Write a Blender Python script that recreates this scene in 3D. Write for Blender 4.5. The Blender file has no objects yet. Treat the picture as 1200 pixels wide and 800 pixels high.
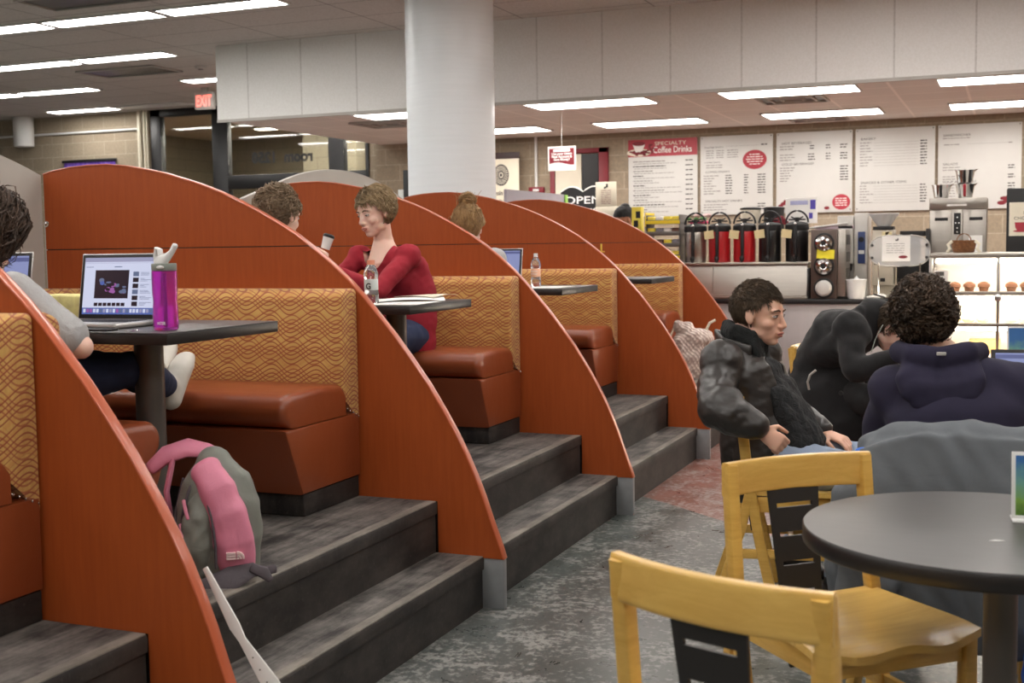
import bpy, bmesh, math, random
from mathutils import Vector, Matrix, noise
PI = math.pi
R = math.radians
scene = bpy.context.scene
COL = scene.collection
random.seed(7)

# ------------------------------------------------------------------ helpers
def srgb(r, g, b):
    def f(c):
        c /= 255.0
        return c/12.92 if c <= 0.04045 else ((c+0.055)/1.055)**2.4
    return (f(r), f(g), f(b), 1.0)

class MB:
    """collects shapes and links them as one mesh object"""
    def __init__(self):
        self.bm = bmesh.new()
    def _take(self, t, mi=0, M=None):
        if M is not None:
            bmesh.ops.transform(t, matrix=M, verts=t.verts)
        for f in t.faces:
            f.material_index = mi
        me = bpy.data.meshes.new('tmp'); t.to_mesh(me); t.free()
        self.bm.from_mesh(me); bpy.data.meshes.remove(me)
        return self
    def box(self, a, b, bev=0.0, mi=0, M=None, seg=2):
        t = bmesh.new()
        bmesh.ops.create_cube(t, size=1.0)
        c = [(a[i]+b[i])/2 for i in range(3)]; s = [abs(b[i]-a[i]) for i in range(3)]
        for v in t.verts:
            v.co = Vector([c[i]+v.co[i]*s[i] for i in range(3)])
        if bev > 0:
            bmesh.ops.bevel(t, geom=list(t.edges), offset=min(bev, min(s)*0.45), segments=seg, affect='EDGES', profile=0.5)
        return self._take(t, mi, M)
    def prism(self, poly, axis, lo, hi, bev=0.0, mi=0, M=None):
        """poly: 2D points; axis 'x','y','z' is the extrusion axis"""
        def p3(p, h):
            if axis == 'y': return Vector((p[0], h, p[1]))
            if axis == 'x': return Vector((h, p[0], p[1]))
            return Vector((p[0], p[1], h))
        t = bmesh.new()
        A = [t.verts.new(p3(p, lo)) for p in poly]; B = [t.verts.new(p3(p, hi)) for p in poly]
        n = len(poly)
        t.faces.new(A); t.faces.new(B)
        for i in range(n):
            t.faces.new((A[i], A[(i+1) % n], B[(i+1) % n], B[i]))
        bmesh.ops.recalc_face_normals(t, faces=t.faces)
        if bev > 0:
            es = [e for e in t.edges if (e.verts[0] in A) == (e.verts[1] in A)]
            bmesh.ops.bevel(t, geom=es, offset=bev, segments=2, affect='EDGES', profile=0.5)
        return self._take(t, mi, M)
    def cyl(self, p0, p1, r0, r1=None, seg=24, mi=0, bev=0.0, M=None):
        r1 = r0 if r1 is None else r1
        p0, p1 = Vector(p0), Vector(p1); d = p1-p0
        t = bmesh.new()
        bmesh.ops.create_cone(t, cap_ends=True, segments=seg, radius1=r0, radius2=r1, depth=d.length)
        if bev > 0:
            es = [e for e in t.edges if abs(e.verts[0].co.z-e.verts[1].co.z) < 1e-6]
            bmesh.ops.bevel(t, geom=es, offset=bev, segments=2, affect='EDGES', profile=0.5)
        T = Matrix.Translation((p0+p1)/2) @ d.to_track_quat('Z', 'Y').to_matrix().to_4x4()
        return self._take(t, mi, T if M is None else M @ T)
    def ell(self, c, r, mi=0, rot=None, seg=20, ring=12, M=None):
        t = bmesh.new()
        bmesh.ops.create_uvsphere(t, u_segments=seg, v_segments=ring, radius=1.0)
        S = Matrix.Diagonal((*(r if hasattr(r, '__len__') else (r, r, r)), 1))
        T = Matrix.Translation(c) @ (rot.to_4x4() if rot else Matrix()) @ S
        return self._take(t, mi, T if M is None else M @ T)
    def lathe(self, prof, c=(0, 0, 0), seg=28, mi=0, M=None):
        t = bmesh.new(); rings = []
        for r, z in prof:
            if r < 1e-5:
                rings.append([t.verts.new((c[0], c[1], c[2]+z))])
            else:
                rings.append([t.verts.new((c[0]+r*math.cos(2*PI*k/seg), c[1]+r*math.sin(2*PI*k/seg), c[2]+z)) for k in range(seg)])
        for A, B in zip(rings, rings[1:]):
            for k in range(seg):
                k2 = (k+1) % seg
                if len(A) == 1 and len(B) == 1: continue
                if len(A) == 1: t.faces.new((A[0], B[k2], B[k]))
                elif len(B) == 1: t.faces.new((A[k], A[k2], B[0]))
                else: t.faces.new((A[k], A[k2], B[k2], B[k]))
        bmesh.ops.recalc_face_normals(t, faces=t.faces)
        return self._take(t, mi, M)
    def loft(self, pts, rads, side=(1, 0, 0), seg=16, mi=0, round_ends=True, M=None, power=2.0):
        """rings along pts; rads entries r or (a,b): a along side, b across"""
        pts = [Vector(p) for p in pts]; rr = [(r, r) if not hasattr(r, '__len__') else tuple(r) for r in rads]
        n = len(pts); tan = []
        for i in range(n):
            d = pts[min(i+1, n-1)]-pts[max(i-1, 0)]
            tan.append(d.normalized())
        P = []; 
        if round_ends:
            r0 = min(rr[0]); r1 = min(rr[-1])
            for a in (80, 60, 40, 20):
                P.append((pts[0]-tan[0]*r0*math.sin(R(a)), (rr[0][0]*math.cos(R(a)), rr[0][1]*math.cos(R(a))), tan[0]))
        for i in range(n): P.append((pts[i], rr[i], tan[i]))
        if round_ends:
            for a in (20, 40, 60, 80):
                P.append((pts[-1]+tan[-1]*r1*math.sin(R(a)), (rr[-1][0]*math.cos(R(a)), rr[-1][1]*math.cos(R(a))), tan[-1]))
        t = bmesh.new(); rings = []; side = Vector(side)
        for p, (a, b), tg in P:
            s = side-tg*side.dot(tg)
            if s.length < 1e-3: s = tg.orthogonal()
            s.normalize(); u = tg.cross(s)
            ring = []
            for k in range(seg):
                an = 2*PI*k/seg; cx, sy = math.cos(an), math.sin(an)
                if power != 2.0:
                    cx = math.copysign(abs(cx)**(2/power), cx); sy = math.copysign(abs(sy)**(2/power), sy)
                ring.append(t.verts.new(p+s*a*cx+u*b*sy))
            rings.append(ring)
        for A, B in zip(rings, rings[1:]):
            for k in range(seg):
                k2 = (k+1) % seg
                t.faces.new((A[k], A[k2], B[k2], B[k]))
        t.faces.new(rings[0][::-1]); t.faces.new(rings[-1])
        bmesh.ops.recalc_face_normals(t, faces=t.faces)
        return self._take(t, mi, M)
    def tube(self, pts, r, seg=8, mi=0, M=None):
        return self.loft(pts, [r]*len(pts), seg=seg, mi=mi, round_ends=False, M=M)
    def grid(self, f, nu, nv, mi=0, M=None, closed_u=False):
        t = bmesh.new()
        V = [[t.verts.new(f(i/(nu-(0 if closed_u else 1)), j/(nv-1))) for i in range(nu)] for j in range(nv)]
        for j in range(nv-1):
            for i in range(nu if closed_u else nu-1):
                i2 = (i+1) % nu
                t.faces.new((V[j][i], V[j][i2], V[j+1][i2], V[j+1][i]))
        return self._take(t, mi, M)
    def add(self, bm2, mi=None, M=None):
        if mi is None:
            me = bpy.data.meshes.new('tmp'); bm2.to_mesh(me)
            if M is not None: me.transform(M)
            self.bm.from_mesh(me); bpy.data.meshes.remove(me); bm2.free(); return self
        return self._take(bm2, mi, M)
    def text(self, s, size, M, mi=0, align='LEFT', bold=0.0):
        cu = bpy.data.curves.new('txt', 'FONT'); cu.body = s; cu.size = size; cu.align_x = align
        cu.resolution_u = 3; cu.offset = bold
        o = bpy.data.objects.new('txt', cu); COL.objects.link(o)
        dg = bpy.context.evaluated_depsgraph_get(); dg.update()
        me = bpy.data.meshes.new_from_object(o.evaluated_get(dg))
        bpy.data.objects.remove(o); bpy.data.curves.remove(cu)
        t = bmesh.new(); t.from_mesh(me); bpy.data.meshes.remove(me)
        return self._take(t, mi, M)
    def remesh(self, voxel, smooth=4, fac=0.5, disp=None):
        """fuse everything collected into one continuous skin"""
        me = bpy.data.meshes.new('rm'); self.bm.to_mesh(me)
        o = bpy.data.objects.new('rm', me); COL.objects.link(o)
        m = o.modifiers.new('r', 'REMESH'); m.mode = 'VOXEL'; m.voxel_size = voxel; m.adaptivity = 0
        if smooth:
            s = o.modifiers.new('s', 'SMOOTH'); s.factor = fac; s.iterations = smooth
        dg = bpy.context.evaluated_depsgraph_get(); dg.update()
        me2 = bpy.data.meshes.new_from_object(o.evaluated_get(dg))
        bpy.data.objects.remove(o); bpy.data.meshes.remove(me)
        self.bm.free(); self.bm = bmesh.new(); self.bm.from_mesh(me2); bpy.data.meshes.remove(me2)
        if disp:
            self.bm.normal_update()
            for v in self.bm.verts: v.co += v.normal*disp(v.co)
        return self
    def build(self, name, mats, parent=None, angle=35, world=False, label=None):
        me = bpy.data.meshes.new(name)
        if world and parent is not None:
            root = parent
            off = Vector(root.location)
            while root.parent: root = root.parent; off += Vector(root.location)
            bmesh.ops.translate(self.bm, vec=-off, verts=self.bm.verts)
        self.bm.to_mesh(me); self.bm.free()
        for m in (mats if isinstance(mats, (list, tuple)) else [mats]): me.materials.append(m)
        me.polygons.foreach_set('use_smooth', [True]*len(me.polygons))
        try: me.set_sharp_from_angle(angle=R(angle))
        except Exception: pass
        o = bpy.data.objects.new(name, me); COL.objects.link(o)
        if parent is not None: o.parent = parent
        if label: o['label'] = label
        return o

def tag(o, label, cat, group=None):
    o['label'] = label; o['category'] = cat
    if group: o['group'] = group
    return o
def thing(name, label, cat, loc=(0, 0, 0), rz=0.0, group=None):
    o = bpy.data.objects.new(name, None); COL.objects.link(o)
    o.empty_display_size = 0.05
    o.location = loc; o.rotation_euler = (0, 0, rz)
    return tag(o, label, cat, group)
def struct(o):
    o['kind'] = 'structure'; return o
def dup(root, loc, rz=None, label=None, group=None):
    def cp(o, par):
        c = o.copy(); COL.objects.link(c)
        if par: c.parent = par
        for ch in list(kids.get(o.name, [])): cp(ch, c)
        return c
    kids = {}
    for o in bpy.data.objects:
        if o.parent: kids.setdefault(o.parent.name, []).append(o)
    r = cp(root, None); r.location = loc
    if rz is not None: r.rotation_euler = (0, 0, rz)
    if label: r['label'] = label
    if group: r['group'] = group
    return r
def TR(x=0, y=0, z=0, rx=0, ry=0, rz=0):
    return Matrix.Translation((x, y, z)) @ Matrix.Rotation(rz, 4, 'Z') @ Matrix.Rotation(ry, 4, 'Y') @ Matrix.Rotation(rx, 4, 'X')

# ------------------------------------------------------------------ materials
class NT:
    def __init__(self, name):
        self.m = bpy.data.materials.new(name); self.m.use_nodes = True
        self.t = self.m.node_tree; self.b = self.t.nodes['Principled BSDF']
    def n(self, typ, **kw):
        o = self.t.nodes.new(typ)
        for k, v in kw.items():
            if k in o.inputs: o.inputs[k].default_value = v
            else: setattr(o, k, v)
        return o
    def l(self, a, b): self.t.links.new(a, b)
    def coord(self, kind='Object', scale=(1, 1, 1)):
        c = self.n('ShaderNodeTexCoord'); mp = self.n('ShaderNodeMapping'); mp.inputs['Scale'].default_value = scale
        self.l(c.outputs[kind], mp.inputs['Vector']); return mp.outputs['Vector']
    def math(self, op, a, b=None):
        o = self.n('ShaderNodeMath', operation=op)
        for i, v in enumerate((a, b)):
            if v is None: continue
            if isinstance(v, (int, float)): o.inputs[i].default_value = v
            else: self.l(v, o.inputs[i])
        return o.outputs[0]
    def mix(self, fac, a, b, bt='MIX'):
        o = self.n('ShaderNodeMix', data_type='RGBA', blend_type=bt)
        for sock, v in ((o.inputs[0], fac), (o.inputs[6], a), (o.inputs[7], b)):
            if isinstance(v, (int, float)): sock.default_value = v
            elif isinstance(v, tuple): sock.default_value = v
            else: self.l(v, sock)
        return o.outputs[2]
    def noise(self, scale, detail=4, rough=0.55, vec=None, dist=0):
        o = self.n('ShaderNodeTexNoise'); o.inputs['Scale'].default_value = scale; o.inputs['Detail'].default_value = detail
        o.inputs['Roughness'].default_value = rough; o.inputs['Distortion'].default_value = dist
        if vec is not None: self.l(vec, o.inputs['Vector'])
        return o.outputs['Fac']
    def ramp(self, fac, stops):
        o = self.n('ShaderNodeValToRGB'); e = o.color_ramp.elements
        while len(e) < len(stops): e.new(0.5)
        for i, (p, c) in enumerate(stops): e[i].position = p; e[i].color = c
        self.l(fac, o.inputs['Fac']); return o.outputs['Color']
    def bump(self, h, strength=0.2, dist=0.01):
        o = self.n('ShaderNodeBump'); o.inputs['Strength'].default_value = strength; o.inputs['Distance'].default_value = dist
        self.l(h, o.inputs['Height']); self.l(o.outputs['Normal'], self.b.inputs['Normal'])
    def col(self, v):
        if isinstance(v, tuple): self.b.inputs['Base Color'].default_value = v
        else: self.l(v, self.b.inputs['Base Color'])
    def set(self, **kw):
        for k, v in kw.items(): self.b.inputs[k.replace('_', ' ')].default_value = v

def simple(name, c, rough=0.5, metal=0.0, var=0.08, vs=8.0, bump=0.0, bs=60.0, stretch=(1, 1, 1), **kw):
    """base colour with a slight noise variation and optional bump"""
    N = NT(name); v = N.coord('Object', stretch)
    f = N.noise(vs, 3, 0.5, v)
    dark = tuple([x*(1-var) for x in c[:3]]+[1]); lite = tuple([min(1, x*(1+var)) for x in c[:3]]+[1])
    N.col(N.ramp(f, [(0.3, dark), (0.7, lite)]))
    N.set(Roughness=rough, Metallic=metal, **kw)
    if bump: N.bump(N.noise(bs, 4, 0.6, v), bump, 0.005)
    return N.m
M = {}
def mk(name, *a, **k): M[name] = simple(name, *a, **k); return M[name]

def wood(name, c1, c2, rough=0.38, s=(3, 3, 40), coat=0.15):
    N = NT(name); v = N.coord('Object', s)
    f = N.noise(1.6, 5, 0.6, v, 0.6); g = N.noise(14, 2, 0.5, v)
    c = N.ramp(f, [(0.3, c1), (0.7, c2)])
    N.col(N.mix(0.12, c, N.ramp(g, [(0.35, c1), (0.65, c2)])))
    N.set(Roughness=rough, Coat_Weight=coat, Coat_Roughness=0.25); return N.m

def emis(name, c, s):
    N = NT(name); N.col((0.8, 0.8, 0.8, 1)); N.b.inputs['Emission Color'].default_value = c; N.b.inputs['Emission Strength'].default_value = s
    return N.m

# booth laminate: fine vertical cherry grain
def laminate(name, c1, c2):
    N = NT(name); v = N.coord('Object', (26, 26, 2.2)); w = N.coord('Object')
    f = N.noise(2.2, 5, 0.6, v, 0.4); g = N.noise(1.3, 3, 0.5, w)
    c = N.ramp(f, [(0.25, c1), (0.75, c2)])
    N.col(N.mix(0.25, c, N.ramp(g, [(0.35, c1), (0.65, c2)])))
    N.set(Roughness=0.5); N.b.inputs['Specular IOR Level'].default_value = 0.3
    N.bump(f, 0.04, 0.002); return N.m
M['laminate'] = laminate('cherry_laminate', srgb(148, 66, 26), srgb(166, 80, 33))
M['edge'] = simple('edge_banding', srgb(186, 92, 58), 0.28, var=0.05, Coat_Weight=0.3)
M['graypanel'] = simple('grey_laminate', srgb(172, 168, 160), 0.5, var=0.03)
M['lavpanel'] = simple('lavender_grey_laminate', srgb(178, 172, 182), 0.5, var=0.03)
M['foot'] = simple('brushed_metal_foot', srgb(140, 142, 144), 0.45, metal=0.35, var=0.06, vs=20)

def wave_fabric():
    N = NT('wave_fabric'); c = N.n('ShaderNodeTexCoord'); sp = N.n('ShaderNodeSeparateXYZ'); N.l(c.outputs['Object'], sp.inputs[0])
    x, y, z = sp.outputs
    u = N.math('ADD', x, y)
    def fam(sign, per, A, wl, ph, w):
        s = N.math('SINE', N.math('ADD', N.math('MULTIPLY', u, 2*PI/wl), ph))
        s2 = N.math('SINE', N.math('ADD', N.math('MULTIPLY', u, 4*PI/wl), ph*1.7))
        hh = N.math('ADD', z, N.math('ADD', N.math('MULTIPLY', s, sign*A), N.math('MULTIPLY', s2, 0.12*A)))
        fr = N.math('FRACT', N.math('DIVIDE', N.math('ADD', hh, 10.0), per))
        return N.math('LESS_THAN', fr, w), fr
    def grp(sign, ph, w1=0.30, gw=0.8):
        f, h = fam(sign, 0.0175, 0.0245, 0.20, ph, w1)
        g, _ = fam(sign, 0.095, 0.0245, 0.20, ph, gw)
        return N.math('MULTIPLY', f, g)
    a = grp(1, 0.0); b = grp(-1, 0.0, 0.34, 0.72); a2, _ = fam(1, 0.035, 0.0245, 0.20, 0.0, 0.35)
    gold = N.ramp(N.noise(9, 3, 0.5), [(0.3, srgb(192, 146, 78)), (0.7, srgb(212, 168, 96))])
    c1 = N.mix(N.math('MULTIPLY', a2, 0.35), gold, srgb(196, 128, 66))
    c2 = N.mix(N.math('MULTIPLY', b, 0.85), c1, srgb(166, 92, 54))
    c3 = N.mix(N.math('MULTIPLY', a, 0.9), c2, srgb(150, 70, 44))
    N.col(c3); N.set(Roughness=0.85, Sheen_Weight=0.2)
    N.bump(N.noise(400, 2), 0.25, 0.002); return N.m
M['fabric'] = wave_fabric()

def leather(name, c, rough=0.33):
    N = NT(name); v = N.coord('Object')
    f = N.noise(2.5, 4, 0.5, v)
    N.col(N.ramp(f, [(0.3, tuple([k*0.86 for k in c[:3]]+[1])), (0.7, c)]))
    N.set(Roughness=rough, Coat_Weight=0.15, Coat_Roughness=0.3)
    h = N.math('ADD', N.math('MULTIPLY', N.noise(6, 3, 0.5, v), 3.0), N.math('MULTIPLY', N.noise(180, 3, 0.6, v), 0.25))
    N.bump(h, 0.25, 0.006); return N.m
M['vinyl'] = leather('brown_vinyl', srgb(146, 72, 40))
M['coat_leather'] = None

def step_mat(name, base, dust, amt):
    N = NT(name); v = N.coord('Object', (1, 1, 1)); v2 = N.coord('Object', (9, 1.2, 3))
    f = N.noise(5, 8, 0.7, v); g = N.noise(3, 6, 0.7, v2); s = N.noise(60, 3, 0.7, v)
    m = N.math('MULTIPLY', N.math('MULTIPLY', f, g), 2.2)
    k = N.ramp(m, [(0.36, (0, 0, 0, 1)), (0.80, (amt, amt, amt, 1))])
    c = N.mix(k, base, dust)
    k2 = N.ramp(s, [(0.62, (0, 0, 0, 1)), (0.75, (0.35, 0.35, 0.35, 1))])
    N.col(N.mix(k2, c, dust))
    N.set(Roughness=0.62); N.bump(s, 0.15, 0.002); return N.m
M['step'] = step_mat('black_rubber_tread', srgb(36, 33, 32), srgb(136, 130, 124), 0.85)
M['riser'] = step_mat('black_rubber_riser', srgb(27, 24, 23), srgb(100, 92, 86), 0.32)
M['nosing'] = step_mat('worn_grey_nosing', srgb(96, 91, 84), srgb(150, 143, 133), 0.8)

def floor_mat():
    N = NT('speckled_floor'); c = N.n('ShaderNodeTexCoord'); sp = N.n('ShaderNodeSeparateXYZ'); N.l(c.outputs['Object'], sp.inputs[0])
    v = c.outputs['Object']
    f = N.noise(1.1, 9, 0.72, v, 0.8); g = N.noise(4.5, 7, 0.75, v, 0.5); s = N.noise(34, 4, 0.7, v)
    green = N.ramp(f, [(0.3, srgb(54, 63, 59)), (0.55, srgb(72, 78, 75)), (0.78, srgb(100, 102, 100))])
    red = N.ramp(f, [(0.3, srgb(104, 54, 44)), (0.55, srgb(122, 70, 58)), (0.78, srgb(142, 98, 86))])
    # red field starts beyond a straight line on the floor: a*x+b*y > c
    ln = N.math('ADD', N.math('MULTIPLY', sp.outputs[0], FL[0]), N.math('MULTIPLY', sp.outputs[1], FL[1]))
    k = N.math('GREATER_THAN', N.math('ADD', ln, N.math('MULTIPLY', N.noise(1.0, 1, 0.5, v), 0.05)), FL[2]+0.025)
    col = N.mix(k, green, red)
    sc = N.ramp(N.math('MULTIPLY', N.math('MULTIPLY', g, s), 3.2), [(0.78, (0, 0, 0, 1)), (1.15, (0.55, 0.55, 0.55, 1))])
    big = N.ramp(N.noise(0.9, 3, 0.6, v), [(0.38, (0, 0, 0, 1)), (0.66, (0.5, 0.5, 0.5, 1))]); col = N.mix(big, col, N.mix(k, srgb(96, 97, 96), srgb(138, 96, 84)))  # large patches, lightened to put the floor's glare into its colour
    N.col(N.mix(sc, col, srgb(170, 168, 164)))
    rg = N.ramp(g, [(0.3, (0.24, 0.24, 0.24, 1)), (0.7, (0.42, 0.42, 0.42, 1))]); N.l(rg, N.b.inputs['Roughness'])
    N.bump(s, 0.03, 0.002); return N.m

def block_wall(name, c1, c2, mortar, axis='XZ'):
    N = NT(name); c = N.n('ShaderNodeTexCoord'); sp = N.n('ShaderNodeSeparateXYZ'); N.l(c.outputs['Object'], sp.inputs[0])
    cb = N.n('ShaderNodeCombineXYZ'); N.l(N.math('ADD', sp.outputs[0], sp.outputs[1]), cb.inputs[0]); N.l(sp.outputs[2], cb.inputs[1])
    b = N.n('ShaderNodeTexBrick'); b.inputs['Scale'].default_value = 1.0; b.inputs['Brick Width'].default_value = 0.41; b.inputs['Row Height'].default_value = 0.205
    b.inputs['Mortar Size'].default_value = 0.006; b.inputs['Mortar Smooth'].default_value = 0.2
    b.inputs['Color1'].default_value = c1; b.inputs['Color2'].default_value = c2; b.inputs['Mortar'].default_value = mortar
    N.l(cb.outputs[0], b.inputs['Vector'])
    nz = N.noise(30, 4, 0.7, c.outputs['Object'])
    N.col(N.mix(0.25, b.outputs['Color'], N.ramp(nz, [(0.3, (0.02, 0.02, 0.02, 1)), (0.7, (0.6, 0.55, 0.5, 1))]), 'OVERLAY'))
    N.set(Roughness=0.85); N.bump(N.math('ADD', N.math('MULTIPLY', b.outputs['Fac'], -1.0), N.math('MULTIPLY', nz, 0.2)), 0.4, 0.006); return N.m
M['cmu'] = block_wall('concrete_block', srgb(156, 142, 122), srgb(164, 150, 130), srgb(182, 170, 150))
M['cmu_hall'] = block_wall('hall_block', srgb(140, 132, 114), srgb(148, 140, 120), srgb(120, 112, 96))

def tiles(name, c, w, h, ox, oy, ax='XY', speck=0.12, line=None, msz=0.006):
    N = NT(name); tc = N.n('ShaderNodeTexCoord'); sp = N.n('ShaderNodeSeparateXYZ'); N.l(tc.outputs['Object'], sp.inputs[0])
    cb = N.n('ShaderNodeCombineXYZ'); a, b_ = ('XYZ'.index(ax[0]), 'XYZ'.index(ax[1]))
    N.l(N.math('ADD', sp.outputs[a], ox), cb.inputs[0]); N.l(N.math('ADD', sp.outputs[b_], oy), cb.inputs[1])
    b = N.n('ShaderNodeTexBrick'); b.offset = 0.0; b.inputs['Scale'].default_value = 1.0; b.inputs['Brick Width'].default_value = w
    b.inputs['Row Height'].default_value = h; b.inputs['Mortar Size'].default_value = msz; b.inputs['Mortar Smooth'].default_value = 0.1
    c2 = tuple([k*0.96 for k in c[:3]]+[1]); b.inputs['Color1'].default_value = c; b.inputs['Color2'].default_value = c2
    b.inputs['Mortar'].default_value = line or tuple([k*0.55 for k in c[:3]]+[1]); N.l(cb.outputs[0], b.inputs['Vector'])
    nz = N.noise(55, 4, 0.7, tc.outputs['Object'])
    N.col(N.mix(speck, b.outputs['Color'], N.ramp(nz, [(0.4, (0.0, 0.0, 0.0, 1)), (0.6, (1, 1, 1, 1))]), 'OVERLAY'))
    N.set(Roughness=0.9); N.bump(N.math('ADD', nz, N.math('MULTIPLY', b.outputs['Fac'], -1.0)), 0.2, 0.003); return N.m
FL = (0.67, 0.80, 3.86)
PY = [0.7668, 2.4738, 4.1808, 5.8878, 7.5948, 9.3018]      # near faces of partitions (index 1..5 built)
TH = 0.036
XN2, XN1, XF = -2.0347, -1.8405, -1.762
PLAT = 0.40
H_UP, H_LOW = 3.50, 2.73
Y_SOF, Y_BACK, Y_LEFT = 10.85, 14.45, 15.3

M['floor'] = floor_mat()
M['ceil_up'] = tiles('ceiling_tile', srgb(196, 190, 184), 1.28, 0.61, 20.93, 10.06, speck=0.10, line=srgb(120, 112, 106))
M['ceil_low'] = tiles('lower_ceiling_tile', srgb(232, 230, 224), 0.62, 0.61, 20.86, 9.88, speck=0.10, line=srgb(250, 246, 240), msz=0.013)
M['soffit'] = tiles('soffit_panel', srgb(240, 239, 236), 0.642, 2.0, 19.2+0.36, 0.0, ax='XZ', speck=0.16, line=srgb(214, 212, 208), msz=0.008)
M['soffit_edge'] = simple('painted_soffit_edge', srgb(186, 182, 176), 0.6, var=0.03)
M['column'] = simple('white_column_paint', srgb(236, 240, 243), 0.4, var=0.02, bump=0.12, bs=7, stretch=(0.3, 0.3, 6))
M['black'] = simple('black_frame_metal', srgb(30, 29, 30), 0.4, var=0.05)
M['matte_black'] = simple('matte_black_plastic', srgb(24, 23, 24), 0.55, var=0.05)
M['white'] = simple('white_plastic', srgb(226, 226, 224), 0.4, var=0.02)
M['paper'] = simple('white_paper', srgb(236, 234, 230), 0.8, var=0.02)
M['cream'] = simple('cream_paint', srgb(226, 218, 198), 0.6, var=0.03)
M['maroon'] = simple('maroon_paint', srgb(122, 24, 38), 0.5, var=0.05)
M['red'] = simple('red_print', srgb(172, 50, 64), 0.45, var=0.03)
M['ink'] = simple('dark_ink', srgb(70, 66, 66), 0.7, var=0.02)
M['ink_grey'] = simple('grey_ink', srgb(140, 136, 134), 0.7, var=0.02)
M['steel'] = simple('stainless_steel', srgb(178, 172, 164), 0.3, metal=0.9, var=0.05, vs=3, stretch=(1, 1, 12))
M['chrome'] = simple('chrome', srgb(220, 220, 220), 0.12, metal=1.0, var=0.02)
M['greymetal'] = simple('grey_powder_coat', srgb(104, 100, 96), 0.4, metal=0.5, var=0.04)
M['tube_light'] = emis('ceiling_light_diffuser', (1.0, 0.965, 0.92, 1), 9.0)
M['tube_light_low'] = emis('lower_ceiling_light_diffuser', (1.0, 0.95, 0.89, 1), 6.0)
M['hall_light'] = emis('hall_light_diffuser', (1.0, 0.94, 0.82, 1), 18.0)
M['tabletop'] = simple('dark_laminate_top', srgb(76, 73, 72), 0.38, var=0.08, vs=14, stretch=(1, 10, 1))
M['tableedge'] = simple('black_table_edge', srgb(34, 31, 31), 0.35, var=0.04)

# ---------------------------------------------------------------- the room
b = MB(); b.box((-20, -5, -0.10), (4.5, 21, 0.0)); struct(b.build('floor', M['floor']))
b = MB(); b.box((-20, -5, H_UP), (4.5, Y_SOF, H_UP+0.06)); b.box((-20, Y_SOF, H_UP), (-7.72, Y_LEFT+0.2, H_UP+0.06)); struct(b.build('ceiling', M['ceil_up']))
b = MB(); b.box((-7.72, Y_SOF+0.03, H_LOW), (4.5, Y_BACK+0.02, H_LOW+0.05)); struct(b.build('ceiling', M['ceil_low'])).name = 'ceiling_lower'
b = MB(); b.box((-7.72, Y_SOF, H_LOW), (4.5, Y_SOF+0.03, H_UP), mi=0); b.box((-7.75, Y_SOF, H_LOW), (-7.72, Y_BACK+0.85, H_UP), mi=0)
struct(b.build('wall_soffit', M['soffit']))
b = MB(); b.box((-7.755, Y_SOF-0.008, H_LOW-0.022), (4.5, Y_SOF+0.02, H_LOW+0.006)); struct(b.build('trim_1', M['soffit_edge']))
b = MB(); b.box((-7.63, Y_BACK, 0), (4.5, Y_BACK+0.2, H_UP)); b.box((-7.83, Y_BACK, 0), (-7.63, Y_LEFT+0.2, H_UP)); b.box((-8.45, Y_LEFT, 0), (-7.83, Y_LEFT+0.2, H_UP)); struct(b.build('wall_back', M['cmu']))
b = MB(); b.box((-20, Y_LEFT, 0), (-12.15, Y_LEFT+0.2, H_UP)); struct(b.build('wall_left_back', M['cmu']))
b = MB(); b.box((4.5, -5, 0), (4.7, Y_BACK+0.2, H_UP)); struct(b.build('wall_right', M['cmu']))
b = MB(); b.box((-20.2, -5, 0), (-20, 21, H_UP)); struct(b.build('wall_left', M['cmu']))
b = MB(); b.box((-20, -5.2, 0), (4.5, -5, H_UP)); struct(b.build('wall_front', M['cmu']))
# hall beyond the glass
b = MB(); b.box((-20, 20.0, 0), (-5, 20.2, H_UP)); b.box((-20, Y_LEFT+0.2, 0), (-14.4, 20, H_UP)); b.box((-10.9, 17.6, 0), (-9.9, 18.6, H_UP)); b.box((-5.2, Y_LEFT, 0), (-5.0, 20, H_UP)); struct(b.build('wall_hall', M['cmu_hall']))
M['ceil_hall'] = tiles('hall_ceiling_tile', srgb(190, 178, 150), 1.22, 0.61, 20.1, 0.3, speck=0.05)
b = MB(); b.box((-20, Y_LEFT+0.21, H_UP-0.02), (-5, 20, H_UP+0.04)); struct(b.build('ceiling_hall', M['ceil_hall']))

# ---- glazed wall to room 1250
GX = [-12.12, -10.87, -8.92, -8.43]
N = NT('window_glass'); N.col((0.93, 0.95, 0.93, 1)); N.set(Roughness=0.02, IOR=1.5, Transmission_Weight=1.0); M['glass'] = N.m
w1 = MB(); Y0, Y1 = Y_LEFT-0.02, Y_LEFT+0.10
w1.box((-12.15, Y0, 0), (-11.96, Y1, H_UP), 0.008); w1.box((-11.03, Y0, 0), (-10.76, Y1, H_UP), 0.008)
w1.box((-12.15, Y0, H_UP-0.11), (-10.76, Y1, H_UP), 0.008); w1.box((-10.78, Y0, H_UP-0.06), (-8.42, Y1, H_UP), 0.008)
w1.box((-10.78, Y0, 2.27), (-8.42, Y1, 2.47), 0.008); w1.box((-9.05, Y0, 0), (-8.80, Y1, H_UP), 0.008); w1.box((-8.45, Y0, 0), (-8.40, Y1, H_UP), 0.005)
w1.box((-10.98, Y0-0.02, 1.9), (-10.9, Y0+0.01, 2.1), 0.004)
wf = struct(w1.build('window_1', M['black']))
g = MB(); g.box((-11.96, Y0+0.05, 0), (-11.03, Y0+0.058, H_UP-0.11)); g.build('pane', M['glass'], wf)
g = MB(); g.box((-10.76, Y0+0.05, 2.47), (-9.05, Y0+0.058, H_UP-0.06)); g.build('pane', M['glass'], wf)
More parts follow.
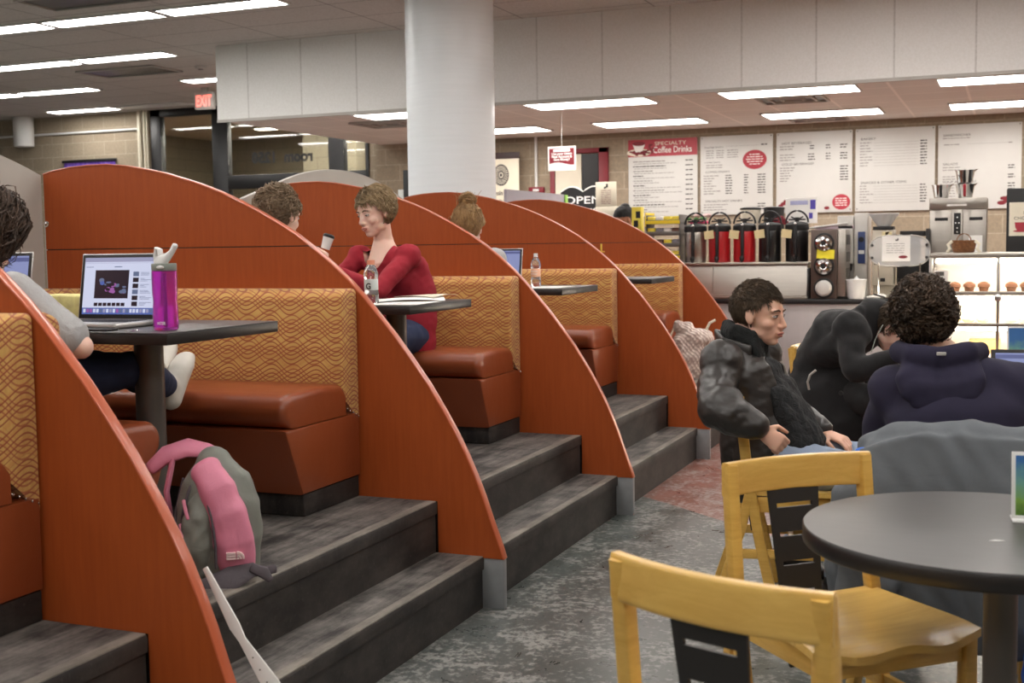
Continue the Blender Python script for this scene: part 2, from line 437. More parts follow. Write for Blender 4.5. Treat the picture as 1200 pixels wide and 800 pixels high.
g = MB(); g.box((-8.80, Y0+0.05, 2.47), (-8.45, Y0+0.058, H_UP-0.06)); g.build('pane', M['glass'], wf)
g = MB(); g.box((-10.76, Y0+0.05, 0), (-9.05, Y0+0.058, 2.27)); g.build('pane', M['glass'], wf)
# lettering is read from the hall side, so it shows mirrored here
t = MB(); Mt = Matrix.Translation((-9.33, Y0+0.045, 2.64)) @ Matrix.Rotation(PI/2, 4, 'X') @ Matrix.Diagonal((-1, 1, 1, 1))
t.text('room  1250', 0.215, Mt, bold=0.009); lt = t.build('lettering', M['black'], wf)
bmx = bmesh.new(); bmx.from_mesh(lt.data); bmesh.ops.reverse_faces(bmx, faces=bmx.faces); bmx.to_mesh(lt.data); bmx.free()

# ---- ceiling light fixtures
def light_fix(name, label, group, x0, x1, y0, y1, z, mat, lit=True):
    t = thing(name, label, 'light', ((x0+x1)/2, (y0+y1)/2, z), group=group)
    f = MB(); w, d = (x1-x0)/2, (y1-y0)/2
    for a, c in (((-w, -d), (w, -d+0.018)), ((-w, d-0.018), (w, d)), ((-w, -d), (-w+0.018, d)), ((w-0.018, -d), (w, d))):
        f.box((a[0], a[1], -0.018), (c[0], c[1], 0.0), 0.003)
    f.build('frame', M['white'], t)
    f = MB(); f.box((-w+0.018, -d+0.018, -0.013), (w-0.018, d-0.018, -0.006)); f.build('diffuser', mat, t)
    return t
rows = {8.96: [-13.46, -12.18, -10.90, -9.62, -8.34, -7.05, -2.0, -0.72, 1.8], 10.83: [-13.55, -12.25, -10.95, -9.66], 12.72: [-13.62, -12.32, -9.66], 14.60: [-13.56, -12.25, -9.9]}
for y in (7.1, 5.23, 3.36, 1.5, -0.4, -2.3):
    rows[y] = [-13.46, -10.9, -8.34, -5.78, -3.2, -0.62, 1.94]
for k, (y, xs) in enumerate(sorted(rows.items(), reverse=True)):
    for j, x in enumerate(xs):
        if y > 11 and x == -12.25 and y < 14: continue
        vis = y > 8
        lit = not (y > 14 and x == -12.25)
        L = 'long fluorescent ceiling light, row %s from the glazed wall, %s from the left' % (['one', 'two', 'three', 'four', 'five', 'six', 'seven', 'eight', 'nine', 'ten'][k], ['first', 'second', 'third', 'fourth', 'fifth', 'sixth', 'seventh', 'eighth', 'ninth'][j])
        light_fix('ceiling_light', L, 'long lights in the dark upper ceiling', x, x+1.235, y, y+0.30, H_UP, M['tube_light'] if lit else M['white'])
for k, (y0, y1) in enumerate(((10.98, 11.52), (13.05, 13.65))):
    for j, x in enumerate((-6.24, -4.37, -2.49, -0.62, 1.25, 3.1)):
        light_fix('recessed_ceiling_light', 'wide recessed light in the low ceiling, %s, %s from the left' % (('row nearer the soffit', 'row nearer the menus')[k], ['first', 'second', 'third', 'fourth', 'fifth', 'sixth'][j]), 'wide lights over the serving counter', x, x+1.22, y0, y1, H_LOW, M['tube_light_low'])
for j, (x, y) in enumerate(((-12.0, 16.6), (-12.3, 18.2), (-10.6, 16.4), (-9.9, 17.2), (-9.0, 16.3), (-8.3, 18.4), (-7.0, 16.8))):
    light_fix('hall_ceiling_light', 'slim light seen through the glazed wall, %s from the left' % ['first', 'second', 'third', 'fourth', 'fifth', 'sixth', 'seventh'][j], 'lights in the hall beyond the glass', x, x+1.2, y, y+0.28, H_UP-0.02, M['hall_light'])

def vent(x, y, z, w, d, label, n=3, grp=None):
    t = thing('ceiling_vent', label, 'vent', (x, y, z), group=grp)
    a = MB(); a.box((-w, -d, -0.006), (w, d, 0.0)); a.build('backing', M['greymetal'], t)
    for i in range(n):
        k = 1-i/n
        f = MB()
        for s in (-1, 1):
            f.box((-w*k, s*d*k-0.012, -0.022), (w*k, s*d*k+0.012, -0.004), 0.003)
            f.box((s*w*k-0.012, -d*k, -0.022), (s*w*k+0.012, d*k, -0.004), 0.003)
        f.build('louvre_ring', M['soffit_edge'], t)
vent(-1.95, 11.86, H_LOW, 0.30, 0.28, 'square louvred vent beside the wide light left of centre over the counter', grp='ceiling vents')
vent(-2.0, 13.95, H_LOW, 0.3, 0.15, 'small louvred vent close to the top of the menu boards', 2, 'ceiling vents')
vent(-6.3, 12.0, H_LOW, 0.36, 0.30, 'louvred vent in the low ceiling left of the white column', grp='ceiling vents')
vent(-9.7, 11.86, H_UP, 0.55, 0.28, 'dark square vent between the light rows at upper left', 1, 'ceiling vents')
vent(-7.2, 8.35, H_UP, 0.6, 0.24, 'dark vent at the very top edge of the upper ceiling', 1, 'ceiling vents')
t = thing('smoke_detector', 'small round smoke detector on the upper ceiling near the exit sign', 'smoke detector', (-8.75, 11.95, H_UP))
a = MB(); a.lathe([(0, 0), (0.07, 0), (0.065, -0.02), (0.045, -0.03), (0, -0.032)]); a.build('body', M['soffit_edge'], t)
a = MB(); a.cyl((0, 0, -0.036), (0, 0, -0.031), 0.03); a.build('sensor_cap', M['black'], t)

# exit sign
t = thing('exit_sign', 'white box sign with glowing red EXIT letters hanging from the upper ceiling', 'sign', (-9.83, 13.5, H_UP))
M['exit_red'] = emis('exit_letters', (1.0, 0.06, 0.02, 1), 0.9)
M['exit_face'] = emis('exit_face', (1.0, 0.35, 0.3, 1), 0.15)
a = MB(); a.box((-0.145, -0.03, -0.285), (0.145, 0.03, -0.06), 0.006); a.build('housing', M['soffit_edge'], t)
a = MB(); a.box((-0.05, -0.02, -0.06), (0.05, 0.02, 0)); a.build('mount', M['soffit_edge'], t)
a = MB(); a.text('EXIT', 0.2, TR(0.0, -0.033, -0.243, PI/2) @ Matrix.Diagonal((0.60, 1, 1, 1)), align='CENTER', bold=0.005); a.build('letters', M['exit_red'], t)
# round wall clock edge peeking left of the soffit
t = thing('wall_speaker', 'dark round speaker hanging at the left corner of the soffit', 'speaker', (-7.70, 11.2, 2.98))
a = MB(); a.cyl((-0.035, 0, -0.1), (-0.09, 0, -0.1), 0.13, 0.11, seg=36, bev=0.01); a.build('body', M['matte_black'], t)
a = MB(); a.cyl((-0.09, 0, -0.1), (-0.1, 0, -0.1), 0.08, seg=36, bev=0.004); a.build('grille', M['greymetal'], t)

# white pipe stub, conduits, purple banner on the left back wall
a = MB(); a.cyl((-14.45, 15.10, 3.04), (-14.45, 15.10, 3.5), 0.155, seg=32, bev=0.01); tag(a.build('hanging_duct', M['white']), 'short white round duct stub under the ceiling at far left', 'duct')
a = MB(); a.cyl((-20, 15.27, 3.23), (-12.37, 15.27, 3.23), 0.018, seg=12); tag(a.build('conduit_pipe', M['white']), 'thin horizontal conduit along the block wall at far left', 'pipe')
a = MB()
for x, r_ in ((-12.33, 0.035), (-12.24, 0.02), (-12.19, 0.016)): a.cyl((x, 15.26, 0), (x, 15.26, H_UP), r_, seg=12)
tag(a.build('conduit_riser', M['cream']), 'vertical cream pipes beside the left glazed frame', 'pipe')
def purple():
    N = NT('purple_banner_cloth'); f = N.noise(5, 4, 0.6)
    N.col(N.ramp(f, [(0.35, srgb(84, 52, 150)), (0.6, srgb(120, 84, 180)), (0.75, srgb(160, 130, 200))])); N.set(Roughness=0.8); return N.m
t = thing('wall_banner', 'purple banner with dark top rail on the left block wall', 'banner', (-13.32, 15.28, 2.3))
a = MB(); a.grid(lambda u, v: Vector((-0.5+u, -0.012+0.006*math.sin(u*14), -0.6+v*1.08)), 30, 10); a.build('cloth', purple(), t)
a = MB(); a.box((-0.53, -0.03, 0.47), (0.53, 0.0, 0.51), 0.004); a.build('rail', M['black'], t)

# column
t = thing('column', 'thick round white column rising to the ceiling behind the booths', 'column', (-4.305, 9.25, 0))
a = MB(); a.cyl((0, 0, 0.0), (0, 0, H_UP), 0.362, seg=96); a.build('shaft', M['column'], t)
a = MB(); a.cyl((0, 0, 0.0), (0, 0, 0.12), 0.366, seg=64, bev=0.004); a.build('base_collar', M['matte_black'], t)
a = MB(); a.box((-0.40, -0.04, 1.3), (-0.345, 0.0, 2.02), 0.005); a.box((-0.46, -0.02, 1.3), (-0.40, 0.0, 1.86), 0.004, mi=1)
tag(a.build('poster_frame', [M['black'], M['white']]), 'thin black frame with white card at the left side of the column', 'frame').location = (-4.34, 9.25, 0)

# ---------------------------------------------------------------- booths
PROF = [(-3.905, 1.715), (-3.85, 1.727), (-3.763, 1.738), (-3.66, 1.744), (-3.557, 1.744), (-3.457, 1.734), (-3.357, 1.716), (-3.265, 1.697), (-3.177, 1.672), (-3.085, 1.645), (-2.994, 1.612), (-2.905, 1.575), (-2.816, 1.532), (-2.728, 1.486), (-2.64, 1.435), (-2.56, 1.38), (-2.48, 1.318), (-2.40, 1.248), (-2.34, 1.187), (-2.284, 1.124), (-2.21, 1.04), (-2.14, 0.95), (-2.068, 0.853), (-1.999, 0.745), (-1.953, 0.667), (-1.912, 0.588), (-1.876, 0.508), (-1.844, 0.428), (-1.817, 0.35), (-1.794, 0.287), (-1.775, 0.235), (-1.762, 0.194)]
SEAM = 1.388
def xat(z):
    for (x0, z0), (x1, z1) in zip(PROF[8:], PROF[9:]):
        if z1 <= z <= z0: return x0+(x1-x0)*(z0-z)/(z0-z1)
def make_partition(label, y):
    t = thing('booth_partition', label, 'partition', (XF, y, 0), group='curved booth partitions')
    up = [p for p in PROF if p[1] > SEAM+0.002]; xs = xat(SEAM)
    upper = up+[(xs, SEAM+0.002), (-3.905, SEAM+0.002)]
    low = [(xs, SEAM-0.002)]+[p for p in PROF if p[1] < SEAM-0.002]+[(XN2+0.002, 0.194), (XN2+0.002, PLAT), (-3.905, PLAT), (-3.905, SEAM-0.002)]
    sh = lambda P: [(p[0]-XF, p[1]) for p in P]
    a = MB(); a.box((-3.90-XF, 0.005, SEAM-0.004), (xs-XF-0.004, TH-0.001, SEAM+0.004)); a.build('seam_strip', M['black'], t)
    a = MB(); a.prism(sh(upper), 'y', 0.002, TH); a.build('upper_panel', M['laminate'], t)
    a = MB(); a.prism(sh(low), 'y', 0.002, TH); a.build('lower_panel', M['laminate'], t)
    # edge banding follows the curve
    a = MB(); P = sh(PROF); T = bmesh.new(); R1 = []; n = len(P)
    for i, p in enumerate(P):
        q0 = P[max(i-1, 0)]; q1 = P[min(i+1, n-1)]; d = Vector((q1[0]-q0[0], q1[1]-q0[1])).normalized(); nn = Vector((-d[1], d[0]))
        if nn.y < 0 and nn.x < 0: nn = -nn
        o = 0.004
        R1.append([T.verts.new((p[0]+nn.x*k, yy, p[1]+nn.y*k)) for k, yy in ((-0.001, -0.0005), (o*0.7, 0.0003), (o, 0.003), (o, TH-0.003), (o*0.7, TH+0.0007), (-0.001, TH+0.0015))])
    for A, B in zip(R1, R1[1:]):
        for k in range(5): T.faces.new((A[k], A[k+1], B[k+1], B[k]))
        T.faces.new((A[5], A[0], B[0], B[5]))
    T.faces.new(R1[0]); T.faces.new(R1[-1]); bmesh.ops.recalc_face_normals(T, faces=T.faces)
    a._take(T); a.build('edge_trim', M['edge'], t, angle=50)
    a = MB(); a.box((XN2-XF+0.002, 0.004, 0.0), (0.0, TH-0.002, 0.193), 0.002); a.build('foot', M['foot'], t)
    a = MB(); a.cyl((-3.895-XF, -0.004, 1.50), (-3.895-XF, 0.004, 1.50), 0.014, seg=16, bev=0.002); a.box((-3.903-XF, -0.012, 1.492), (-3.893-XF, 0.004, 1.508), 0.002); a.build('bracket', M['chrome'], t)
    return t
plab = ['nearest curved cherry laminate booth partition, cut by the left edge of the photo', 'curved cherry partition behind the laptop table, second from the camera', 'curved cherry partition behind the woman in red, third from the camera', 'curved cherry partition behind the small clear water bottle, fourth from the camera', 'farthest curved cherry partition, next to the serving counter']
p0 = make_partition(plab[0], PY[1])
for i in range(2, 6):
    dup(p0, (XF, PY[i], 0), label=plab[i-1])

# grey dividers along the back of the booths
def divider(y0, y1, zf, label, mat, name='booth_divider'):
    n = 24; top = [(y0+(y1-y0)*i/n, zf(i/n)) for i in range(n+1)]
    t = thing(name, label, 'divider', (-3.925, y0, 0), group='grey dividers at the back of the booths')
    a = MB(); a.prism([(y-y0, z) for y, z in top]+[(y1-y0, PLAT), (0, PLAT)], 'x', -0.016, 0.010); a.build('panel', mat, t)
    a = MB()
    for yy in (0.05, y1-y0-0.09): a.box((-0.014, yy, 0.0), (0.008, yy+0.04, PLAT+0.01), 0.003)
    a.build('floor_bracket', M['greymetal'], t)
    a = MB(); a.loft([(-0.003, y-y0, z+0.001) for y, z in top], [(0.014, 0.003)]*len(top), seg=8, side=(1, 0, 0), round_ends=False); a.build('top_trim', M['soffit_edge'], t)
arch = lambda u: 1.71+0.152*(1-abs(2*u-1)**2.1)
divider(PY[0]+TH, PY[1]-0.002, arch, 'grey arched divider behind the nearest booth', M['graypanel'])
divider(PY[1]+TH, PY[2]-0.002, arch, 'grey arched divider at the left edge, meeting the second partition', M['graypanel'])
divider(PY[2]+TH, PY[3]-0.002, lambda u: 1.50+0.21*max(0, (u-0.55)/0.45), 'low grey divider with slanted top beside the brown haired person', M['graypanel'])
divider(PY[3]+TH, PY[4]-0.002, arch, 'grey arched divider rising above the head of the woman in red', M['graypanel'])
divider(PY[5]+TH+0.15, 10.95, lambda u: 1.845, 'flat topped lavender grey divider beyond the farthest partition', M['lavpanel'])
a = MB(); a.box((-3.912, 10.90, 1.66), (-3.900, 10.97, 1.845), 0.002); tag(a.build('green_note', simple('green_paper', srgb(150, 200, 90), 0.7)), 'small lime green note on the end of the lavender divider', 'note')

# platform with two steps in every bay
def steps(y0, y1, label):
    t = thing('booth_steps', label, 'steps', (XF, y0, 0), group='black rubber booth steps')
    L = y1-y0; X = lambda x: x-XF
    def pr(x, z, xb, zb): return [(X(xb), zb), (X(x)-0.008, zb), (X(x)-0.008, z-0.052), (X(x)-0.001, z-0.048), (X(x), z-0.010), (X(x)-0.004, z-0.003), (X(x)-0.010, z-0.001), (X(xb), z-0.001)]
    a = MB(); a.prism(pr(XN1, 0.2, XN2-0.05, 0.0), 'y', 0, L); a.build('lower_riser', M['riser'], t)
    a = MB(); a.prism(pr(XN2, 0.4, XN2-0.10, 0.2), 'y', 0, L); a.build('upper_riser', M['riser'], t)
    a = MB(); a.box((X(XN2)-0.012, 0, 0.196), (X(XN1)-0.042, L, 0.2005)); a.build('lower_tread', M['step'], t)
    a = MB(); a.box((X(XN1)-0.042, 0, 0.1945), (X(XN1)-0.004, L, 0.2012), 0.002); a.build('lower_nosing', M['nosing'], t)
    a = MB(); a.box((X(-3.895), 0, 0.0), (X(XN2)-0.10, L, 0.3985)); a.box((X(-3.9), 0, 0.3985), (X(XN2)-0.045, L, 0.4005)); a.build('platform', M['step'], t)
    a = MB(); a.box((X(XN2)-0.045, 0, 0.3945), (X(XN2)-0.004, L, 0.4012), 0.002); a.build('upper_nosing', M['nosing'], t)
sl = ['black rubber steps at the bottom left corner, before the nearest partition', 'black rubber steps below the pink backpack', 'black rubber steps below the booth of the woman in red', 'black rubber steps below the booth with the small water bottle', 'black rubber steps below the cream bag, farthest of the flights']
for i in range(5):
    steps(PY[i]+TH+0.002, PY[i+1], sl[i])

# benches: seat, base, kick and patterned back. local x: right end = 0, local y: back at 0, front towards -y
BX = -2.362
def bench(label, y, flip=False):
    t = thing('booth_bench', label, 'bench', (BX-(0.05 if flip else 0), y, PLAT), PI if flip else 0, group='booth benches')
    s = -1 if flip else 1
    L = 1.525
    xr, xl = (0, -L)
    def X(x): return -x if flip else x
    def bx(a, y0, z0, c, y1, z1, bev, mat, nm, seg=3):
        q = MB(); x0, x1 = sorted((X(a), X(c))); q.box((x0, y0, z0), (x1, y1, z1), bev, seg=seg); return q
    q = bx(-0.01, -0.41, 0.001, -L, -0.003, 0.085, 0.006, None, None); q.build('kick_plate', M['riser'], t)
    # base: front slants outwards going up
    q = MB(); poly = [(-0.425, 0.086), (-0.003, 0.086), (-0.003, 0.335), (-0.535, 0.335)]
    lo, hi = sorted((X(0.0), X(-L))); q.prism(poly, 'x', lo, hi, 0.012); q.build('seat_base', M['vinyl'], t)
    # cushion: rounded front and right end
    q = MB(); cs = []
    x0, x1 = sorted((X(-0.005), X(-L)))
    poly = []
    for an in range(-80, 91, 17): poly.append((-0.43-0.105*math.cos(R(an))**0.8 if abs(an) < 90 else -0.43, 0.402+0.062*math.sin(R(an))))
    front = [(-0.47, 0.337)]+[(-0.475-0.062*math.cos(R(an)), 0.399+0.062*math.sin(R(an))) for an in range(-70, 91, 16)]
    poly = front+[(-0.30, 0.466), (-0.125, 0.458), (-0.10, 0.44), (-0.10, 0.337)]
    q.prism(poly, 'x', x0, x1, 0.0)
    # round the ends
    es = [e for e in q.bm.edges if all(abs(v.co.x-(x1 if not flip else x0)) < 1e-5 for v in e.verts) and max(v.co.z for v in e.verts) > 0.345 and min(v.co.y for v in e.verts) < -0.12]
    bmesh.ops.bevel(q.bm, geom=es, offset=0.03, segments=4, affect='EDGES', profile=0.5)
    q.build('seat_cushion', M['vinyl'], t, angle=50)
    # back cushion with waves
    q = MB(); poly = [(-0.003, 0.30), (-0.003, 0.82)]+[(-0.03-0.095*(1-math.cos(R(a_))) if False else -0.035-0.09*math.sin(R(a_)), 0.775+0.045*math.cos(R(a_))) for a_ in range(0, 91, 15)]+[(-0.125, 0.46), (-0.11, 0.40)]
    q.prism(poly, 'x', x0, x1, 0.0)
    es = [e for e in q.bm.edges if all(abs(v.co.x-(x1 if not flip else x0)) < 1e-5 for v in e.verts) and max(v.co.z for v in e.verts) > 0.45 and min(v.co.y for v in e.verts) < -0.02]
    bmesh.ops.bevel(q.bm, geom=es, offset=0.018, segments=3, affect='EDGES', profile=0.5)
    q.build('backrest', M['fabric'], t, angle=50)
    q = MB()
    for k in range(5):
        q.ell((X(0.002), -0.10+k*0.022, 0.36-k*0.010), (0.003, 0.004, 0.004), seg=8, ring=6)
    q.build('upholstery_tacks', M['chrome'], t)
    return t
bl = [('patterned booth bench at the lower left edge, against the nearest partition', None),
      ('patterned booth bench behind the laptop and purple bottle', 'booth bench the person with the laptop sits on, only its rounded brown end seen'),
      ('patterned booth bench beside the woman in red', 'booth bench hidden behind the second partition, under the brown haired person'),
      ('patterned booth bench behind the small clear water bottle', 'booth bench hidden behind the third partition, under the person with the bun'),
      ('patterned booth bench of the farthest booth, above the cream bag', 'near bench of the farthest booth, hidden behind the fourth partition')]
for i in range(1, 6):
    bench(bl[i-1][0], PY[i])
    if bl[i-1][1]: bench(bl[i-1][1], PY[i-1]+TH+0.002, True)

# booth tables
TZ = 1.14
def booth_table(label, y0, y1, ly=None):
    t = thing('booth_table', label, 'table', (-2.25, y0, PLAT), group='dark booth tables')
    w = y1-y0; ly = ly or w/2
    a = MB(); a.box((-1.6, 0, TZ-PLAT-0.003), (0, w, TZ-PLAT), 0.001); a.build('tabletop', M['tabletop'], t)
    a = MB(); a.box((-1.6, 0.0005, TZ-PLAT-0.036), (-0.0005, w-0.0005, TZ-PLAT-0.0035), 0.003); a.build('edge_band', M['tableedge'], t)
    a = MB(); a.cyl((-0.30, ly, 0.02), (-0.30, ly, TZ-PLAT-0.037), 0.046, seg=28); a.build('leg', M['greymetal'], t)
    a = MB(); a.lathe([(0, 0.0), (0.18, 0.0), (0.17, 0.012), (0.06, 0.025), (0, 0.026)], (-0.30, ly, 0.001)); a.build('base_plate', M['greymetal'], t)
    a = MB(); a.cyl((-1.3, ly, 0.001), (-1.3, ly, TZ-PLAT-0.037), 0.046, seg=20); a.build('leg', M['greymetal'], t)
TY = {2: (2.87, 3.45), 3: (4.41, 5.02), 4: (6.22, 6.84), 5: (8.0, 8.6)}
booth_table('dark booth table holding the laptop and purple bottle', *TY[2])
booth_table('dark booth table with spread papers before the woman in red', *TY[3], ly=0.45)
booth_table('dark booth table with a white sheet and small water bottle', *TY[4])
booth_table('dark empty corner of the table in the farthest booth', *TY[5])
# ---------------------------------------------------------------- menu wall
def sheet_text(mb, s, size, x, z, y, mi=0, align='LEFT', bold=0.0, sx=1.0):
    mb.text(s, size, TR(x, y, z, PI/2) @ Matrix.Diagonal((sx, 1, 1, 1)), mi=mi, align=align, bold=bold)
YB = Y_BACK
rng = random.Random(3)
def dashes(mb, x, z, w, h=0.009, y=0, mi=1):
    """small print too fine to read: a row of word-long strokes"""
    e = x+w
    while x < e-0.006:
        l = min(rng.uniform(0.02, 0.06), e-x); mb.box((x, y-0.0006, z), (x+l, y, z+h), mi=mi); x += l+0.009
BW, BH = 0.855, 0.925
M['board'] = simple('white_menu_board', srgb(208, 208, 204), 0.45, var=0.015)
def board(x0, label, fill):
    t = thing('menu_board', label, 'menu board', (x0, YB-0.03, 1.705), group='white menu boards on the block wall')
    a = MB(); a.box((0, 0, 0), (BW, 0.022, BH), 0.003); a.build('board', M['board'], t)
    a = MB()
    for x in (0.02, BW-0.02):
        for z in (0.03, BH-0.02): a.cyl((x, -0.004, z), (x, 0.001, z), 0.007, seg=10)
    a.build('mounting_screws', M['greymetal'], t)
    p = MB(); fill(p); p.build('printing', [M['ink'], M['ink_grey'], M['red'], M['paper'], M['cream'], M['maroon'], M['white']], t)
    a = MB()
    return t
F = -0.0012
def disc(p, cx, cz, rx, rz_, mi, y=F, seg=36, th=0.0012):
    p.prism([(cx+rx*math.cos(2*PI*k/seg), cz+rz_*math.sin(2*PI*k/seg)) for k in range(seg)], 'y', y-th, y, mi=mi)
def b1(p):
    p.box((0, F-0.001, BH-0.205), (BW, F+0.002, BH), mi=2)
    disc(p, 0.135, BH-0.155, 0.15, 0.045, 4, F-0.001); disc(p, 0.14, BH-0.150, 0.10, 0.028, 5, F-0.002)
    p.prism([(0.055, BH-0.05), (0.215, BH-0.05), (0.175, BH-0.15), (0.095, BH-0.15)], 'y', F-0.005, F-0.003, mi=3)
    disc(p, 0.135, BH-0.048, 0.08, 0.026, 5, F-0.005); 
    for k in range(16): disc(p, 0.03+0.27*rng.random(), BH-0.185+0.05*rng.random(), 0.017, 0.011, 5, F-0.006, 10)
    for k in range(10): disc(p, 0.24+0.08*rng.random(), BH-0.15+0.09*rng.random(), 0.016, 0.011, 5, F-0.006, 10)
    sheet_text(p, 'SPECIALTY', 0.062, 0.33, BH-0.075, F-0.004, 4, sx=1.32)
    sheet_text(p, 'Coffee Drinks', 0.105, 0.31, BH-0.165, F-0.004, 3, bold=0.001, sx=0.80)
    for k in range(11):
        z = BH-0.27-k*0.058
        dashes(p, 0.06, z, rng.uniform(0.12, 0.45), 0.012, F, 0 if k % 2 else 1); dashes(p, 0.075, z-0.024, rng.uniform(0.3, 0.62), 0.007, F, 1)
        dashes(p, 0.71, z, 0.09, 0.013, F, 0)
def cols(p, z, n, x1=0.04, w1=(0.08, 0.2), dz=0.03, xs=((0.3, 0.08), (0.52, 0.05), (0.68, 0.09))):
    for k in range(n):
        dashes(p, x1, z-k*dz, rng.uniform(*w1), 0.010, F, 1)
        for x, w in xs: dashes(p, x, z-k*dz, w, 0.012, F, 0)
def head(p, s, x, z, size=0.036): sheet_text(p, s, size, x, z, F-0.001, 0, sx=1.25)
def b2(p):
    head(p, 'FLAVOR SHOTS', 0.05, BH-0.14, 0.026); dashes(p, 0.30, BH-0.125, 0.4, 0.003, F); dashes(p, 0.72, BH-0.125, 0.07, 0.014, F, 0)
    for k in range(4):
        for x, w in ((0.07, 0.09), (0.19, 0.09), (0.32, 0.13)): dashes(p, x, BH-0.175-k*0.027, w, 0.009, F)
    head(p, 'COFFEE SHOTS', 0.05, BH-0.315, 0.022)
    for k in range(2): dashes(p, 0.07, BH-0.345-k*0.027, 0.2, 0.009, F)
    head(p, 'COFFEE DRINKS', 0.06, BH-0.43, 0.032); cols(p, BH-0.47, 8)
    head(p, 'SPECIALTY HOT DRINKS', 0.06, BH-0.775, 0.032); cols(p, BH-0.81, 3, xs=((0.68, 0.09),), w1=(0.2, 0.3))
    disc(p, 0.645, BH-0.29, 0.14, 0.112, 2)
    for k in range(5):
        w = 0.2*math.cos((k-2)*0.45)
        p.text('The very best flavors'[:max(6, int(w*90))], 0.026, TR(0.645-w/2, F-0.002, BH-0.235-k*0.027, PI/2, 0, 0) @ Matrix.Rotation(0.12, 4, 'Z'), mi=3) if False else dashes(p, 0.645-w/2, BH-0.235-k*0.028, w, 0.010, F-0.002, 3)
def b3(p):
    head(p, 'HOT BEVERAGES', 0.06, BH-0.135); cols(p, BH-0.165, 2, xs=((0.38, 0.06), (0.56, 0.05), (0.72, 0.08))); cols(p, BH-0.26, 3, xs=((0.36, 0.08), (0.56, 0.05), (0.72, 0.08)))
    head(p, 'COLD BEVERAGES', 0.06, BH-0.375); cols(p, BH-0.41, 6, xs=((0.72, 0.09),))
    disc(p, 0.735, 0.115, 0.10, 0.088, 2)
    for k in range(4): dashes(p, 0.67, 0.15-k*0.026, 0.13, 0.010, F-0.002, 3)
    disc(p, 0.575, 0.05, 0.03, 0.018, 5)
    for k in range(4): disc(p, 0.02+0.03*k, 0.06+0.025*k, 0.03, 0.02, 5, F-0.0005*k)
def b4(p):
    head(p, 'BAKERY', 0.06, BH-0.125)
    for k in range(9):
        z = BH-0.16-k*0.032; dashes(p, 0.05, z, rng.uniform(0.06, 0.16), 0.009, F); p.box((0.2, F-0.0005, z), (0.68, F, z+0.002), mi=1); dashes(p, 0.70, z, 0.07, 0.013, F, 0)
    head(p, 'SNACKS & OTHER ITEMS', 0.06, BH-0.615)
    for k in range(7):
        z = BH-0.645-k*0.031; dashes(p, 0.05, z, rng.uniform(0.06, 0.16), 0.009, F); p.box((0.2, F-0.0005, z), (0.68, F, z+0.002), mi=1); dashes(p, 0.70, z, 0.07, 0.013, F, 0)
def b5(p):
    head(p, 'SANDWICHES', 0.05, BH-0.125); dashes(p, 0.05, BH-0.15, 0.28, 0.008, F); dashes(p, 0.06, BH-0.22, 0.16, 0.009, F); p.box((0.3, F-0.0005, BH-0.215), (0.72, F, BH-0.213), mi=1); dashes(p, 0.72, BH-0.22, 0.05, 0.01, F, 1)
    head(p, 'SALADS', 0.05, BH-0.44)
    for k in range(2): dashes(p, 0.05, BH-0.47-k*0.028, 0.18, 0.009, F); dashes(p, 0.72, BH-0.465-k*0.028, 0.07, 0.012, F, 0)
    for k in range(2): dashes(p, 0.05, BH-0.57-k*0.028, 0.13, 0.009, F); dashes(p, 0.72, BH-0.565-k*0.028, 0.07, 0.012, F, 0)
    head(p, 'SOUP AND CHILI', 0.05, BH-0.635)
    for k in range(5): dashes(p, 0.05, BH-0.665-k*0.03, 0.13, 0.009, F); dashes(p, 0.72, BH-0.66-k*0.03, 0.07, 0.012, F, 0)
    for k in range(4): disc(p, 0.66+0.03*k, 0.06+0.04*(k % 2)+0.01*k, 0.045, 0.022, 5, F-0.0005*k)
for x0, L, f_ in ((-4.342, 'menu board with red Coffee Drinks header and picture of a cup, leftmost', b1), (-3.45, 'white menu board with a tilted red oval and coffee drinks prices', b2),
                  (-2.552, 'white menu board of hot and cold beverages with red circle at bottom', b3), (-1.663, 'white menu board headed bakery, snacks and other items', b4), (-0.775, 'rightmost white menu board, sandwiches, salads, soup and chili', b5)):
    board(x0, L, f_)

# roll-up banner standing before the wall
t = thing('banner_stand', 'cream roll-up banner with black wheel emblem, right of the column', 'banner', (-5.98, 14.25, 0))
a = MB(); a.box((-0.27, -0.004, 0.08), (0.27, 0.004, 2.46)); a.build('sheet', M['cream'], t)
a = MB(); a.box((-0.28, -0.012, 2.46), (0.28, 0.012, 2.54), 0.004); a.box((-0.29, -0.06, 0.0), (0.29, 0.06, 0.08), 0.01); a.build('rail', simple('dark_brown_rail', srgb(54, 34, 34), 0.5), t)
a = MB(); cx, cz = 0.03, 2.26
disc(a, cx, cz, 0.105, 0.135, 0, -0.005)
for k in range(24):
    an = 2*PI*k/24; a.prism([(cx+r_*math.cos(an+s)*1.0, cz+r_*math.sin(an+s)*1.28) for r_, s in ((0.04, -0.03), (0.092, -0.05), (0.092, 0.05), (0.04, 0.03))], 'y', -0.008, -0.006, mi=1)
disc(a, cx, cz, 0.028, 0.036, 1, -0.006); disc(a, cx, cz, 0.018, 0.023, 0, -0.008)
sheet_text(a, 'Wisconsin Union', 0.085, 0.0, 2.01, -0.006, 0, 'CENTER', bold=0.002, sx=0.8); sheet_text(a, 'Experiences for a lifetime', 0.046, 0.0, 1.93, -0.006, 0, 'CENTER', sx=0.85)
a.build('printing', [M['ink'], M['cream']], t)
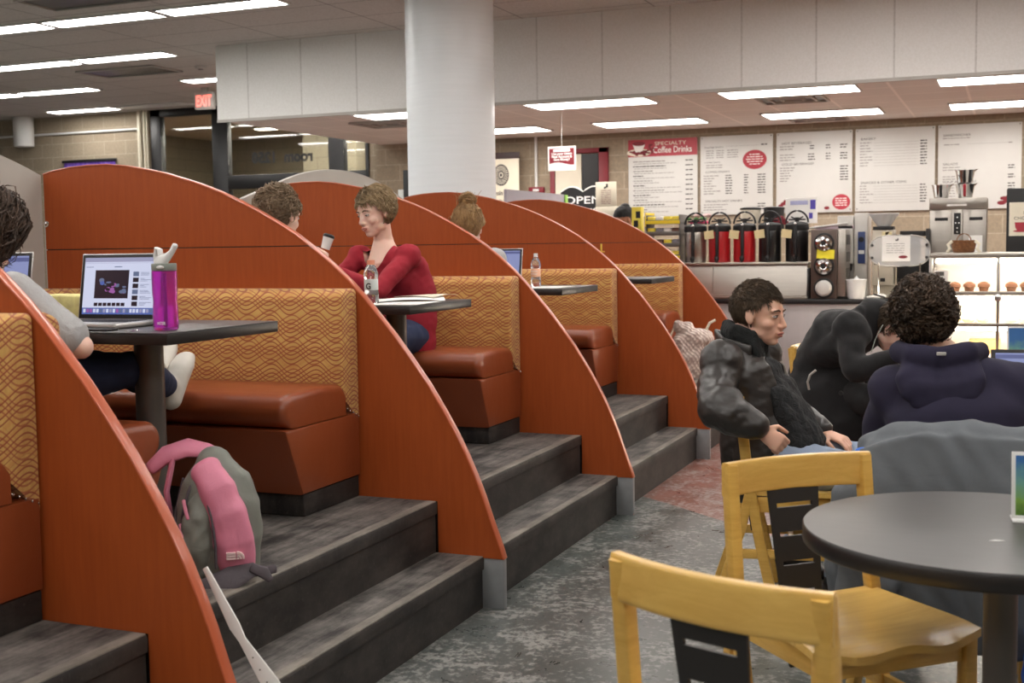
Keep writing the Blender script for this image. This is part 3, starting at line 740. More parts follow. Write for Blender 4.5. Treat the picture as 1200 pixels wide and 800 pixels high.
# door in the wall
d = MB(); d.box((-4.72, YB-0.04, 0), (-4.66+0.06, YB-0.001, 2.56), 0.004); d.box((-5.36, YB-0.04, 0), (-5.30, YB-0.001, 2.56), 0.004); d.box((-5.36, YB-0.04, 2.50), (-4.60, YB-0.001, 2.56), 0.004)
dr = struct(d.build('door_1', M['maroon']))
d = MB(); d.box((-5.29, YB-0.03, 0), (-4.95, YB-0.002, 2.49)); d.build('door_leaf', M['cream'], dr)
d = MB(); d.box((-4.94, YB-0.026, 0), (-4.73, YB-0.003, 2.49)); d.build('door_glass', M['black'], dr)
d = MB(); d.box((-5.0, YB-0.07, 1.0), (-4.97, YB-0.03, 1.12), 0.005); d.build('door_handle', M['chrome'], dr)
a = MB(); a.cyl((-5.55, YB-0.02, 2.08), (-5.55, YB-0.02, 2.73), 0.018, seg=10); tag(a.build('conduit_pipe', M['white']), 'white vertical conduit on the wall right of the roll-up banner', 'pipe')
t = thing('alarm_box', 'small maroon box on the wall under the white conduit', 'box', (-5.54, YB-0.035, 2.03))
a = MB(); a.box((-0.10, -0.03, 0), (0.10, 0.03, 0.075), 0.006); a.build('housing', M['maroon'], t)
a = MB(); a.box((-0.04, -0.036, 0.02), (0.04, -0.029, 0.05), 0.002); a.build('pull_bar', M['white'], t)
# hanging sign
t = thing('hanging_sign', 'small white and maroon sign hung on a wire from the low ceiling', 'sign', (-4.256, 11.8, 2.13))
a = MB(); a.box((-0.15, -0.004, 0), (0.15, 0.004, 0.245), 0.001); a.build('card', M['paper'], t)
a = MB(); a.prism([(-0.135, 0.075)]+[(-0.135+0.27*k/16, 0.070+0.014*math.sin(k/16*PI*1.6)) for k in range(17)]+[(0.135, 0.225), (-0.135, 0.225)], 'y', -0.0056, -0.0042, mi=0)
a.box((-0.09, -0.0066, 0.19), (0.09, -0.0056, 0.218), mi=1)
for k, s in enumerate(('Use your Union', 'Meal Account &', 'Save Money!')): sheet_text(a, s, 0.034, 0, 0.160-k*0.029, -0.0062, 1, 'CENTER', bold=0.0012)
a.build('printing', [M['maroon'], M['paper']], t)
a = MB(); a.cyl((0, 0, 0.245), (0, 0, H_LOW-2.13), 0.0025, seg=6); a.build('wire', M['white'], t)
# OPEN sign
t = thing('open_sign', 'black scalloped easel sign reading OPEN in white letters', 'sign', (-4.03, 11.8, 0))
pts = [(-0.24+0.24*k/12, 1.905+0.05*math.sin(PI*k/12)) for k in range(13)]+[(0.24*k/12, 1.905+0.05*math.sin(PI*k/12)) for k in range(1, 13)]
a = MB(); a.prism([(-0.24, 1.1), (0.24, 1.1)]+pts[::-1], 'y', -0.01, 0.01); a.build('board', M['matte_black'], t)
a = MB(); a.tube([(x, 0, z+0.006) for x, z in pts], 0.008, 6); a.build('rim', M['paper'], t)
a = MB(); sheet_text(a, 'OPEN', 0.105, 0, 1.79, -0.012, 0, 'CENTER', sx=1.5, bold=0.001); sheet_text(a, 'MARKET', 0.08, 0.02, 1.685, -0.012, 0, 'CENTER', sx=1.3); a.build('letters', M['paper'], t)
a = MB()
for s in (-1, 1): a.cyl((s*0.2, 0.02, 0.0), (s*0.2, 0.02, 1.2), 0.012, seg=8)
a.box((-0.22, -0.1, 0), (0.22, 0.14, 0.02), 0.005); a.build('stand', M['greymetal'], t)
t = thing('menu_stand', 'cream menu card standing right of the black OPEN sign', 'sign', (-3.66, 11.40, 0))
a = MB(); a.box((-0.105, -0.004, 1.74), (0.105, 0.004, 1.98), 0.001); a.build('card', M['cream'], t)
a = MB(); a.box((-0.015, -0.006, 1.925), (0.02, -0.004, 1.935)); a.box((0.0, -0.006, 1.925), (0.02, -0.004, 1.96)); a.box((-0.02, -0.006, 1.915), (0.0, -0.004, 1.93))
for k in range(8): dashes(a, -0.05, 1.895-k*0.018, 0.1, 0.004, -0.0045, 1)
a.build('printing', [M['ink'], M['maroon']], t)
a = MB(); a.cyl((0, 0.01, 0.0), (0, 0.01, 1.74), 0.01, seg=8); a.lathe([(0, 0), (0.13, 0), (0.12, 0.015), (0, 0.02)]); a.box((-0.11, -0.006, 1.63), (0.14, 0.006, 1.74), 0.002, mi=1); a.build('stand', [M['greymetal'], M['cream']], t)

# ---------------------------------------------------------------- serving counter
CY, CZ = 10.17, 0.905
M['counter_front'] = simple('grey_counter_panel', srgb(176, 170, 170), 0.5, var=0.03, vs=3, stretch=(12, 1, 0.6))
t = thing('service_counter', 'long grey serving counter with black worktop', 'counter', (-3.45, CY, 0))
a = MB(); a.box((0, 0.0, CZ-0.04), (5.6, 0.78, CZ), 0.008); a.build('worktop', M['black'], t)
a = MB()
for k in range(7): a.box((0.03+k*0.79, 0.03, 0.10), (0.03+(k+1)*0.79-0.004, 0.75, CZ-0.041), 0.002)
a.build('front_panels', M['counter_front'], t)
a = MB(); a.box((0.05, 0.08, 0), (5.5, 0.72, 0.10)); a.build('kick_plate', M['riser'], t)
TOP = CZ+0.0005
# airpot rack
t = thing('airpot_rack', 'stainless rack with sloping front under the row of airpots', 'rack', (-2.64, 10.25, TOP))
L = 1.09
a = MB(); a.box((0, 0, 0.285), (L, 0.36, 0.298), 0.003); a.box((0, -0.012, 0.28), (L, 0.004, 0.299), 0.004); a.build('shelf', M['steel'], t)
a = MB(); a.prism([(0.02, 0.28), (0.30, 0.28), (0.30, 0.02), (-0.035, 0.02), (-0.035, 0.03)], 'x', 0.01, L*0.27-0.002); a.prism([(0.02, 0.28), (0.30, 0.28), (0.30, 0.02), (-0.035, 0.02), (-0.035, 0.03)], 'x', L*0.27+0.002, L-0.01); a.build('sloped_panel', M['steel'], t)
a = MB(); a.box((0, -0.07, 0.0), (L, 0.0, 0.02), 0.003); a.box((0.02, -0.065, 0.02), (L-0.02, -0.045, 0.032), 0.002); a.build('drip_tray', M['steel'], t)
a = MB(); a.box((0.03, -0.06, 0.021), (L*0.3, -0.02, 0.024)); a.build('tray_grille', M['black'], t)
a = MB(); a.box((L-0.008, -0.03, 0.0), (L+0.012, 0.3, 0.25), 0.003); a.build('side_bracket', M['black'], t)
def airpot(label, mat, first=[]):
    t = thing('airpot', label, 'coffee airpot', (0, 0, 0), group='airpots on the stainless rack')
    a = MB(); a.lathe([(0, 0.0), (0.088, 0.0), (0.094, 0.01), (0.094, 0.245), (0.09, 0.262), (0.07, 0.27), (0, 0.27)], seg=36); a.build('body', mat, t)
    a = MB(); a.lathe([(0, 0.27), (0.094, 0.262), (0.098, 0.275), (0.096, 0.31), (0.08, 0.325), (0.03, 0.335), (0, 0.336)], seg=32); a.build('lid', M['matte_black'], t)
    a = MB(); a.tube([(0.092*math.cos(R(q)), 0.0, 0.325+0.10*math.sin(R(q))) for q in range(0, 181, 12)], 0.008, 8); a.box((-0.07, -0.008, 0.345), (0.07, 0.008, 0.358), 0.003); a.cyl((0, 0, 0.33), (0, 0, 0.37), 0.018, seg=12); a.cyl((-0.05,0,0.375),(0,0,0.35),0.006,seg=6); a.cyl((0.05,0,0.375),(0,0,0.35),0.006,seg=6); a.build('handle', M['matte_black'], t)
    a = MB(); a.box((-0.014, -0.112, 0.05), (0.014, -0.09, 0.31), 0.005); a.ell((0, -0.118, 0.032), (0.02, 0.026, 0.028)); a.cyl((0, -0.125, 0.001), (0, -0.12, 0.02), 0.012, seg=12); a.build('gauge_tap', M['matte_black'], t)
    a = MB(); a.box((-0.016, -0.116, 0.045), (0.016, -0.108, 0.053), 0.001); a.ell((0.0, -0.10, 0.315), (0.012, 0.012, 0.012)); a.build('chrome_fittings', M['chrome'], t)
    return t
M['pot_red'] = simple('red_enamel', srgb(176, 28, 34), 0.32, var=0.05, Coat_Weight=0.3)
M['pot_black'] = simple('black_enamel', srgb(22, 20, 21), 0.28, Coat_Weight=0.3)
note = simple('cream_note', srgb(224, 208, 160), 0.8)
for k, (x, mt, L_) in enumerate(((-2.535, M['steel'], 'plain stainless coffee airpot, leftmost on the rack'), (-2.325, M['pot_red'], 'red coffee airpot beside the stainless one'), (-2.11, M['pot_red'], 'red coffee airpot in the middle of the rack'), (-1.895, M['pot_black'], 'black coffee airpot beside a red one'), (-1.67, M['pot_black'], 'black coffee airpot at the right end of the rack'))):
    t = airpot(L_, mt); t.location = (x, 10.41, TOP+0.3025)
    if k:
        a = MB(); a.box((-0.045, -0.002, -0.035), (0.045, 0.0, 0.035), M=TR(-0.07, -0.10, 0.235, 0, 0.12*(-1)**k, -0.25)); a.build('paper_note', note, t)

# flower-like trinkets and canisters behind the pots, on a wall shelf
t = thing('back_shelf', 'stainless shelf carrying canisters behind the airpots', 'shelf', (-2.3, 10.72, TOP))
a = MB(); a.box((-0.5, 0, 0.55), (0.9, 0.2, 0.565), 0.003); a.build('shelf_board', M['steel'], t)
a = MB()
for x in (-0.48, 0.88): a.box((x-0.012, 0.09, 0), (x+0.012, 0.11, 0.55), 0.003)
a.build('posts', M['steel'], t)
def canister(x, mat, L_):
    t = thing('canister', L_, 'canister', (x, 10.82, TOP+0.5655), group='lidded canisters')
    a = MB(); a.lathe([(0, 0), (0.082, 0), (0.088, 0.01), (0.088, 0.19), (0, 0.19)]); a.build('body', mat, t)
    a = MB(); a.lathe([(0, 0.19), (0.092, 0.19), (0.092, 0.205), (0.06, 0.212), (0, 0.212)]); a.build('lid', M['matte_black'], t)
canister(-2.14, M['cream'], 'cream canister with black lid above the middle red airpot'); canister(-1.935, M['matte_black'], 'dark canister with black lid above the black airpot')
t = thing('flower_pot', 'small pot of pink paper flowers behind the stainless airpot', 'flower pot', (-2.6, 10.82, TOP+0.5655))
a = MB(); a.lathe([(0, 0), (0.04, 0), (0.055, 0.06), (0, 0.06)]); a.build('pot', M['matte_black'], t)
a = MB()
for k in range(16):
    an = k*2.4; r_ = 0.02+0.012*(k % 6); a.ell((r_*math.cos(an)*1.4, r_*math.sin(an), 0.09+0.03*(k % 3)), (0.026, 0.02, 0.016), mi=k % 3, seg=8, ring=5)
a.build('flowers', [simple('pink_paper', srgb(200, 60, 110), 0.7), simple('green_leaf', srgb(70, 120, 60), 0.7), simple('cream_petal', srgb(225, 190, 190), 0.7)], t)
t = thing('display_card', 'white and purple display card standing above the black airpots', 'sign', (-1.80, 10.73, TOP+0.5655))
a = MB(); a.box((-0.02, 0, 0.06), (0.25, 0.006, 0.28), 0.001); a.build('card', M['paper'], t)
a = MB(); a.box((0.02, -0.002, 0.22), (0.17, 0, 0.255), mi=0); a.box((0.19, -0.002, 0.18), (0.235, 0, 0.26), mi=1); a.box((0.18, -0.002, 0.10), (0.21, 0, 0.15), mi=1)
for k in range(5): a.ell((-0.02-0.02*k, -0.004, 0.07+0.02*(k % 3)), (0.03, 0.008, 0.02), mi=2, seg=10, ring=6)
a.build('printing', [simple('pale_blue_print', srgb(176, 178, 214), 0.6), simple('violet_print', srgb(86, 74, 176), 0.6), M['maroon']], t)
a = MB(); a.box((0.1, 0.0, 0.0), (0.14, 0.05, 0.06), 0.003); a.build('foot', M['steel'], t)

# candy rack left of the airpots
t = thing('candy_rack', 'wire rack with rows of yellow and grey snack bars behind the partition', 'rack', (-2.97, 10.36, TOP))
a = MB()
for z in (0.34, 0.44, 0.54, 0.64): a.box((0, 0, z), (0.31, 0.26, z+0.01), 0.002); a.box((0, -0.006, z), (0.31, 0.0, z+0.035), 0.002)
for x in (0, 0.30): a.box((x, 0.0, 0), (x+0.01, 0.26, 0.72), 0.002)
a.build('shelves', M['greymetal'], t)
a = MB(); a.box((0.0, -0.01, 0.62), (0.008, 0.27, 0.74)); a.box((0.0, -0.012, 0.64), (0.31, -0.007, 0.67)); a.box((0.0, -0.012, 0.34), (0.31, -0.007, 0.365)); a.build('yellow_trim', simple('yellow_card', srgb(228, 200, 40), 0.6), t)
barm = [simple('yellow_wrapper', srgb(236, 214, 70), 0.35), simple('grey_wrapper', srgb(120, 116, 124), 0.35), simple('white_wrapper', srgb(224, 220, 214), 0.35), simple('brown_wrapper', srgb(96, 60, 44), 0.35)]
names = {0: 'yellow', 1: 'grey', 2: 'white', 3: 'brown'}
for r_, z in enumerate((0.351, 0.451, 0.551, 0.651)):
    for k in range(4):
        mi = (k+r_*2) % 4 if r_ != 0 else 0
        if r_ == 3: mi = (0, 2, 0, 0, 2)[k]
        a = MB(); a.box((-0.034, -0.09, 0), (0.034, 0.09, 0.055), 0.012, seg=3); a.box((-0.02, -0.091, 0.015), (0.02, -0.0895, 0.04))
        o = a.build('snack_box', barm[mi]); o.location = (-2.97+0.045+k*0.073, 10.36+0.11, TOP+z)
        tag(o, '%s snack box, %s shelf of the candy rack, %s from the left' % (names[mi], ('bottom', 'second', 'third', 'top')[r_], ('first', 'second', 'third', 'fourth', 'fifth')[k]), 'snack', 'snack boxes on the candy rack')
t = thing('yellow_carton', 'tall yellow carton beside the person in the black cap', 'carton', (-3.165, 10.6, TOP))
a = MB(); a.box((0, 0, 0), (0.09, 0.09, 0.80), 0.004); a.build('body', barm[0], t)
a = MB(); a.box((0.02, -0.002, 0.62), (0.06, 0.0, 0.68)); a.box((0.04, -0.002, 0.70), (0.08, 0.0, 0.76)); a.build('printing', M['matte_black'], t)

# cup dispenser
M['alu_light'] = simple('silver_cup', srgb(214, 212, 208), 0.35, metal=0.3)
t = thing('cup_dispenser', 'brown steel dispenser tower with three round cup lids', 'dispenser', (-1.525, 10.2, TOP))
a = MB(); a.box((0, 0, 0), (0.21, 0.34, 0.565), 0.006); a.build('cabinet', simple('brown_steel', srgb(96, 82, 76), 0.35, metal=0.5), t)
a = MB(); a.box((0.211, 0.02, 0.02), (0.275, 0.33, 0.56), 0.004)
for z in (0.44, 0.30, 0.17): a.box((0.2755, 0.05, z), (0.279, 0.3, z+0.08), 0.001, mi=1)
a.build('side_panel', [M['steel'], M['greymetal']], t)
for z, md in ((0.455, 0), (0.268, 0), (0.088, 1)):
    a = MB(); a.cyl((0.108, -0.022, z), (0.108, 0.0, z), 0.083, seg=36, bev=0.006, mi=0); a.build('collar', M['matte_black'], t)
    a = MB(); a.lathe([(0.066, 0), (0.066, 0.012), (0.05, 0.03), (0.03, 0.034), (0, 0.034 if md else 0.02)], M=Matrix.Translation((0.108, -0.022, z)) @ Matrix.Rotation(PI/2, 4, 'X')); 
    if not md: a.cyl((0.108, -0.052, z), (0.108, -0.038, z), 0.034, seg=24, mi=1)
    a.build('cup_lid', [M['chrome'] if not md else M['alu_light'], M['matte_black']], t)
a = MB(); a.box((0.03, -0.026, 0.335), (0.17, -0.023, 0.41), M=TR(0, 0, 0, 0, 0.06)); a.build('yellow_note', simple('yellow_note', srgb(240, 226, 60), 0.7), t)
# coffee machine
t = thing('espresso_machine', 'tall pale coffee machine with a blue control strip', 'coffee machine', (-1.36, 10.56, TOP))
a = MB(); a.box((0.0, 0, 0.28), (0.13, 0.28, 0.68), 0.008); a.box((0.135, 0.02, 0.0), (0.245, 0.3, 0.70), 0.008); a.box((0.0, 0.1, 0.0), (0.135, 0.3, 0.28), 0.006); a.build('housing', simple('pale_enamel', srgb(196, 192, 186), 0.3, metal=0.2), t)
a = MB(); a.box((0.165, 0.012, 0.28), (0.225, 0.02, 0.545), 0.003, mi=0); a.cyl((0.195, 0.0, 0.48), (0.195, 0.012, 0.48), 0.022, mi=1); a.box((0.172, 0.006, 0.36), (0.218, 0.0125, 0.39), mi=2); a.box((0.03, -0.004, 0.32), (0.10, 0.0, 0.36), 0.001, mi=0)
a.build('control_panel', [simple('blue_panel', srgb(44, 62, 110), 0.4), M['matte_black'], M['white']], t)
a = MB(); a.box((-0.18, -0.02, 0.60), (0.16, 0.12, 0.612), 0.003, M=TR(0, 0, 0.0, 0, -0.12)); a.box((-0.19, 0.0, 0.57), (0.13, 0.2, 0.60), 0.004, M=TR(0, 0, 0.0, 0, 0.0), mi=1); a.build('paper_stack', [M['paper'], simple('pinkish_paper', srgb(226, 204, 214), 0.8)], t)
a = MB(); a.box((0.02, 0.0, 0.22), (0.11, 0.1, 0.28), 0.004); a.cyl((0.065, 0.03, 0.18), (0.065, 0.03, 0.22), 0.015, seg=12); a.build('spout', M['matte_black'], t)
t = thing('lidded_jug', 'clear plastic jug with white lid beside the cup dispenser', 'jug', (-1.165, 10.24, TOP))
N = NT('clear_plastic'); N.col((0.92, 0.93, 0.93, 1)); N.set(Roughness=0.12, IOR=1.4, Transmission_Weight=0.85); M['clear'] = N.m
a = MB(); a.lathe([(0, 0), (0.062, 0), (0.07, 0.02), (0.078, 0.145), (0.0745, 0.145), (0.066, 0.02), (0, 0.006)]); a.build('body', M['white'], t)
a = MB(); a.lathe([(0, 0.146), (0.082, 0.146), (0.082, 0.158), (0.02, 0.163), (0, 0.19)]); a.build('lid', M['white'], t)
# grinder
t = thing('coffee_grinder', 'coffee grinder with white funnel hopper, behind the clear guard', 'grinder', (-0.985, 10.55, TOP))
a = MB(); a.box((-0.085, -0.06, 0.10), (0.085, 0.16, 0.56), 0.01); a.box((-0.09, -0.1, 0.0), (0.09, 0.16, 0.02), 0.004); a.box((-0.085, 0.05, 0.02), (0.085, 0.16, 0.10), 0.004); a.build('housing', simple('beige_enamel', srgb(196, 186, 170), 0.35), t)
a = MB(); a.lathe([(0, 0.60), (0.055, 0.60), (0.118, 0.69), (0.122, 0.692), (0.122, 0.685), (0.05, 0.585), (0, 0.585)]); a.build('hopper', M['white'], t)
a = MB(); a.box((-0.08, -0.065, 0.555), (0.08, 0.12, 0.585), 0.004); a.box((-0.07, -0.064, 0.27), (0.02, -0.06, 0.33), 0.002); a.box((-0.02, -0.064, 0.13), (0.02, -0.06, 0.16), 0.002); a.build('dark_trim', M['matte_black'], t)
a = MB(); a.box((-0.06, -0.067, 0.49), (-0.01, -0.065, 0.54), M=TR(0,0,0,0,0.1)); a.box((0.02, -0.067, 0.48), (0.07, -0.065, 0.54)); a.build('notes', note, t)
t = thing('equipment_stand', 'dark shelf unit behind the clear guard, right of the grinder', 'stand', (-0.885, 10.62, TOP))
a = MB(); a.box((0.0, 0, 0), (0.24, 0.25, 0.30), 0.004); a.box((0.02, 0.02, 0.50), (0.22, 0.2, 0.545), 0.006); a.box((0.06, 0.1, 0.3), (0.18, 0.14, 0.5)); a.build('frame', M['matte_black'], t)
a = MB(); a.cyl((0.14, -0.05, 0.001), (0.14, -0.05, 0.14), 0.05, seg=20, bev=0.01); a.build('steel_can', M['steel'], t)
# sneeze guard with paper sign
t = thing('counter_guard', 'rounded clear plastic guard holding a white paper sign', 'guard', (-0.84, 10.30, TOP))
N = NT('smoky_plastic'); N.col((0.75, 0.75, 0.75, 1)); N.set(Roughness=0.15, Alpha=0.38); M['smoky'] = N.m
pts = []
for q in range(0, 360, 10):
    c_, s_ = math.cos(R(q)), math.sin(R(q)); pts.append((math.copysign(abs(c_)**0.55, c_)*0.235, 0.385+math.copysign(abs(s_)**0.8, s_)*0.125))
a = MB(); a.prism(pts, 'y', -0.003, 0.003, 0.001); a.build('panel', M['smoky'], t)
a = MB()
a.tube([(x, -0.001, z) for x, z in pts+pts[:1]], 0.005, 6)
for x, z in ((-0.21, 0.43), (-0.21, 0.33), (0.21, 0.43), (0.21, 0.33)): a.cyl((x, -0.012, z), (x, 0.01, z), 0.012, seg=12, mi=1)
a.build('rim', [M['soffit_edge'], M['black']], t)
a = MB(); a.box((-0.135, -0.009, 0.30), (0.085, -0.005, 0.505)); a.build('paper_sign', M['paper'], t)
a = MB(); disc(a, 0.03, 0.335, 0.035, 0.012, 0, -0.0095); a.box((-0.03, -0.011, 0.465), (-0.008, -0.0095, 0.475), mi=1); a.box((-0.016, -0.011, 0.465), (-0.006, -0.0095, 0.485), mi=1)
for k in range(5): dashes(a, -0.10, 0.44-k*0.018, 0.14, 0.004, -0.0095, 2)
a.build('sign_printing', [M['maroon'], M['ink'], M['ink_grey']], t)
a = MB()
for x in (-0.16, 0.16): a.cyl((x, 0.0, 0), (x, 0.0, 0.285), 0.006, seg=8)
a.build('stand', M['chrome'], t)
a = MB(); a.box((0, 0, 0), (0.028, 0.03, 0.56), 0.004); o = a.build('post', M['matte_black']); o.location = (-0.645, 10.4, TOP); tag(o, 'black upright post between the clear guard and the brewer', 'post')
# stainless brewer
t = thing('coffee_brewer', 'large stainless double coffee brewer with black keypad', 'coffee brewer', (-0.62, 10.42, TOP))
a = MB(); a.box((0, 0.02, 0.0), (0.17, 0.40, 0.71), 0.006); a.box((0.25, 0.02, 0.0), (0.43, 0.40, 0.71), 0.006); a.box((0.17, 0.005, 0.0), (0.25, 0.40, 0.71), 0.004); a.box((-0.003, 0.0, 0.71), (0.433, 0.42, 0.80), 0.008); a.build('housing', M['steel'], t)
a = MB(); a.box((0.185, -0.001, 0.51), (0.237, 0.006, 0.68), 0.012, mi=0)
for k, (x, z) in enumerate(((0.211, 0.645), (0.199, 0.60), (0.223, 0.60), (0.211, 0.56), (0.211, 0.528))): a.cyl((x, -0.004, z), (x, 0, z), 0.006, seg=10, mi=1)
for x in (0.04, 0.30): a.box((x, 0.014, 0.62), (x+0.10, 0.022, 0.645), 0.002, mi=0)
a.build('keypad', [M['matte_black'], M['white']], t)
a = MB(); a.box((0.13, -0.003, 0.735), (0.28, 0.0, 0.75), mi=0); a.box((0.30, 0.016, 0.35), (0.40, 0.019, 0.5), mi=0); a.build('stickers', M['paper'], t)
def pitcher(x, y, z, L_, red=False):
    t = thing('steel_pitcher', L_, 'pitcher', (x, y, z), group='steel pitchers on the brewer')
    a = MB(); a.lathe([(0, 0), (0.052, 0), (0.056, 0.01), (0.074, 0.105), (0.078, 0.112), (0.072, 0.112), (0.052, 0.012), (0, 0.008)]); a.prism([(0.06, 0.112), (0.10, 0.12), (0.06, 0.085)], 'y', -0.012, 0.012); a.build('body', M['chrome'], t)
    a = MB(); a.tube([(0.0, -0.075, 0.105), (0.0, -0.108, 0.10), (0.0, -0.105, 0.06), (0.0, -0.08, 0.03), (0, -0.062, 0.02)], 0.011, 8); a.build('handle', M['red'] if red else M['matte_black'], t)
pitcher(-0.54, 10.6, TOP+0.8005, 'steel pitcher with black handle on the left of the brewer top'); pitcher(-0.36, 10.6, TOP+0.8005, 'steel pitcher with red handle on the right of the brewer top', True)
pitcher(-0.362, 10.6, TOP+0.8005+0.113, 'steel pitcher stacked on top of the red handled one')
# hot chocolate machine
t = thing('drink_machine', 'black drink machine with cream hot chocolate poster at the right edge', 'drink machine', (-0.045, 10.35, TOP))
a = MB(); a.box((0, 0, 0), (0.34, 0.5, 0.86), 0.01); a.build('housing', M['matte_black'], t)
a = MB(); a.box((0.02, -0.004, 0.49), (0.32, -0.001, 0.75)); a.build('poster', M['cream'], t)
a = MB(); sheet_text(a, 'HOT', 0.04, 0.17, 0.655, -0.005, 1, 'CENTER', sx=1.1); sheet_text(a, 'CHOCOLATE', 0.035, 0.17, 0.615, -0.005, 1, 'CENTER', sx=1.1)
a.prism([(0.06, 0.595), (0.15, 0.595), (0.145, 0.555), (0.13, 0.53), (0.08, 0.53), (0.065, 0.555)], 'y', -0.006, -0.0045, mi=0); disc(a, 0.105, 0.527, 0.055, 0.008, 0, -0.0045); a.box((0.02, -0.003, 0.335), (0.32, 0.0, 0.34), mi=0)
a.build('printing', [M['red'], M['ink']], t)
# ---- lit pastry case
t = thing('pastry_case', 'brightly lit glass pastry case with shelves of baked goods', 'display case', (-0.56, 9.52, 0))
W_, D_ = 1.5, 0.60
M['case_white'] = simple('case_white', srgb(232, 228, 220), 0.5, var=0.02)
a = MB(); a.box((0, 0, 0), (W_, D_, 0.52), 0.008); a.build('base', M['counter_front'], t)
a = MB(); a.box((0, 0.02, 1.235), (W_, D_, 1.275), 0.006)
for x in (0.0, 0.46, 0.92, W_-0.025): a.box((x, 0.0, 0.52), (x+0.022, 0.025, 1.24), 0.003)
for x in (0.0, W_-0.025): a.box((x, D_-0.03, 0.52), (x+0.025, D_, 1.24), 0.003)
for z in (0.735, 0.965): a.box((0, -0.004, z), (W_, 0.022, z+0.03), 0.004)
a.build('frame', M['steel'], t)
a = MB(); a.box((0.02, D_-0.03, 0.52), (W_-0.02, D_-0.02, 1.235)); a.build('back_panel', M['case_white'], t)
for z in (0.740, 0.970):
    a = MB(); a.box((0.025, 0.026, z), (W_-0.025, D_-0.04, z+0.012), 0.002); a.build('shelf', M['case_white'], t)
M['case_lamp'] = emis('case_lamp', (1.0, 0.90, 0.74, 1), 22.0)
for z in (1.215, 0.945, 0.718):
    a = MB(); a.cyl((0.04, 0.07, z), (W_-0.04, 0.07, z), 0.013, seg=10); a.build('lamp_tube', M['case_lamp'], t)
N = NT('case_glass'); N.col((0.97, 0.98, 0.97, 1)); N.set(Roughness=0.0, IOR=1.45, Transmission_Weight=1.0, Alpha=0.25); M['caseglass'] = N.m
a = MB(); a.box((0.023, 0.004, 0.525), (0.46, 0.008, 1.233)); a.box((0.482, 0.004, 0.525), (0.92, 0.008, 1.233)); a.box((0.942, 0.004, 0.525), (W_-0.026, 0.008, 1.233)); a.build('glass_front', M['caseglass'], t)
a = MB(); a.cyl((0.47, -0.02, 0.95), (0.47, 0.0, 0.95), 0.028, seg=16, bev=0.004); a.box((0.445, -0.03, 0.935), (0.495, -0.018, 0.965), 0.004); a.build('latch', M['chrome'], t)
a = MB(); a.box((0.03, -0.003, 1.0), (0.13, 0.0, 1.15)); a.box((0.04, -0.0045, 1.11), (0.10, -0.003, 1.14), mi=1); a.box((-0.004, 0.0, 1.02), (-0.001, 0.12, 1.24)); a.build('price_cards', [M['paper'], M['greymetal']], t)
pm = [simple('golden_pastry', srgb(206, 150, 84), 0.6, var=0.25, vs=40), simple('brown_muffin', srgb(110, 70, 46), 0.7, var=0.2, vs=40), simple('pale_bread', srgb(226, 196, 144), 0.6, var=0.1, vs=30), simple('yellow_cake', srgb(240, 206, 90), 0.6)]
pn = ['golden pastry', 'brown muffin', 'pale roll', 'yellow cake']
shelfname = {0.9825: 'top', 0.7525: 'middle', 0.5205: 'bottom'}
xi = 0
for z in (0.9825, 0.7525, 0.5205):
    cnt = 0
    for x in (0.17, 0.27, 0.37, 0.56, 0.66, 0.76, 0.86):
        kind = (xi*7+cnt*3+1) % 3 if z > 0.6 else (3 if cnt == 1 else 2)
        a = MB()
        if kind == 1: a.lathe([(0, 0), (0.028, 0), (0.036, 0.035), (0.045, 0.04), (0.042, 0.06), (0.02, 0.075), (0, 0.078)], seg=16)
        elif kind == 0: a.loft([(-0.045, 0.02, 0.022), (-0.02, -0.005, 0.026), (0.02, -0.005, 0.026), (0.045, 0.02, 0.022)], [0.012, 0.024, 0.024, 0.012], seg=10)
        elif kind == 2: a.ell((0, 0, 0.026), (0.05, 0.035, 0.026), seg=14, ring=8)
        else: a.cyl((0, 0, 0), (0, 0, 0.06), 0.055, seg=20, bev=0.012)
        o = a.build('pastry', pm[kind]); o.location = (-0.56+x, 9.52+0.15+0.02*(cnt % 3), z+0.0005)
        tag(o, '%s on the %s shelf of the pastry case, %s from the left' % (pn[kind], shelfname[z], ('first', 'second', 'third', 'fourth', 'fifth', 'sixth', 'seventh')[cnt]), 'pastry', 'baked goods in the pastry case'); cnt += 1
    xi += 1
a = MB(); a.box((-0.11, -0.08, 0), (0.11, 0.08, 0.10), 0.003); o = a.build('carton', simple('brown_carton', srgb(196, 150, 92), 0.7)); o.location = (-0.18, 9.52+0.35, 0.5205); tag(o, 'brown carton on the bottom shelf of the pastry case', 'carton')
# basket on the case
t = thing('wicker_basket', 'small brown wicker basket with ribbon on the pastry case', 'basket', (-0.335, 9.75, 1.2765))
wk = simple('wicker', srgb(128, 84, 50), 0.7, var=0.3, vs=60)
a = MB(); a.lathe([(0, 0), (0.07, 0), (0.085, 0.05), (0.092, 0.09), (0.084, 0.09), (0.075, 0.05), (0, 0.012)], seg=24)
for k in range(5): a.tube([((0.073+0.004*k)*math.cos(2*PI*j/24), (0.073+0.004*k)*math.sin(2*PI*j/24), 0.012+0.018*k+0.003*(j % 2)) for j in range(25)], 0.006, 5)
a.build('bowl', wk, t)
a = MB(); a.tube([(0.05*math.cos(R(q)), 0, 0.085+0.055*math.sin(R(q))) for q in range(0, 181, 15)], 0.004, 6); a.build('handle', wk, t)
a = MB()
for s in (-1, 1): a.loft([(s*0.08, -0.05, 0.085), (s*0.11, -0.05, 0.06), (s*0.095, -0.06, 0.03), (s*0.115, -0.055, 0.002)], [(0.012, 0.003)]*4, seg=8)
a.build('ribbon', M['cream'], t)
t = thing('napkin_heap', 'crumpled white napkin with a dark pen on the worktop', 'napkin', (-1.02, 10.25, TOP))
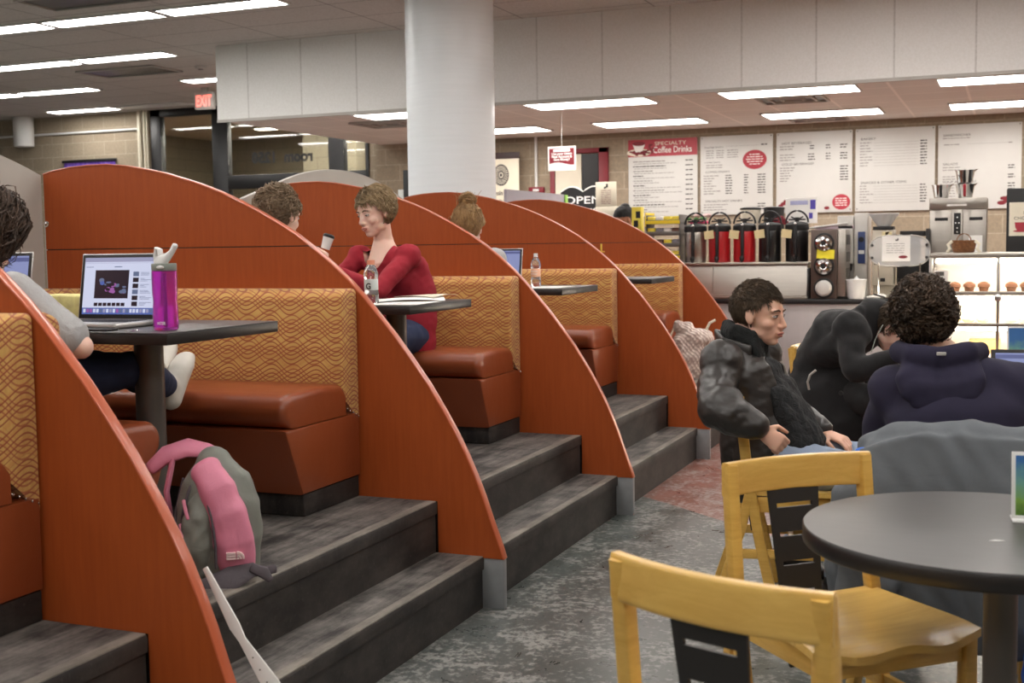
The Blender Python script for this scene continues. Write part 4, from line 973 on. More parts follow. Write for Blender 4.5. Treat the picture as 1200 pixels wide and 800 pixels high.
a = MB(); a.ell((0, 0, 0.014), (0.07, 0.03, 0.014)); a.ell((0.04, 0, 0.022), (0.05, 0.025, 0.02)); a.build('paper', M['paper'], t)
a = MB(); a.cyl((-0.01, -0.02, 0.04), (0.08, -0.03, 0.012), 0.006, seg=8); a.build('pen', M['matte_black'], t)
# ---------------------------------------------------------------- wooden chairs and round tables
M['maple'] = wood('maple_wood', srgb(208, 160, 74), srgb(228, 186, 98), 0.32, (4, 4, 30), 0.25)
M['maple_h'] = wood('maple_wood_flat', srgb(212, 166, 82), srgb(230, 190, 104), 0.28, (3, 26, 26), 0.35)
M['ply_black'] = simple('black_stained_plywood', srgb(40, 37, 36), 0.45, var=0.06)
def slat_post(mb, pts, w, d):
    mb.loft(pts, [(w, d)]*len(pts), side=(1, 0, 0), seg=16, round_ends=False, power=6)
def make_chair(label):
    t = thing('wooden_chair', label, 'chair', (0, 0, 0), group='maple chairs with black splats')
    # saddle seat
    def seat(u, v, top=True):
        y = -0.20+0.42*v; hw = 0.205+0.03*v; x = (u*2-1)*hw
        k = 1-abs(2*u-1)**2.6
        z = 0.458-0.016*k*math.sin(PI*min(1, v*0.9+0.05))**0.7-0.014*max(0, (v-0.75)/0.25)**2*(1-0.5*math.cos(4*PI*(u-0.5)))
        y -= 0.03*(abs(2*u-1)**3)*v
        return Vector((x, y, z if top else z-0.020))
    q = MB(); T = bmesh.new(); nu, nv = 22, 16
    A = [[T.verts.new(seat(i/(nu-1), j/(nv-1))) for i in range(nu)] for j in range(nv)]
    B = [[T.verts.new(seat(i/(nu-1), j/(nv-1), False)) for i in range(nu)] for j in range(nv)]
    for j in range(nv-1):
        for i in range(nu-1):
            T.faces.new((A[j][i], A[j][i+1], A[j+1][i+1], A[j+1][i])); T.faces.new((B[j][i], B[j+1][i], B[j+1][i+1], B[j][i+1]))
    for i in range(nu-1):
        T.faces.new((A[0][i], B[0][i], B[0][i+1], A[0][i+1])); T.faces.new((A[-1][i], A[-1][i+1], B[-1][i+1], B[-1][i]))
    for j in range(nv-1):
        T.faces.new((A[j][0], A[j+1][0], B[j+1][0], B[j][0])); T.faces.new((A[j][-1], B[j][-1], B[j+1][-1], A[j+1][-1]))
    bmesh.ops.recalc_face_normals(T, faces=T.faces); q._take(T); q.build('seat', M['maple_h'], t, angle=50)
    q = MB(); q.box((-0.185, 0.165, 0.375), (0.185, 0.185, 0.432), 0.003); q.box((-0.18, -0.195, 0.375), (0.18, -0.175, 0.432), 0.003)
    for s in (-1, 1): q.box((s*0.195-0.010, -0.185, 0.375), (s*0.195+0.010, 0.17, 0.432), 0.003)
    q.build('apron', M['maple'], t)
    for s in (-1, 1):
        q = MB(); slat_post(q, [(s*0.205, 0.178, 0.001), (s*0.205, 0.178, 0.436)], 0.018, 0.018); q.build('front_leg', M['maple'], t)
        q = MB(); slat_post(q, [(s*0.207, -0.10, 0.001), (s*0.206, -0.155, 0.25), (s*0.205, -0.20, 0.50), (s*0.203, -0.235, 0.805)], 0.016, 0.020); q.build('back_post', M['maple'], t)
        q = MB(); slat_post(q, [(s*0.207, -0.325, 0.012), (s*0.207, -0.275, 0.16), (s*0.206, -0.225, 0.31), (s*0.206, -0.198, 0.44)], 0.0155, 0.017); q.cyl((s*0.207, -0.328, 0.0005), (s*0.207, -0.326, 0.014), 0.015, seg=12, mi=1); q.build('rear_leg', [M['maple'], M['matte_black']], t)
        q = MB(); q.box((s*0.206-0.009, -0.24, 0.20), (s*0.206+0.009, 0.165, 0.235), 0.003); q.build('side_stretcher', M['maple'], t)
    q = MB(); q.box((-0.197, -0.05, 0.205), (0.197, -0.03, 0.235), 0.003); q.build('cross_stretcher', M['maple'], t)
    # curved top rail
    P = []; 
    def ry(x): return -0.232-0.034*(1-(x/0.21)**2)
    T = MB(); xs = [-0.219+0.438*i/20 for i in range(21)]
    pts = [(x, ry(x), 0.770) for x in xs]
    T.loft(pts, [(0.044, 0.0125)]*21, side=(0, 0, 1), seg=20, round_ends=False, power=7); T.build('top_rail', M['maple_h'], t, angle=40)
    # slotted splat: strips and stiles so the slots are real openings
    q = MB(); ztop, zbot = 0.745, 0.27
    def hw(z): return 0.052+0.026*(z-zbot)/(ztop-zbot)
    def yy(z): return -0.262+0.055*(ztop-z)/(ztop-zbot)*1.35
    def plate(z0, z1, x0f, x1f):
        n = 2
        for k in range(n):
            a_, b_ = z0+(z1-z0)*k/n, z0+(z1-z0)*(k+1)/n
            T = bmesh.new(); V = []
            for z in (a_, b_):
                for y in (-0.004, 0.004):
                    for f_ in (x0f, x1f): V.append(T.verts.new((f_*hw(z), yy(z)+y, z)))
            for f_ in ((0, 1, 3, 2), (4, 6, 7, 5), (0, 4, 5, 1), (2, 3, 7, 6), (0, 2, 6, 4), (1, 5, 7, 3)): T.faces.new([V[i] for i in f_])
            bmesh.ops.recalc_face_normals(T, faces=T.faces); q._take(T)
    zs = [0.685, 0.61, 0.535, 0.46, 0.36]
    z1 = ztop
    for z in zs:
        plate(z+0.006, z1, -1, 1); plate(z-0.006, z+0.006, -1, -0.72); plate(z-0.006, z+0.006, 0.72, 1); z1 = z-0.006
    plate(zbot, z1, -1, 1)
    q.build('splat', M['ply_black'], t)
    return t
c0 = make_chair('nearest maple chair at the bottom edge, its back towards the camera')
c0.location = (-0.385, 2.262, 0); c0.rotation_euler = (0, 0, math.atan2(-0.33, 0.94))
dup(c0, (-0.355, 3.045, 0), math.atan2(-0.67, -0.74), 'empty maple chair left of the near round table, its seat in view')
CHA = dup(c0, (-0.735, 4.72, 0), math.atan2(-0.98, 0.18), 'maple chair under the man in the leather coat')
CHB = dup(c0, (-0.82, 6.80, 0), math.atan2(-0.98, -0.2), 'maple chair of the person bent forward in the black coat')
CHC = dup(c0, (-0.155, 3.93, 0), 0.0, 'maple chair under the grey jacket, used by the person in the navy hoodie')

def round_table(x, y, r, label, px=0.0):
    t = thing('round_table', label, 'table', (x, y, 0), group='round black cafe tables')
    q = MB(); q.cyl((0, 0, 0.7375), (0, 0, 0.74), r-0.003, seg=96); q.build('tabletop', M['tabletop'], t, angle=40)
    q = MB(); q.lathe([(0, 0.7), (r-0.003, 0.70), (r, 0.703), (r, 0.736), (r-0.003, 0.7395), (r-0.02, 0.7373), (0, 0.7373)], seg=96); q.build('edge_band', M['tableedge'], t, angle=50)
    q = MB(); q.cyl((px, 0, 0.02), (px, 0, 0.70), 0.036, seg=32); q.cyl((px, 0, 0.685), (px, 0, 0.6995), 0.12, seg=32); q.build('leg', M['greymetal'], t)
    q = MB()
    for k in range(4): q.box((-0.018, 0, 0.0005), (0.018, 0.30, 0.03), 0.008, M=TR(px, 0, 0, 0, 0, k*PI/2+0.4))
    q.cyl((px, 0, 0.001), (px, 0, 0.045), 0.05, seg=24, bev=0.006); q.build('base', M['greymetal'], t)
    return t
round_table(-0.041, 2.863, 0.399, 'round black table in the foreground at the lower right', 0.03)
round_table(0.17, 4.78, 0.40, 'round table before the person in the navy hoodie, mostly hidden')
round_table(-0.02, 6.62, 0.40, 'round table the person in the black coat leans on')
def art():
    N = NT('landscape_print'); c = N.n('ShaderNodeTexCoord'); sp = N.n('ShaderNodeSeparateXYZ'); N.l(c.outputs['Object'], sp.inputs[0])
    f = N.noise(22, 4, 0.6, c.outputs['Object'])
    h = N.math('ADD', N.math('MULTIPLY', sp.outputs[2], 5.5), N.math('MULTIPLY', f, 0.5))
    N.col(N.ramp(h, [(0.25, srgb(60, 90, 40)), (0.5, srgb(120, 160, 70)), (0.72, srgb(110, 160, 150)), (0.95, srgb(60, 110, 170))])); N.set(Roughness=0.3); return N.m
M['art'] = art()
def table_card(x, y, z, rz, w, h, label):
    t = thing('table_card', label, 'table sign', (x, y, z), rz, 'upright table cards')
    q = MB(); q.box((-w/2, -0.004, 0.002), (w/2, 0.004, h), 0.001, M=TR(0, 0, 0, R(-6))); q.build('frame', M['white'], t)
    q = MB(); q.box((-w/2+0.008, -0.0055, 0.012), (w/2-0.008, -0.0042, h-0.008), M=TR(0, 0, 0, R(-6))); q.build('print', M['art'], t)
    q = MB(); q.box((-w/2, -0.03, 0.0005), (w/2, 0.035, 0.005), 0.001); q.build('foot', M['white'], t)
table_card(0.078, 2.96, 0.7405, 0.1, 0.14, 0.155, 'green and blue picture card standing on the near round table')
table_card(0.085, 6.55, 0.7405, 0.15, 0.20, 0.20, 'green and blue picture card on the far round table above the laptop')

# ---------------------------------------------------------------- laptops
def laptop(name, label, x, y, z, rz, w, d, tilt, screen_fn, body='alu', grp=None):
    """hinge on the far side, screen faces local -y"""
    t = thing(name, label, 'laptop', (x, y, z), rz, 'laptops on the tables')
    q = MB(); q.box((-w/2, -d, 0.001), (w/2, 0, 0.017), 0.006, seg=3); q.box((-w*0.1, -d+0.008, 0.0168), (w*0.1, -d+0.07, 0.0178), 0.0005); q.build('base', M[body], t)
    q = MB()
    for r_ in range(5): q.box((-w*0.42, -0.035-r_*0.022-0.018, 0.0168), (w*0.42, -0.035-r_*0.022, 0.0186), 0.0006)
    q.build('keyboard', M['matte_black'], t)
    Mx = TR(0, 0, 0.012, R(-tilt)); h = d*0.98
    q = MB(); q.box((-w/2, -0.001, 0.0), (w/2, 0.006, h), 0.005, M=Mx, seg=3); lid = q.build('lid', M[body], t)
    q = MB(); q.box((-w/2+0.004, -0.0022, 0.006), (w/2-0.004, -0.0008, h-0.004), 0.0006, M=Mx); q.build('bezel', M['matte_black'], lid)
    q = MB(); ms = screen_fn(q, w, h, Mx); q.build('screen', ms, lid)
    return t
M['alu'] = simple('aluminium', srgb(190, 188, 186), 0.32, metal=0.7, var=0.02)
def scr(name, c, k=1.0):
    N = NT(name); N.col((0.01, 0.01, 0.01, 1)); N.set(Roughness=0.3); N.b.inputs['Emission Color'].default_value = c; N.b.inputs['Emission Strength'].default_value = k*0.36; return N.m
scr_white = scr('screen_white', (0.74, 0.78, 1.0, 1), 0.88); scr_bar = scr('screen_toolbar', (0.42, 0.42, 0.62, 1), 0.8); scr_dark = scr('screen_dark_photo', (0.02, 0.012, 0.02, 1)); scr_pink = scr('screen_pink', (0.42, 0.14, 0.46, 1), 0.8); scr_blue = scr('screen_dock', (0.10, 0.16, 0.5, 1), 0.8); scr_grey = scr('screen_grey', (0.16, 0.2, 0.34, 1), 0.8); scr_desk = scr('screen_plain', (0.30, 0.34, 0.62, 1), 0.85); scr_mid = scr('screen_blue_violet', (0.12, 0.14, 0.34, 1), 0.8)
def s_photo(q, w, h, Mx):
    sw, x0, z0, z1 = w-0.03, -w/2+0.015, 0.020, h-0.014
    def r_(a, b_, c, d, mi, y=-0.0026): q.box((x0+a*sw, y-0.0002, z0+b_*(z1-z0)), (x0+c*sw, y, z0+d*(z1-z0)), mi=mi, M=Mx)
    r_(0, 0.0, 1, 1.0, 0); r_(0, 0.925, 1, 1.0, 1, -0.0029); r_(0, 0.90, 1, 0.905, 1, -0.0029); r_(0, 0.0, 1, 0.115, 4, -0.0029)
    rg = random.Random(5)
    for k in range(22): r_(0.02+k*0.044, 0.03, 0.052+k*0.044, 0.095, rg.choice([0, 1, 3, 5, 0]), -0.0032)
    r_(0.15, 0.28, 0.60, 0.78, 2, -0.0029)
    def el(cx, cz, rx, rz_, mi, y):
        q.prism([(x0+(cx+rx*math.cos(2*PI*k/20))*sw, z0+(cz+rz_*math.sin(2*PI*k/20))*(z1-z0)) for k in range(20)], 'y', y-0.0002, y, mi=mi, M=Mx)
    el(0.24, 0.60, 0.035, 0.04, 5, -0.0032); el(0.25, 0.55, 0.03, 0.035, 4, -0.0034)
    for k in range(26): el(0.30+0.26*rg.random(), 0.37+0.16*rg.random()*(1 if k % 2 else 1.3), 0.02+0.02*rg.random(), 0.012+0.02*rg.random(), rg.choice([3, 3, 2, 5]), -0.0033-0.00006*k)
    for k in range(7): r_(0.155+k*0.06, 0.145, 0.205+k*0.06, 0.205, 2, -0.0029)
    for k in range(6): r_(0.655, 0.67-k*0.105, 0.73, 0.75-k*0.105, 2 if k % 3 else 5, -0.0029)
    for k in range(6):
        for j in range(3): r_(0.755, 0.73-k*0.105-j*0.022, 0.755+rg.uniform(0.05, 0.16), 0.738-k*0.105-j*0.022, 5, -0.0029)
    r_(0.4, 0.83, 0.5, 0.845, 5, -0.0029); r_(0.02, 0.83, 0.12, 0.84, 5, -0.0029)
    return [scr_white, scr_bar, scr_dark, scr_pink, scr_blue, scr_grey]
def s_plain(q, w, h, Mx):
    sw, x0, z0, z1 = w-0.03, -w/2+0.015, 0.016, h-0.014
    def r_(a, b_, c, d, mi, y=-0.0026): q.box((x0+a*sw, y-0.0002, z0+b_*(z1-z0)), (x0+c*sw, y, z0+d*(z1-z0)), mi=mi, M=Mx)
    r_(0, 0, 1, 1, 0); r_(0, 0.90, 1, 0.97, 1, -0.0029); rg = random.Random(8)
    for k in range(9): r_(0.08+0.05*(k % 2), 0.78-k*0.08, 0.2+rg.uniform(0.2, 0.5), 0.795-k*0.08, 1, -0.0029)
    return [scr_desk, scr_mid]
laptop('laptop', 'open silver laptop showing a photo page, beside the purple bottle', -2.685, 3.185, TZ+0.001, 0.04, 0.325, 0.225, 10, s_photo)
laptop('laptop', 'second open laptop at the left edge, half hidden by long hair', -3.27, 3.22, TZ+0.001, 0.05, 0.33, 0.235, 10, s_plain)
laptop('laptop', 'small open laptop beside the person with the hair bun', -2.80, 6.62, TZ+0.001, 0.0, 0.30, 0.215, 10, s_plain)
laptop('laptop', 'dark laptop at the right edge beyond the navy hoodie', 0.105, 4.72, 0.741, 0.12, 0.33, 0.235, 14, s_plain, 'matte_black')

# ---------------------------------------------------------------- things on the booth tables
def tint_plastic(name, c, rough=0.08, tr=0.9):
    N = NT(name); N.col(c); N.set(Roughness=rough, IOR=1.45, Transmission_Weight=tr); return N.m
pur = tint_plastic('purple_bottle_plastic', (0.86, 0.16, 0.76, 1), 0.1, 0.85)
t = thing('sports_bottle', 'translucent purple sports bottle with white spout and carry loop', 'water bottle', (-2.345, 2.99, TZ+0.0005))
q = MB(); q.lathe([(0, 0), (0.033, 0), (0.037, 0.006), (0.0375, 0.06), (0.035, 0.085), (0.037, 0.11), (0.0375, 0.165), (0.0365, 0.178), (0.034, 0.178), (0.0345, 0.165), (0.0345, 0.11), (0.0325, 0.085), (0.0345, 0.06), (0.034, 0.01), (0, 0.006)], seg=36); q.build('body', pur, t)
q = MB(); q.lathe([(0.0, 0.176), (0.036, 0.176), (0.037, 0.18), (0.037, 0.196), (0.035, 0.199), (0, 0.199)], seg=32, mi=0); q.ell((0.012, -0.034, 0.188), (0.014, 0.005, 0.005), mi=1); q.build('collar', [simple('grey_green_cap', srgb(128, 134, 126), 0.5), M['white']], t)
q = MB(); q.loft([(-0.012, 0, 0.198), (-0.004, 0, 0.21), (0.012, 0, 0.216), (0.03, 0, 0.232), (0.042, 0, 0.25)], [(0.017, 0.024), (0.015, 0.020), (0.010, 0.013), (0.008, 0.009), (0.008, 0.009)], side=(0, 1, 0)); q.loft([(-0.026, 0, 0.196), (-0.027, 0, 0.225), (-0.022, 0, 0.245), (-0.013, 0, 0.24), (-0.010, 0, 0.21)], [(0.012, 0.0055)]*5, side=(0, 1, 0)); q.build('spout', M['white'], t)
q = MB(); q.cyl((0, 0, 0.012), (0, 0, 0.17), 0.006, seg=10); q.build('straw', simple('violet_straw', srgb(150, 40, 170), 0.4), t)
q = MB(); q.text('NTER', 0.012, TR(-0.002, -0.0378, 0.018, PI/2), bold=0.0004); q.build('lettering', M['paper'], t)
t = thing('paper_cup', 'white cup lying on its side behind the purple bottle', 'cup', (-2.535, 3.17, TZ+0.031))
q = MB(); Mx = TR(0, 0, 0.0, 0, PI/2, 0.6); q.lathe([(0, 0), (0.022, 0), (0.029, 0.075), (0.030, 0.076), (0.0275, 0.074), (0.0205, 0.003), (0, 0.003)], M=Mx); q.build('body', M['white'], t)
q = MB(); q.lathe([(0.0245, 0.025), (0.0275, 0.055), (0.0279, 0.055), (0.0249, 0.025)], M=Mx); q.build('band', simple('pale_blue_band', srgb(176, 190, 214), 0.5), t)
t = thing('notebook', 'black folder and white papers under the silver laptop', 'folder', (-2.66, 2.96, TZ+0.0003))
q = MB(); q.box((-0.2, -0.07, 0), (0.17, -0.015, 0.006), 0.002, M=TR(0, 0, 0, 0, 0, 0.03)); q.build('cover', M['matte_black'], t)
q = MB(); q.box((-0.22, -0.085, 0.0062), (-0.02, -0.03, 0.008), M=TR(0, 0, 0, 0, 0, 0.08)); q.build('papers', M['paper'], t)
t = thing('key_bunch', 'small bunch of keys at the foot of the purple bottle', 'keys', (-2.41, 2.93, TZ+0.0008))
q = MB(); q.tube([(0.012*math.cos(2*PI*k/16), 0.012*math.sin(2*PI*k/16), 0.002) for k in range(17)], 0.0013, 6); q.build('ring', M['chrome'], t)
q = MB(); q.box((-0.04, -0.006, 0), (-0.01, 0.004, 0.002), 0.0008); q.box((0.0, -0.035, 0), (0.008, -0.01, 0.002), 0.0008); q.build('key', M['chrome'], t)
o = MB(); o.box((-0.12, -0.002, 0), (0.12, 0.075, 0.09), 0.01, seg=3); o = o.build('yellow_bag', simple('yellow_print_paper', srgb(246, 232, 160), 0.6, var=0.15, vs=30)); o.location = (-3.02, 3.335, TZ+0.0008); tag(o, 'crumpled yellow paper bag standing left of the silver laptop', 'paper bag')

clear = tint_plastic('clear_bottle_plastic', (0.95, 0.96, 0.97, 1), 0.05, 0.95)
def bottle(label, x, y, z, s, capm, labm, wide):
    t = thing('water_bottle', label, 'water bottle', (x, y, z))
    r = 0.034*s if wide else 0.031*s; h = (0.20 if wide else 0.205)*s
    q = MB(); q.lathe([(0, 0), (r*0.85, 0), (r, 0.008), (r, 0.05*s), (r*0.93, 0.058*s), (r*0.93, 0.115*s), (r, 0.122*s), (r, 0.14*s), (r*0.75, 0.165*s), (r*0.42, 0.182*s), (r*0.40, h-0.012), (0, h-0.012)], seg=28); q.build('body', clear, t)
    q = MB(); q.lathe([(0, h-0.020), (r*(0.55 if wide else 0.42), h-0.020), (r*(0.55 if wide else 0.42), h), (0, h)], seg=24); q.build('cap', capm, t)
    q = MB(); q.lathe([(r*0.945, 0.062*s), (r*0.955, 0.063*s), (r*0.955, 0.112*s), (r*0.945, 0.113*s)], seg=28); 
    q.build('label_band', labm, t)
    return t
tb = bottle('clear sports drink bottle with orange cap before the woman in red', -2.53, 4.60, TZ+0.0005, 0.92, simple('orange_cap', srgb(224, 150, 120), 0.5), simple('pale_label', srgb(198, 206, 204), 0.5), True)
q = MB(); q.text('G', 0.035, TR(-0.010, -0.0308, 0.062, PI/2), bold=0.001); q.build('lettering', M['ink'], tb)
tb = bottle('small clear water bottle with white cap and orange label', -2.51, 6.50, TZ+0.0005, 0.93, M['white'], simple('orange_label', srgb(232, 180, 150), 0.5), False)
q = MB(); q.text('WATER', 0.013, TR(0, -0.0282, 0.085, PI/2), align='CENTER'); q.text('CO-OP', 0.013, TR(0, -0.0282, 0.070, PI/2), align='CENTER'); q.build('lettering', M['paper'], tb)
def sheet(label, x, y, z, rz, w, d, name='paper_sheet', mat=None, curl=0.0, cat='paper', grp=None):
    q = MB(); q.grid(lambda u, v: Vector(((u-0.5)*w, (v-0.5)*d, curl*(math.sin(u*3.1)*0.6+u*u*math.sin(v*2.5)))), 12, 12)
    q.add(bmesh.new()) if False else None
    bm = q.bm; r_ = bmesh.ops.solidify(bm, geom=list(bm.faces), thickness=-0.0012)
    o = q.build(name, mat or M['paper']); o.location = (x, y, z); o.rotation_euler = (0, 0, rz); return tag(o, label, cat, grp)
sheet('white paper lying under the others at the front table edge', -2.37, 4.60, TZ+0.0015, 0.1, 0.22, 0.30, grp='loose papers of the woman in red')
sheet('open white pages curling up on the table of the woman in red', -2.45, 4.80, TZ+0.003, 0.5, 0.30, 0.24, curl=0.014, grp='loose papers of the woman in red')
sheet('cream paper at the far corner of the table of the woman in red', -2.42, 4.90, TZ+0.016, -0.3, 0.24, 0.16, curl=0.010, mat=M['cream'], grp='loose papers of the woman in red')
sheet('single white sheet on the table with the small water bottle', -2.40, 6.42, TZ+0.0015, 0.0, 0.20, 0.32)
# yellow pencil-like clip on top of the fourth partition
q = MB(); q.box((-0.006, -0.004, 0.0), (0.004, 0.004, 0.055), 0.001); q.box((0.0, -0.003, 0.0), (0.022, 0.003, 0.008), 0.001)
o = q.build('yellow_tag', simple('yellow_tag_plastic', srgb(214, 180, 60), 0.5)); o.location = (-2.478, PY[4]+0.015, 1.318+0.007); tag(o, 'small yellow tag stuck on the edge of the fourth partition', 'tag')

# ---------------------------------------------------------------- bags and loose things
def cloth(name, c, rough=0.8, bump=0.3, bs=20, **kw):
    N = NT(name); v = N.coord('Object'); f = N.noise(6, 4, 0.6, v)
    N.col(N.ramp(f, [(0.3, tuple([k*0.85 for k in c[:3]]+[1])), (0.7, c)])); N.set(Roughness=rough, **kw)
    N.bump(N.math('ADD', N.noise(bs, 3, 0.5, v, 1.2), N.math('MULTIPLY', N.noise(600, 2, 0.5, v), 0.15)), bump, 0.01); return N.m
M['bp_grey'] = cloth('grey_nylon', srgb(122, 124, 116), 0.6); M['bp_pink'] = cloth('pink_nylon', srgb(222, 134, 160), 0.5, 0.3, 12); M['bp_dark'] = cloth('charcoal_webbing', srgb(84, 78, 84), 0.7)
def wob(a, s): return lambda co: a*noise.noise(Vector(co)*s)
t = thing('backpack', 'pink and grey backpack standing on the steps under the laptop table', 'backpack', (-2.185, 3.00, 0.4015), 0.62)
q = MB(); q.loft([(0, 0, 0.03), (0, 0.0, 0.12), (0, 0.005, 0.22), (-0.005, 0.01, 0.30), (-0.01, 0.02, 0.345)], [(0.115, 0.085), (0.128, 0.095), (0.122, 0.09), (0.098, 0.07), (0.055, 0.045)], seg=24, power=2.6)
q.remesh(0.007, 4, 0.5, wob(0.005, 18)); q.build('main_body', M['bp_grey'], t, angle=180)
def panel_pts(z, k):   # front surface y at height z, lateral x
    r = {0.05: 0.088, 0.12: 0.098, 0.22: 0.094, 0.30: 0.070, 0.335: 0.040}
q = MB(); q.loft([(0.045, -0.060, 0.045), (0.04, -0.078, 0.12), (0.025, -0.072, 0.20), (0.0, -0.052, 0.27), (-0.03, -0.022, 0.325)], [(0.056, 0.042), (0.062, 0.044), (0.058, 0.044), (0.056, 0.044), (0.050, 0.036)], seg=20, power=2.4)
q.remesh(0.006, 3, 0.5, wob(0.004, 22)); q.build('pink_panel', M['bp_pink'], t, angle=180)
q = MB(); q.loft([(-0.065, -0.055, 0.04), (-0.07, -0.078, 0.11), (-0.062, -0.070, 0.19), (-0.045, -0.045, 0.26)], [(0.042, 0.034), (0.046, 0.040), (0.042, 0.036), (0.025, 0.022)], seg=18, power=2.4); q.remesh(0.006, 3, 0.5, wob(0.008, 30)); q.build('side_pocket', M['bp_grey'], t, angle=180)
q = MB(); q.tube([(-0.108, -0.05, 0.13), (-0.104, -0.062, 0.20), (-0.085, -0.055, 0.27), (-0.055, -0.03, 0.325)], 0.0045, 6); q.tube([(-0.012, -0.108, 0.05), (-0.012, -0.113, 0.12), (-0.02, -0.103, 0.20), (-0.04, -0.075, 0.275), (-0.052, -0.03, 0.33)], 0.004, 6); q.tube([(-0.118, -0.03, 0.10), (-0.125, 0.0, 0.2), (-0.10, 0.02, 0.3)], 0.004, 6); q.build('zip', M['bp_dark'], t)
q = MB(); q.prism([(-0.022, 0.245), (0.024, 0.25), (0.006, 0.195)], 'y', -0.004, 0.006, 0.002, M=TR(0.0, -0.148, 0.02, R(-14))); q.build('triangle_patch', M['bp_grey'], t)
q = MB(); 
for r0_, r1_ in ((0.0, 0.006), (0.009, 0.014), (0.017, 0.022)):
    arc = [(0.048+r_*math.cos(a_), 0.078+r_*math.sin(a_)) for r_, rg_ in ((r1_, range(0, 91, 15)), (r0_, range(90, -1, -15))) for a_ in [R(g_) for g_ in rg_]]
    q.prism(arc if r0_ else arc[:7]+[(0.048, 0.078)], 'y', -0.1265, -0.112)
for k in range(3): q.box((0.018, -0.1265, 0.078+k*0.0075), (0.045, -0.112, 0.083+k*0.0075))
q.build('logo', simple('embroidered_cream', srgb(232, 206, 206), 0.8), t)
q = MB(); q.loft([(0.02, 0.03, 0.355), (-0.03, 0.04, 0.375), (-0.085, 0.05, 0.385), (-0.15, 0.06, 0.365), (-0.19, 0.06, 0.33)], [(0.02, 0.010), (0.028, 0.016), (0.035, 0.020), (0.035, 0.02), (0.03, 0.016)], side=(0, 0.8, 0.6), seg=14); q.loft([(-0.13, 0.05, 0.35), (-0.15, 0.03, 0.26), (-0.14, 0.04, 0.16), (-0.11, 0.06, 0.08)], [(0.028, 0.009)]*4, side=(0, 1, 0), seg=12); q.build('shoulder_strap', M['bp_pink'], t)
q = MB(); q.loft([(-0.06, -0.115, 0.004), (0.03, -0.128, 0.022), (0.10, -0.115, 0.045)], [(0.018, 0.006), (0.040, 0.008), (0.020, 0.006)], side=(0, 0.6, 0.8), seg=14)
q.loft([(0.09, -0.125, 0.05), (0.125, -0.135, 0.035), (0.14, -0.14, 0.015)], [(0.014, 0.006), (0.018, 0.008), (0.010, 0.006)], side=(0, 0.3, 1), seg=10); q.loft([(0.09, -0.11, 0.03), (0.155, -0.125, 0.042)], [(0.012, 0.005), (0.013, 0.006)], side=(0, 0.3, 1), seg=10)
q.build('waist_flap', M['bp_dark'], t)
q = MB()
for k, z in enumerate((0.20, 0.13)): q.loft([(-0.098-0.012*k, -0.075, z+0.05), (-0.092-0.012*k, -0.094, z+0.02), (-0.087-0.01*k, -0.098, z)], [(0.005, 0.003)]*3, seg=8)
q.build('zip_pull', M['bp_pink'], t)
t = thing('white_strap', 'long white perforated strap hanging down beside the nearest partition', 'strap', (-1.532, 2.552, 0.0))
q = MB(); q.loft([(-0.375, 0, 0.564), (-0.29, 0, 0.42), (-0.27, 0.003, 0.385), (-0.186, 0, 0.28), (0, 0, 0.008)], [(0.008, 0.003), (0.018, 0.003), (0.012, 0.003), (0.028, 0.003), (0.030, 0.003)], side=(0.83, 0, 0.55), seg=12, power=4, round_ends=False); q.build('webbing', M['paper'], t)
q = MB()
for k in range(12): q.cyl((-0.235+k*0.02, -0.0035, 0.345-k*0.0295), (-0.235+k*0.02, -0.0045, 0.345-k*0.0295), 0.0022, seg=8)
q.build('eyelets', M['greymetal'], t)
M['knit'] = None
def quilt():
    N = NT('cream_quilted_cloth'); c = N.n('ShaderNodeTexCoord'); sp = N.n('ShaderNodeSeparateXYZ'); N.l(c.outputs['Object'], sp.inputs[0])
    a = N.math('SINE', N.math('MULTIPLY', sp.outputs[2], 150)); b = N.math('SINE', N.math('MULTIPLY', N.math('ADD', sp.outputs[0], sp.outputs[1]), 190))
    g = N.math('MULTIPLY', a, b); N.col(N.ramp(g, [(0.2, srgb(206, 186, 176)), (0.6, srgb(232, 218, 208))])); N.set(Roughness=0.9); N.bump(g, 0.5, 0.006); return N.m
M['quilt'] = quilt()
t = thing('cream_bag', 'cream quilted rucksack standing on the platform of the farthest booth', 'bag', (-2.145, 8.70, 0.4015), 0.15)
q = MB(); q.loft([(0, 0, 0.04), (-0.01, 0, 0.16), (-0.02, 0.0, 0.27), (-0.05, 0, 0.35)], [(0.15, 0.09), (0.16, 0.10), (0.13, 0.09), (0.07, 0.05)], seg=24, power=2.6); q.ell((0.06, -0.03, 0.29), (0.10, 0.08, 0.07)); q.ell((-0.10, 0.0, 0.37), (0.035, 0.04, 0.05)); q.remesh(0.009, 3, 0.5, wob(0.018, 18)); q.build('body', M['quilt'], t, angle=180)
q = MB(); q.tube([(0.10, -0.05, 0.34), (0.13, -0.05, 0.40), (0.17, -0.04, 0.42)], 0.010, 8); q.tube([(-0.13, -0.06, 0.36), (-0.165, -0.07, 0.26), (-0.16, -0.07, 0.14)], 0.007, 8); q.build('cord', M['cream'], t)
t = thing('blue_bag', 'bright blue bag on the floor at the right edge under the near table', 'bag', (0.16, 3.40, 0.0))
q = MB(); q.loft([(0, 0, 0.05), (0.01, 0, 0.2), (0, 0, 0.36), (0, 0, 0.44)], [(0.115, 0.09), (0.13, 0.10), (0.11, 0.08), (0.05, 0.04)], seg=20, power=2.6); q.remesh(0.01, 3, 0.5, wob(0.014, 18)); q.build('body', cloth('blue_nylon', srgb(24, 84, 190), 0.5), t, angle=180)
q = MB(); q.tube([(-0.04, 0, 0.45), (-0.03, 0, 0.50), (0.03, 0, 0.50), (0.04, 0, 0.45)], 0.008, 8); q.build('handle', M['bp_dark'], t)
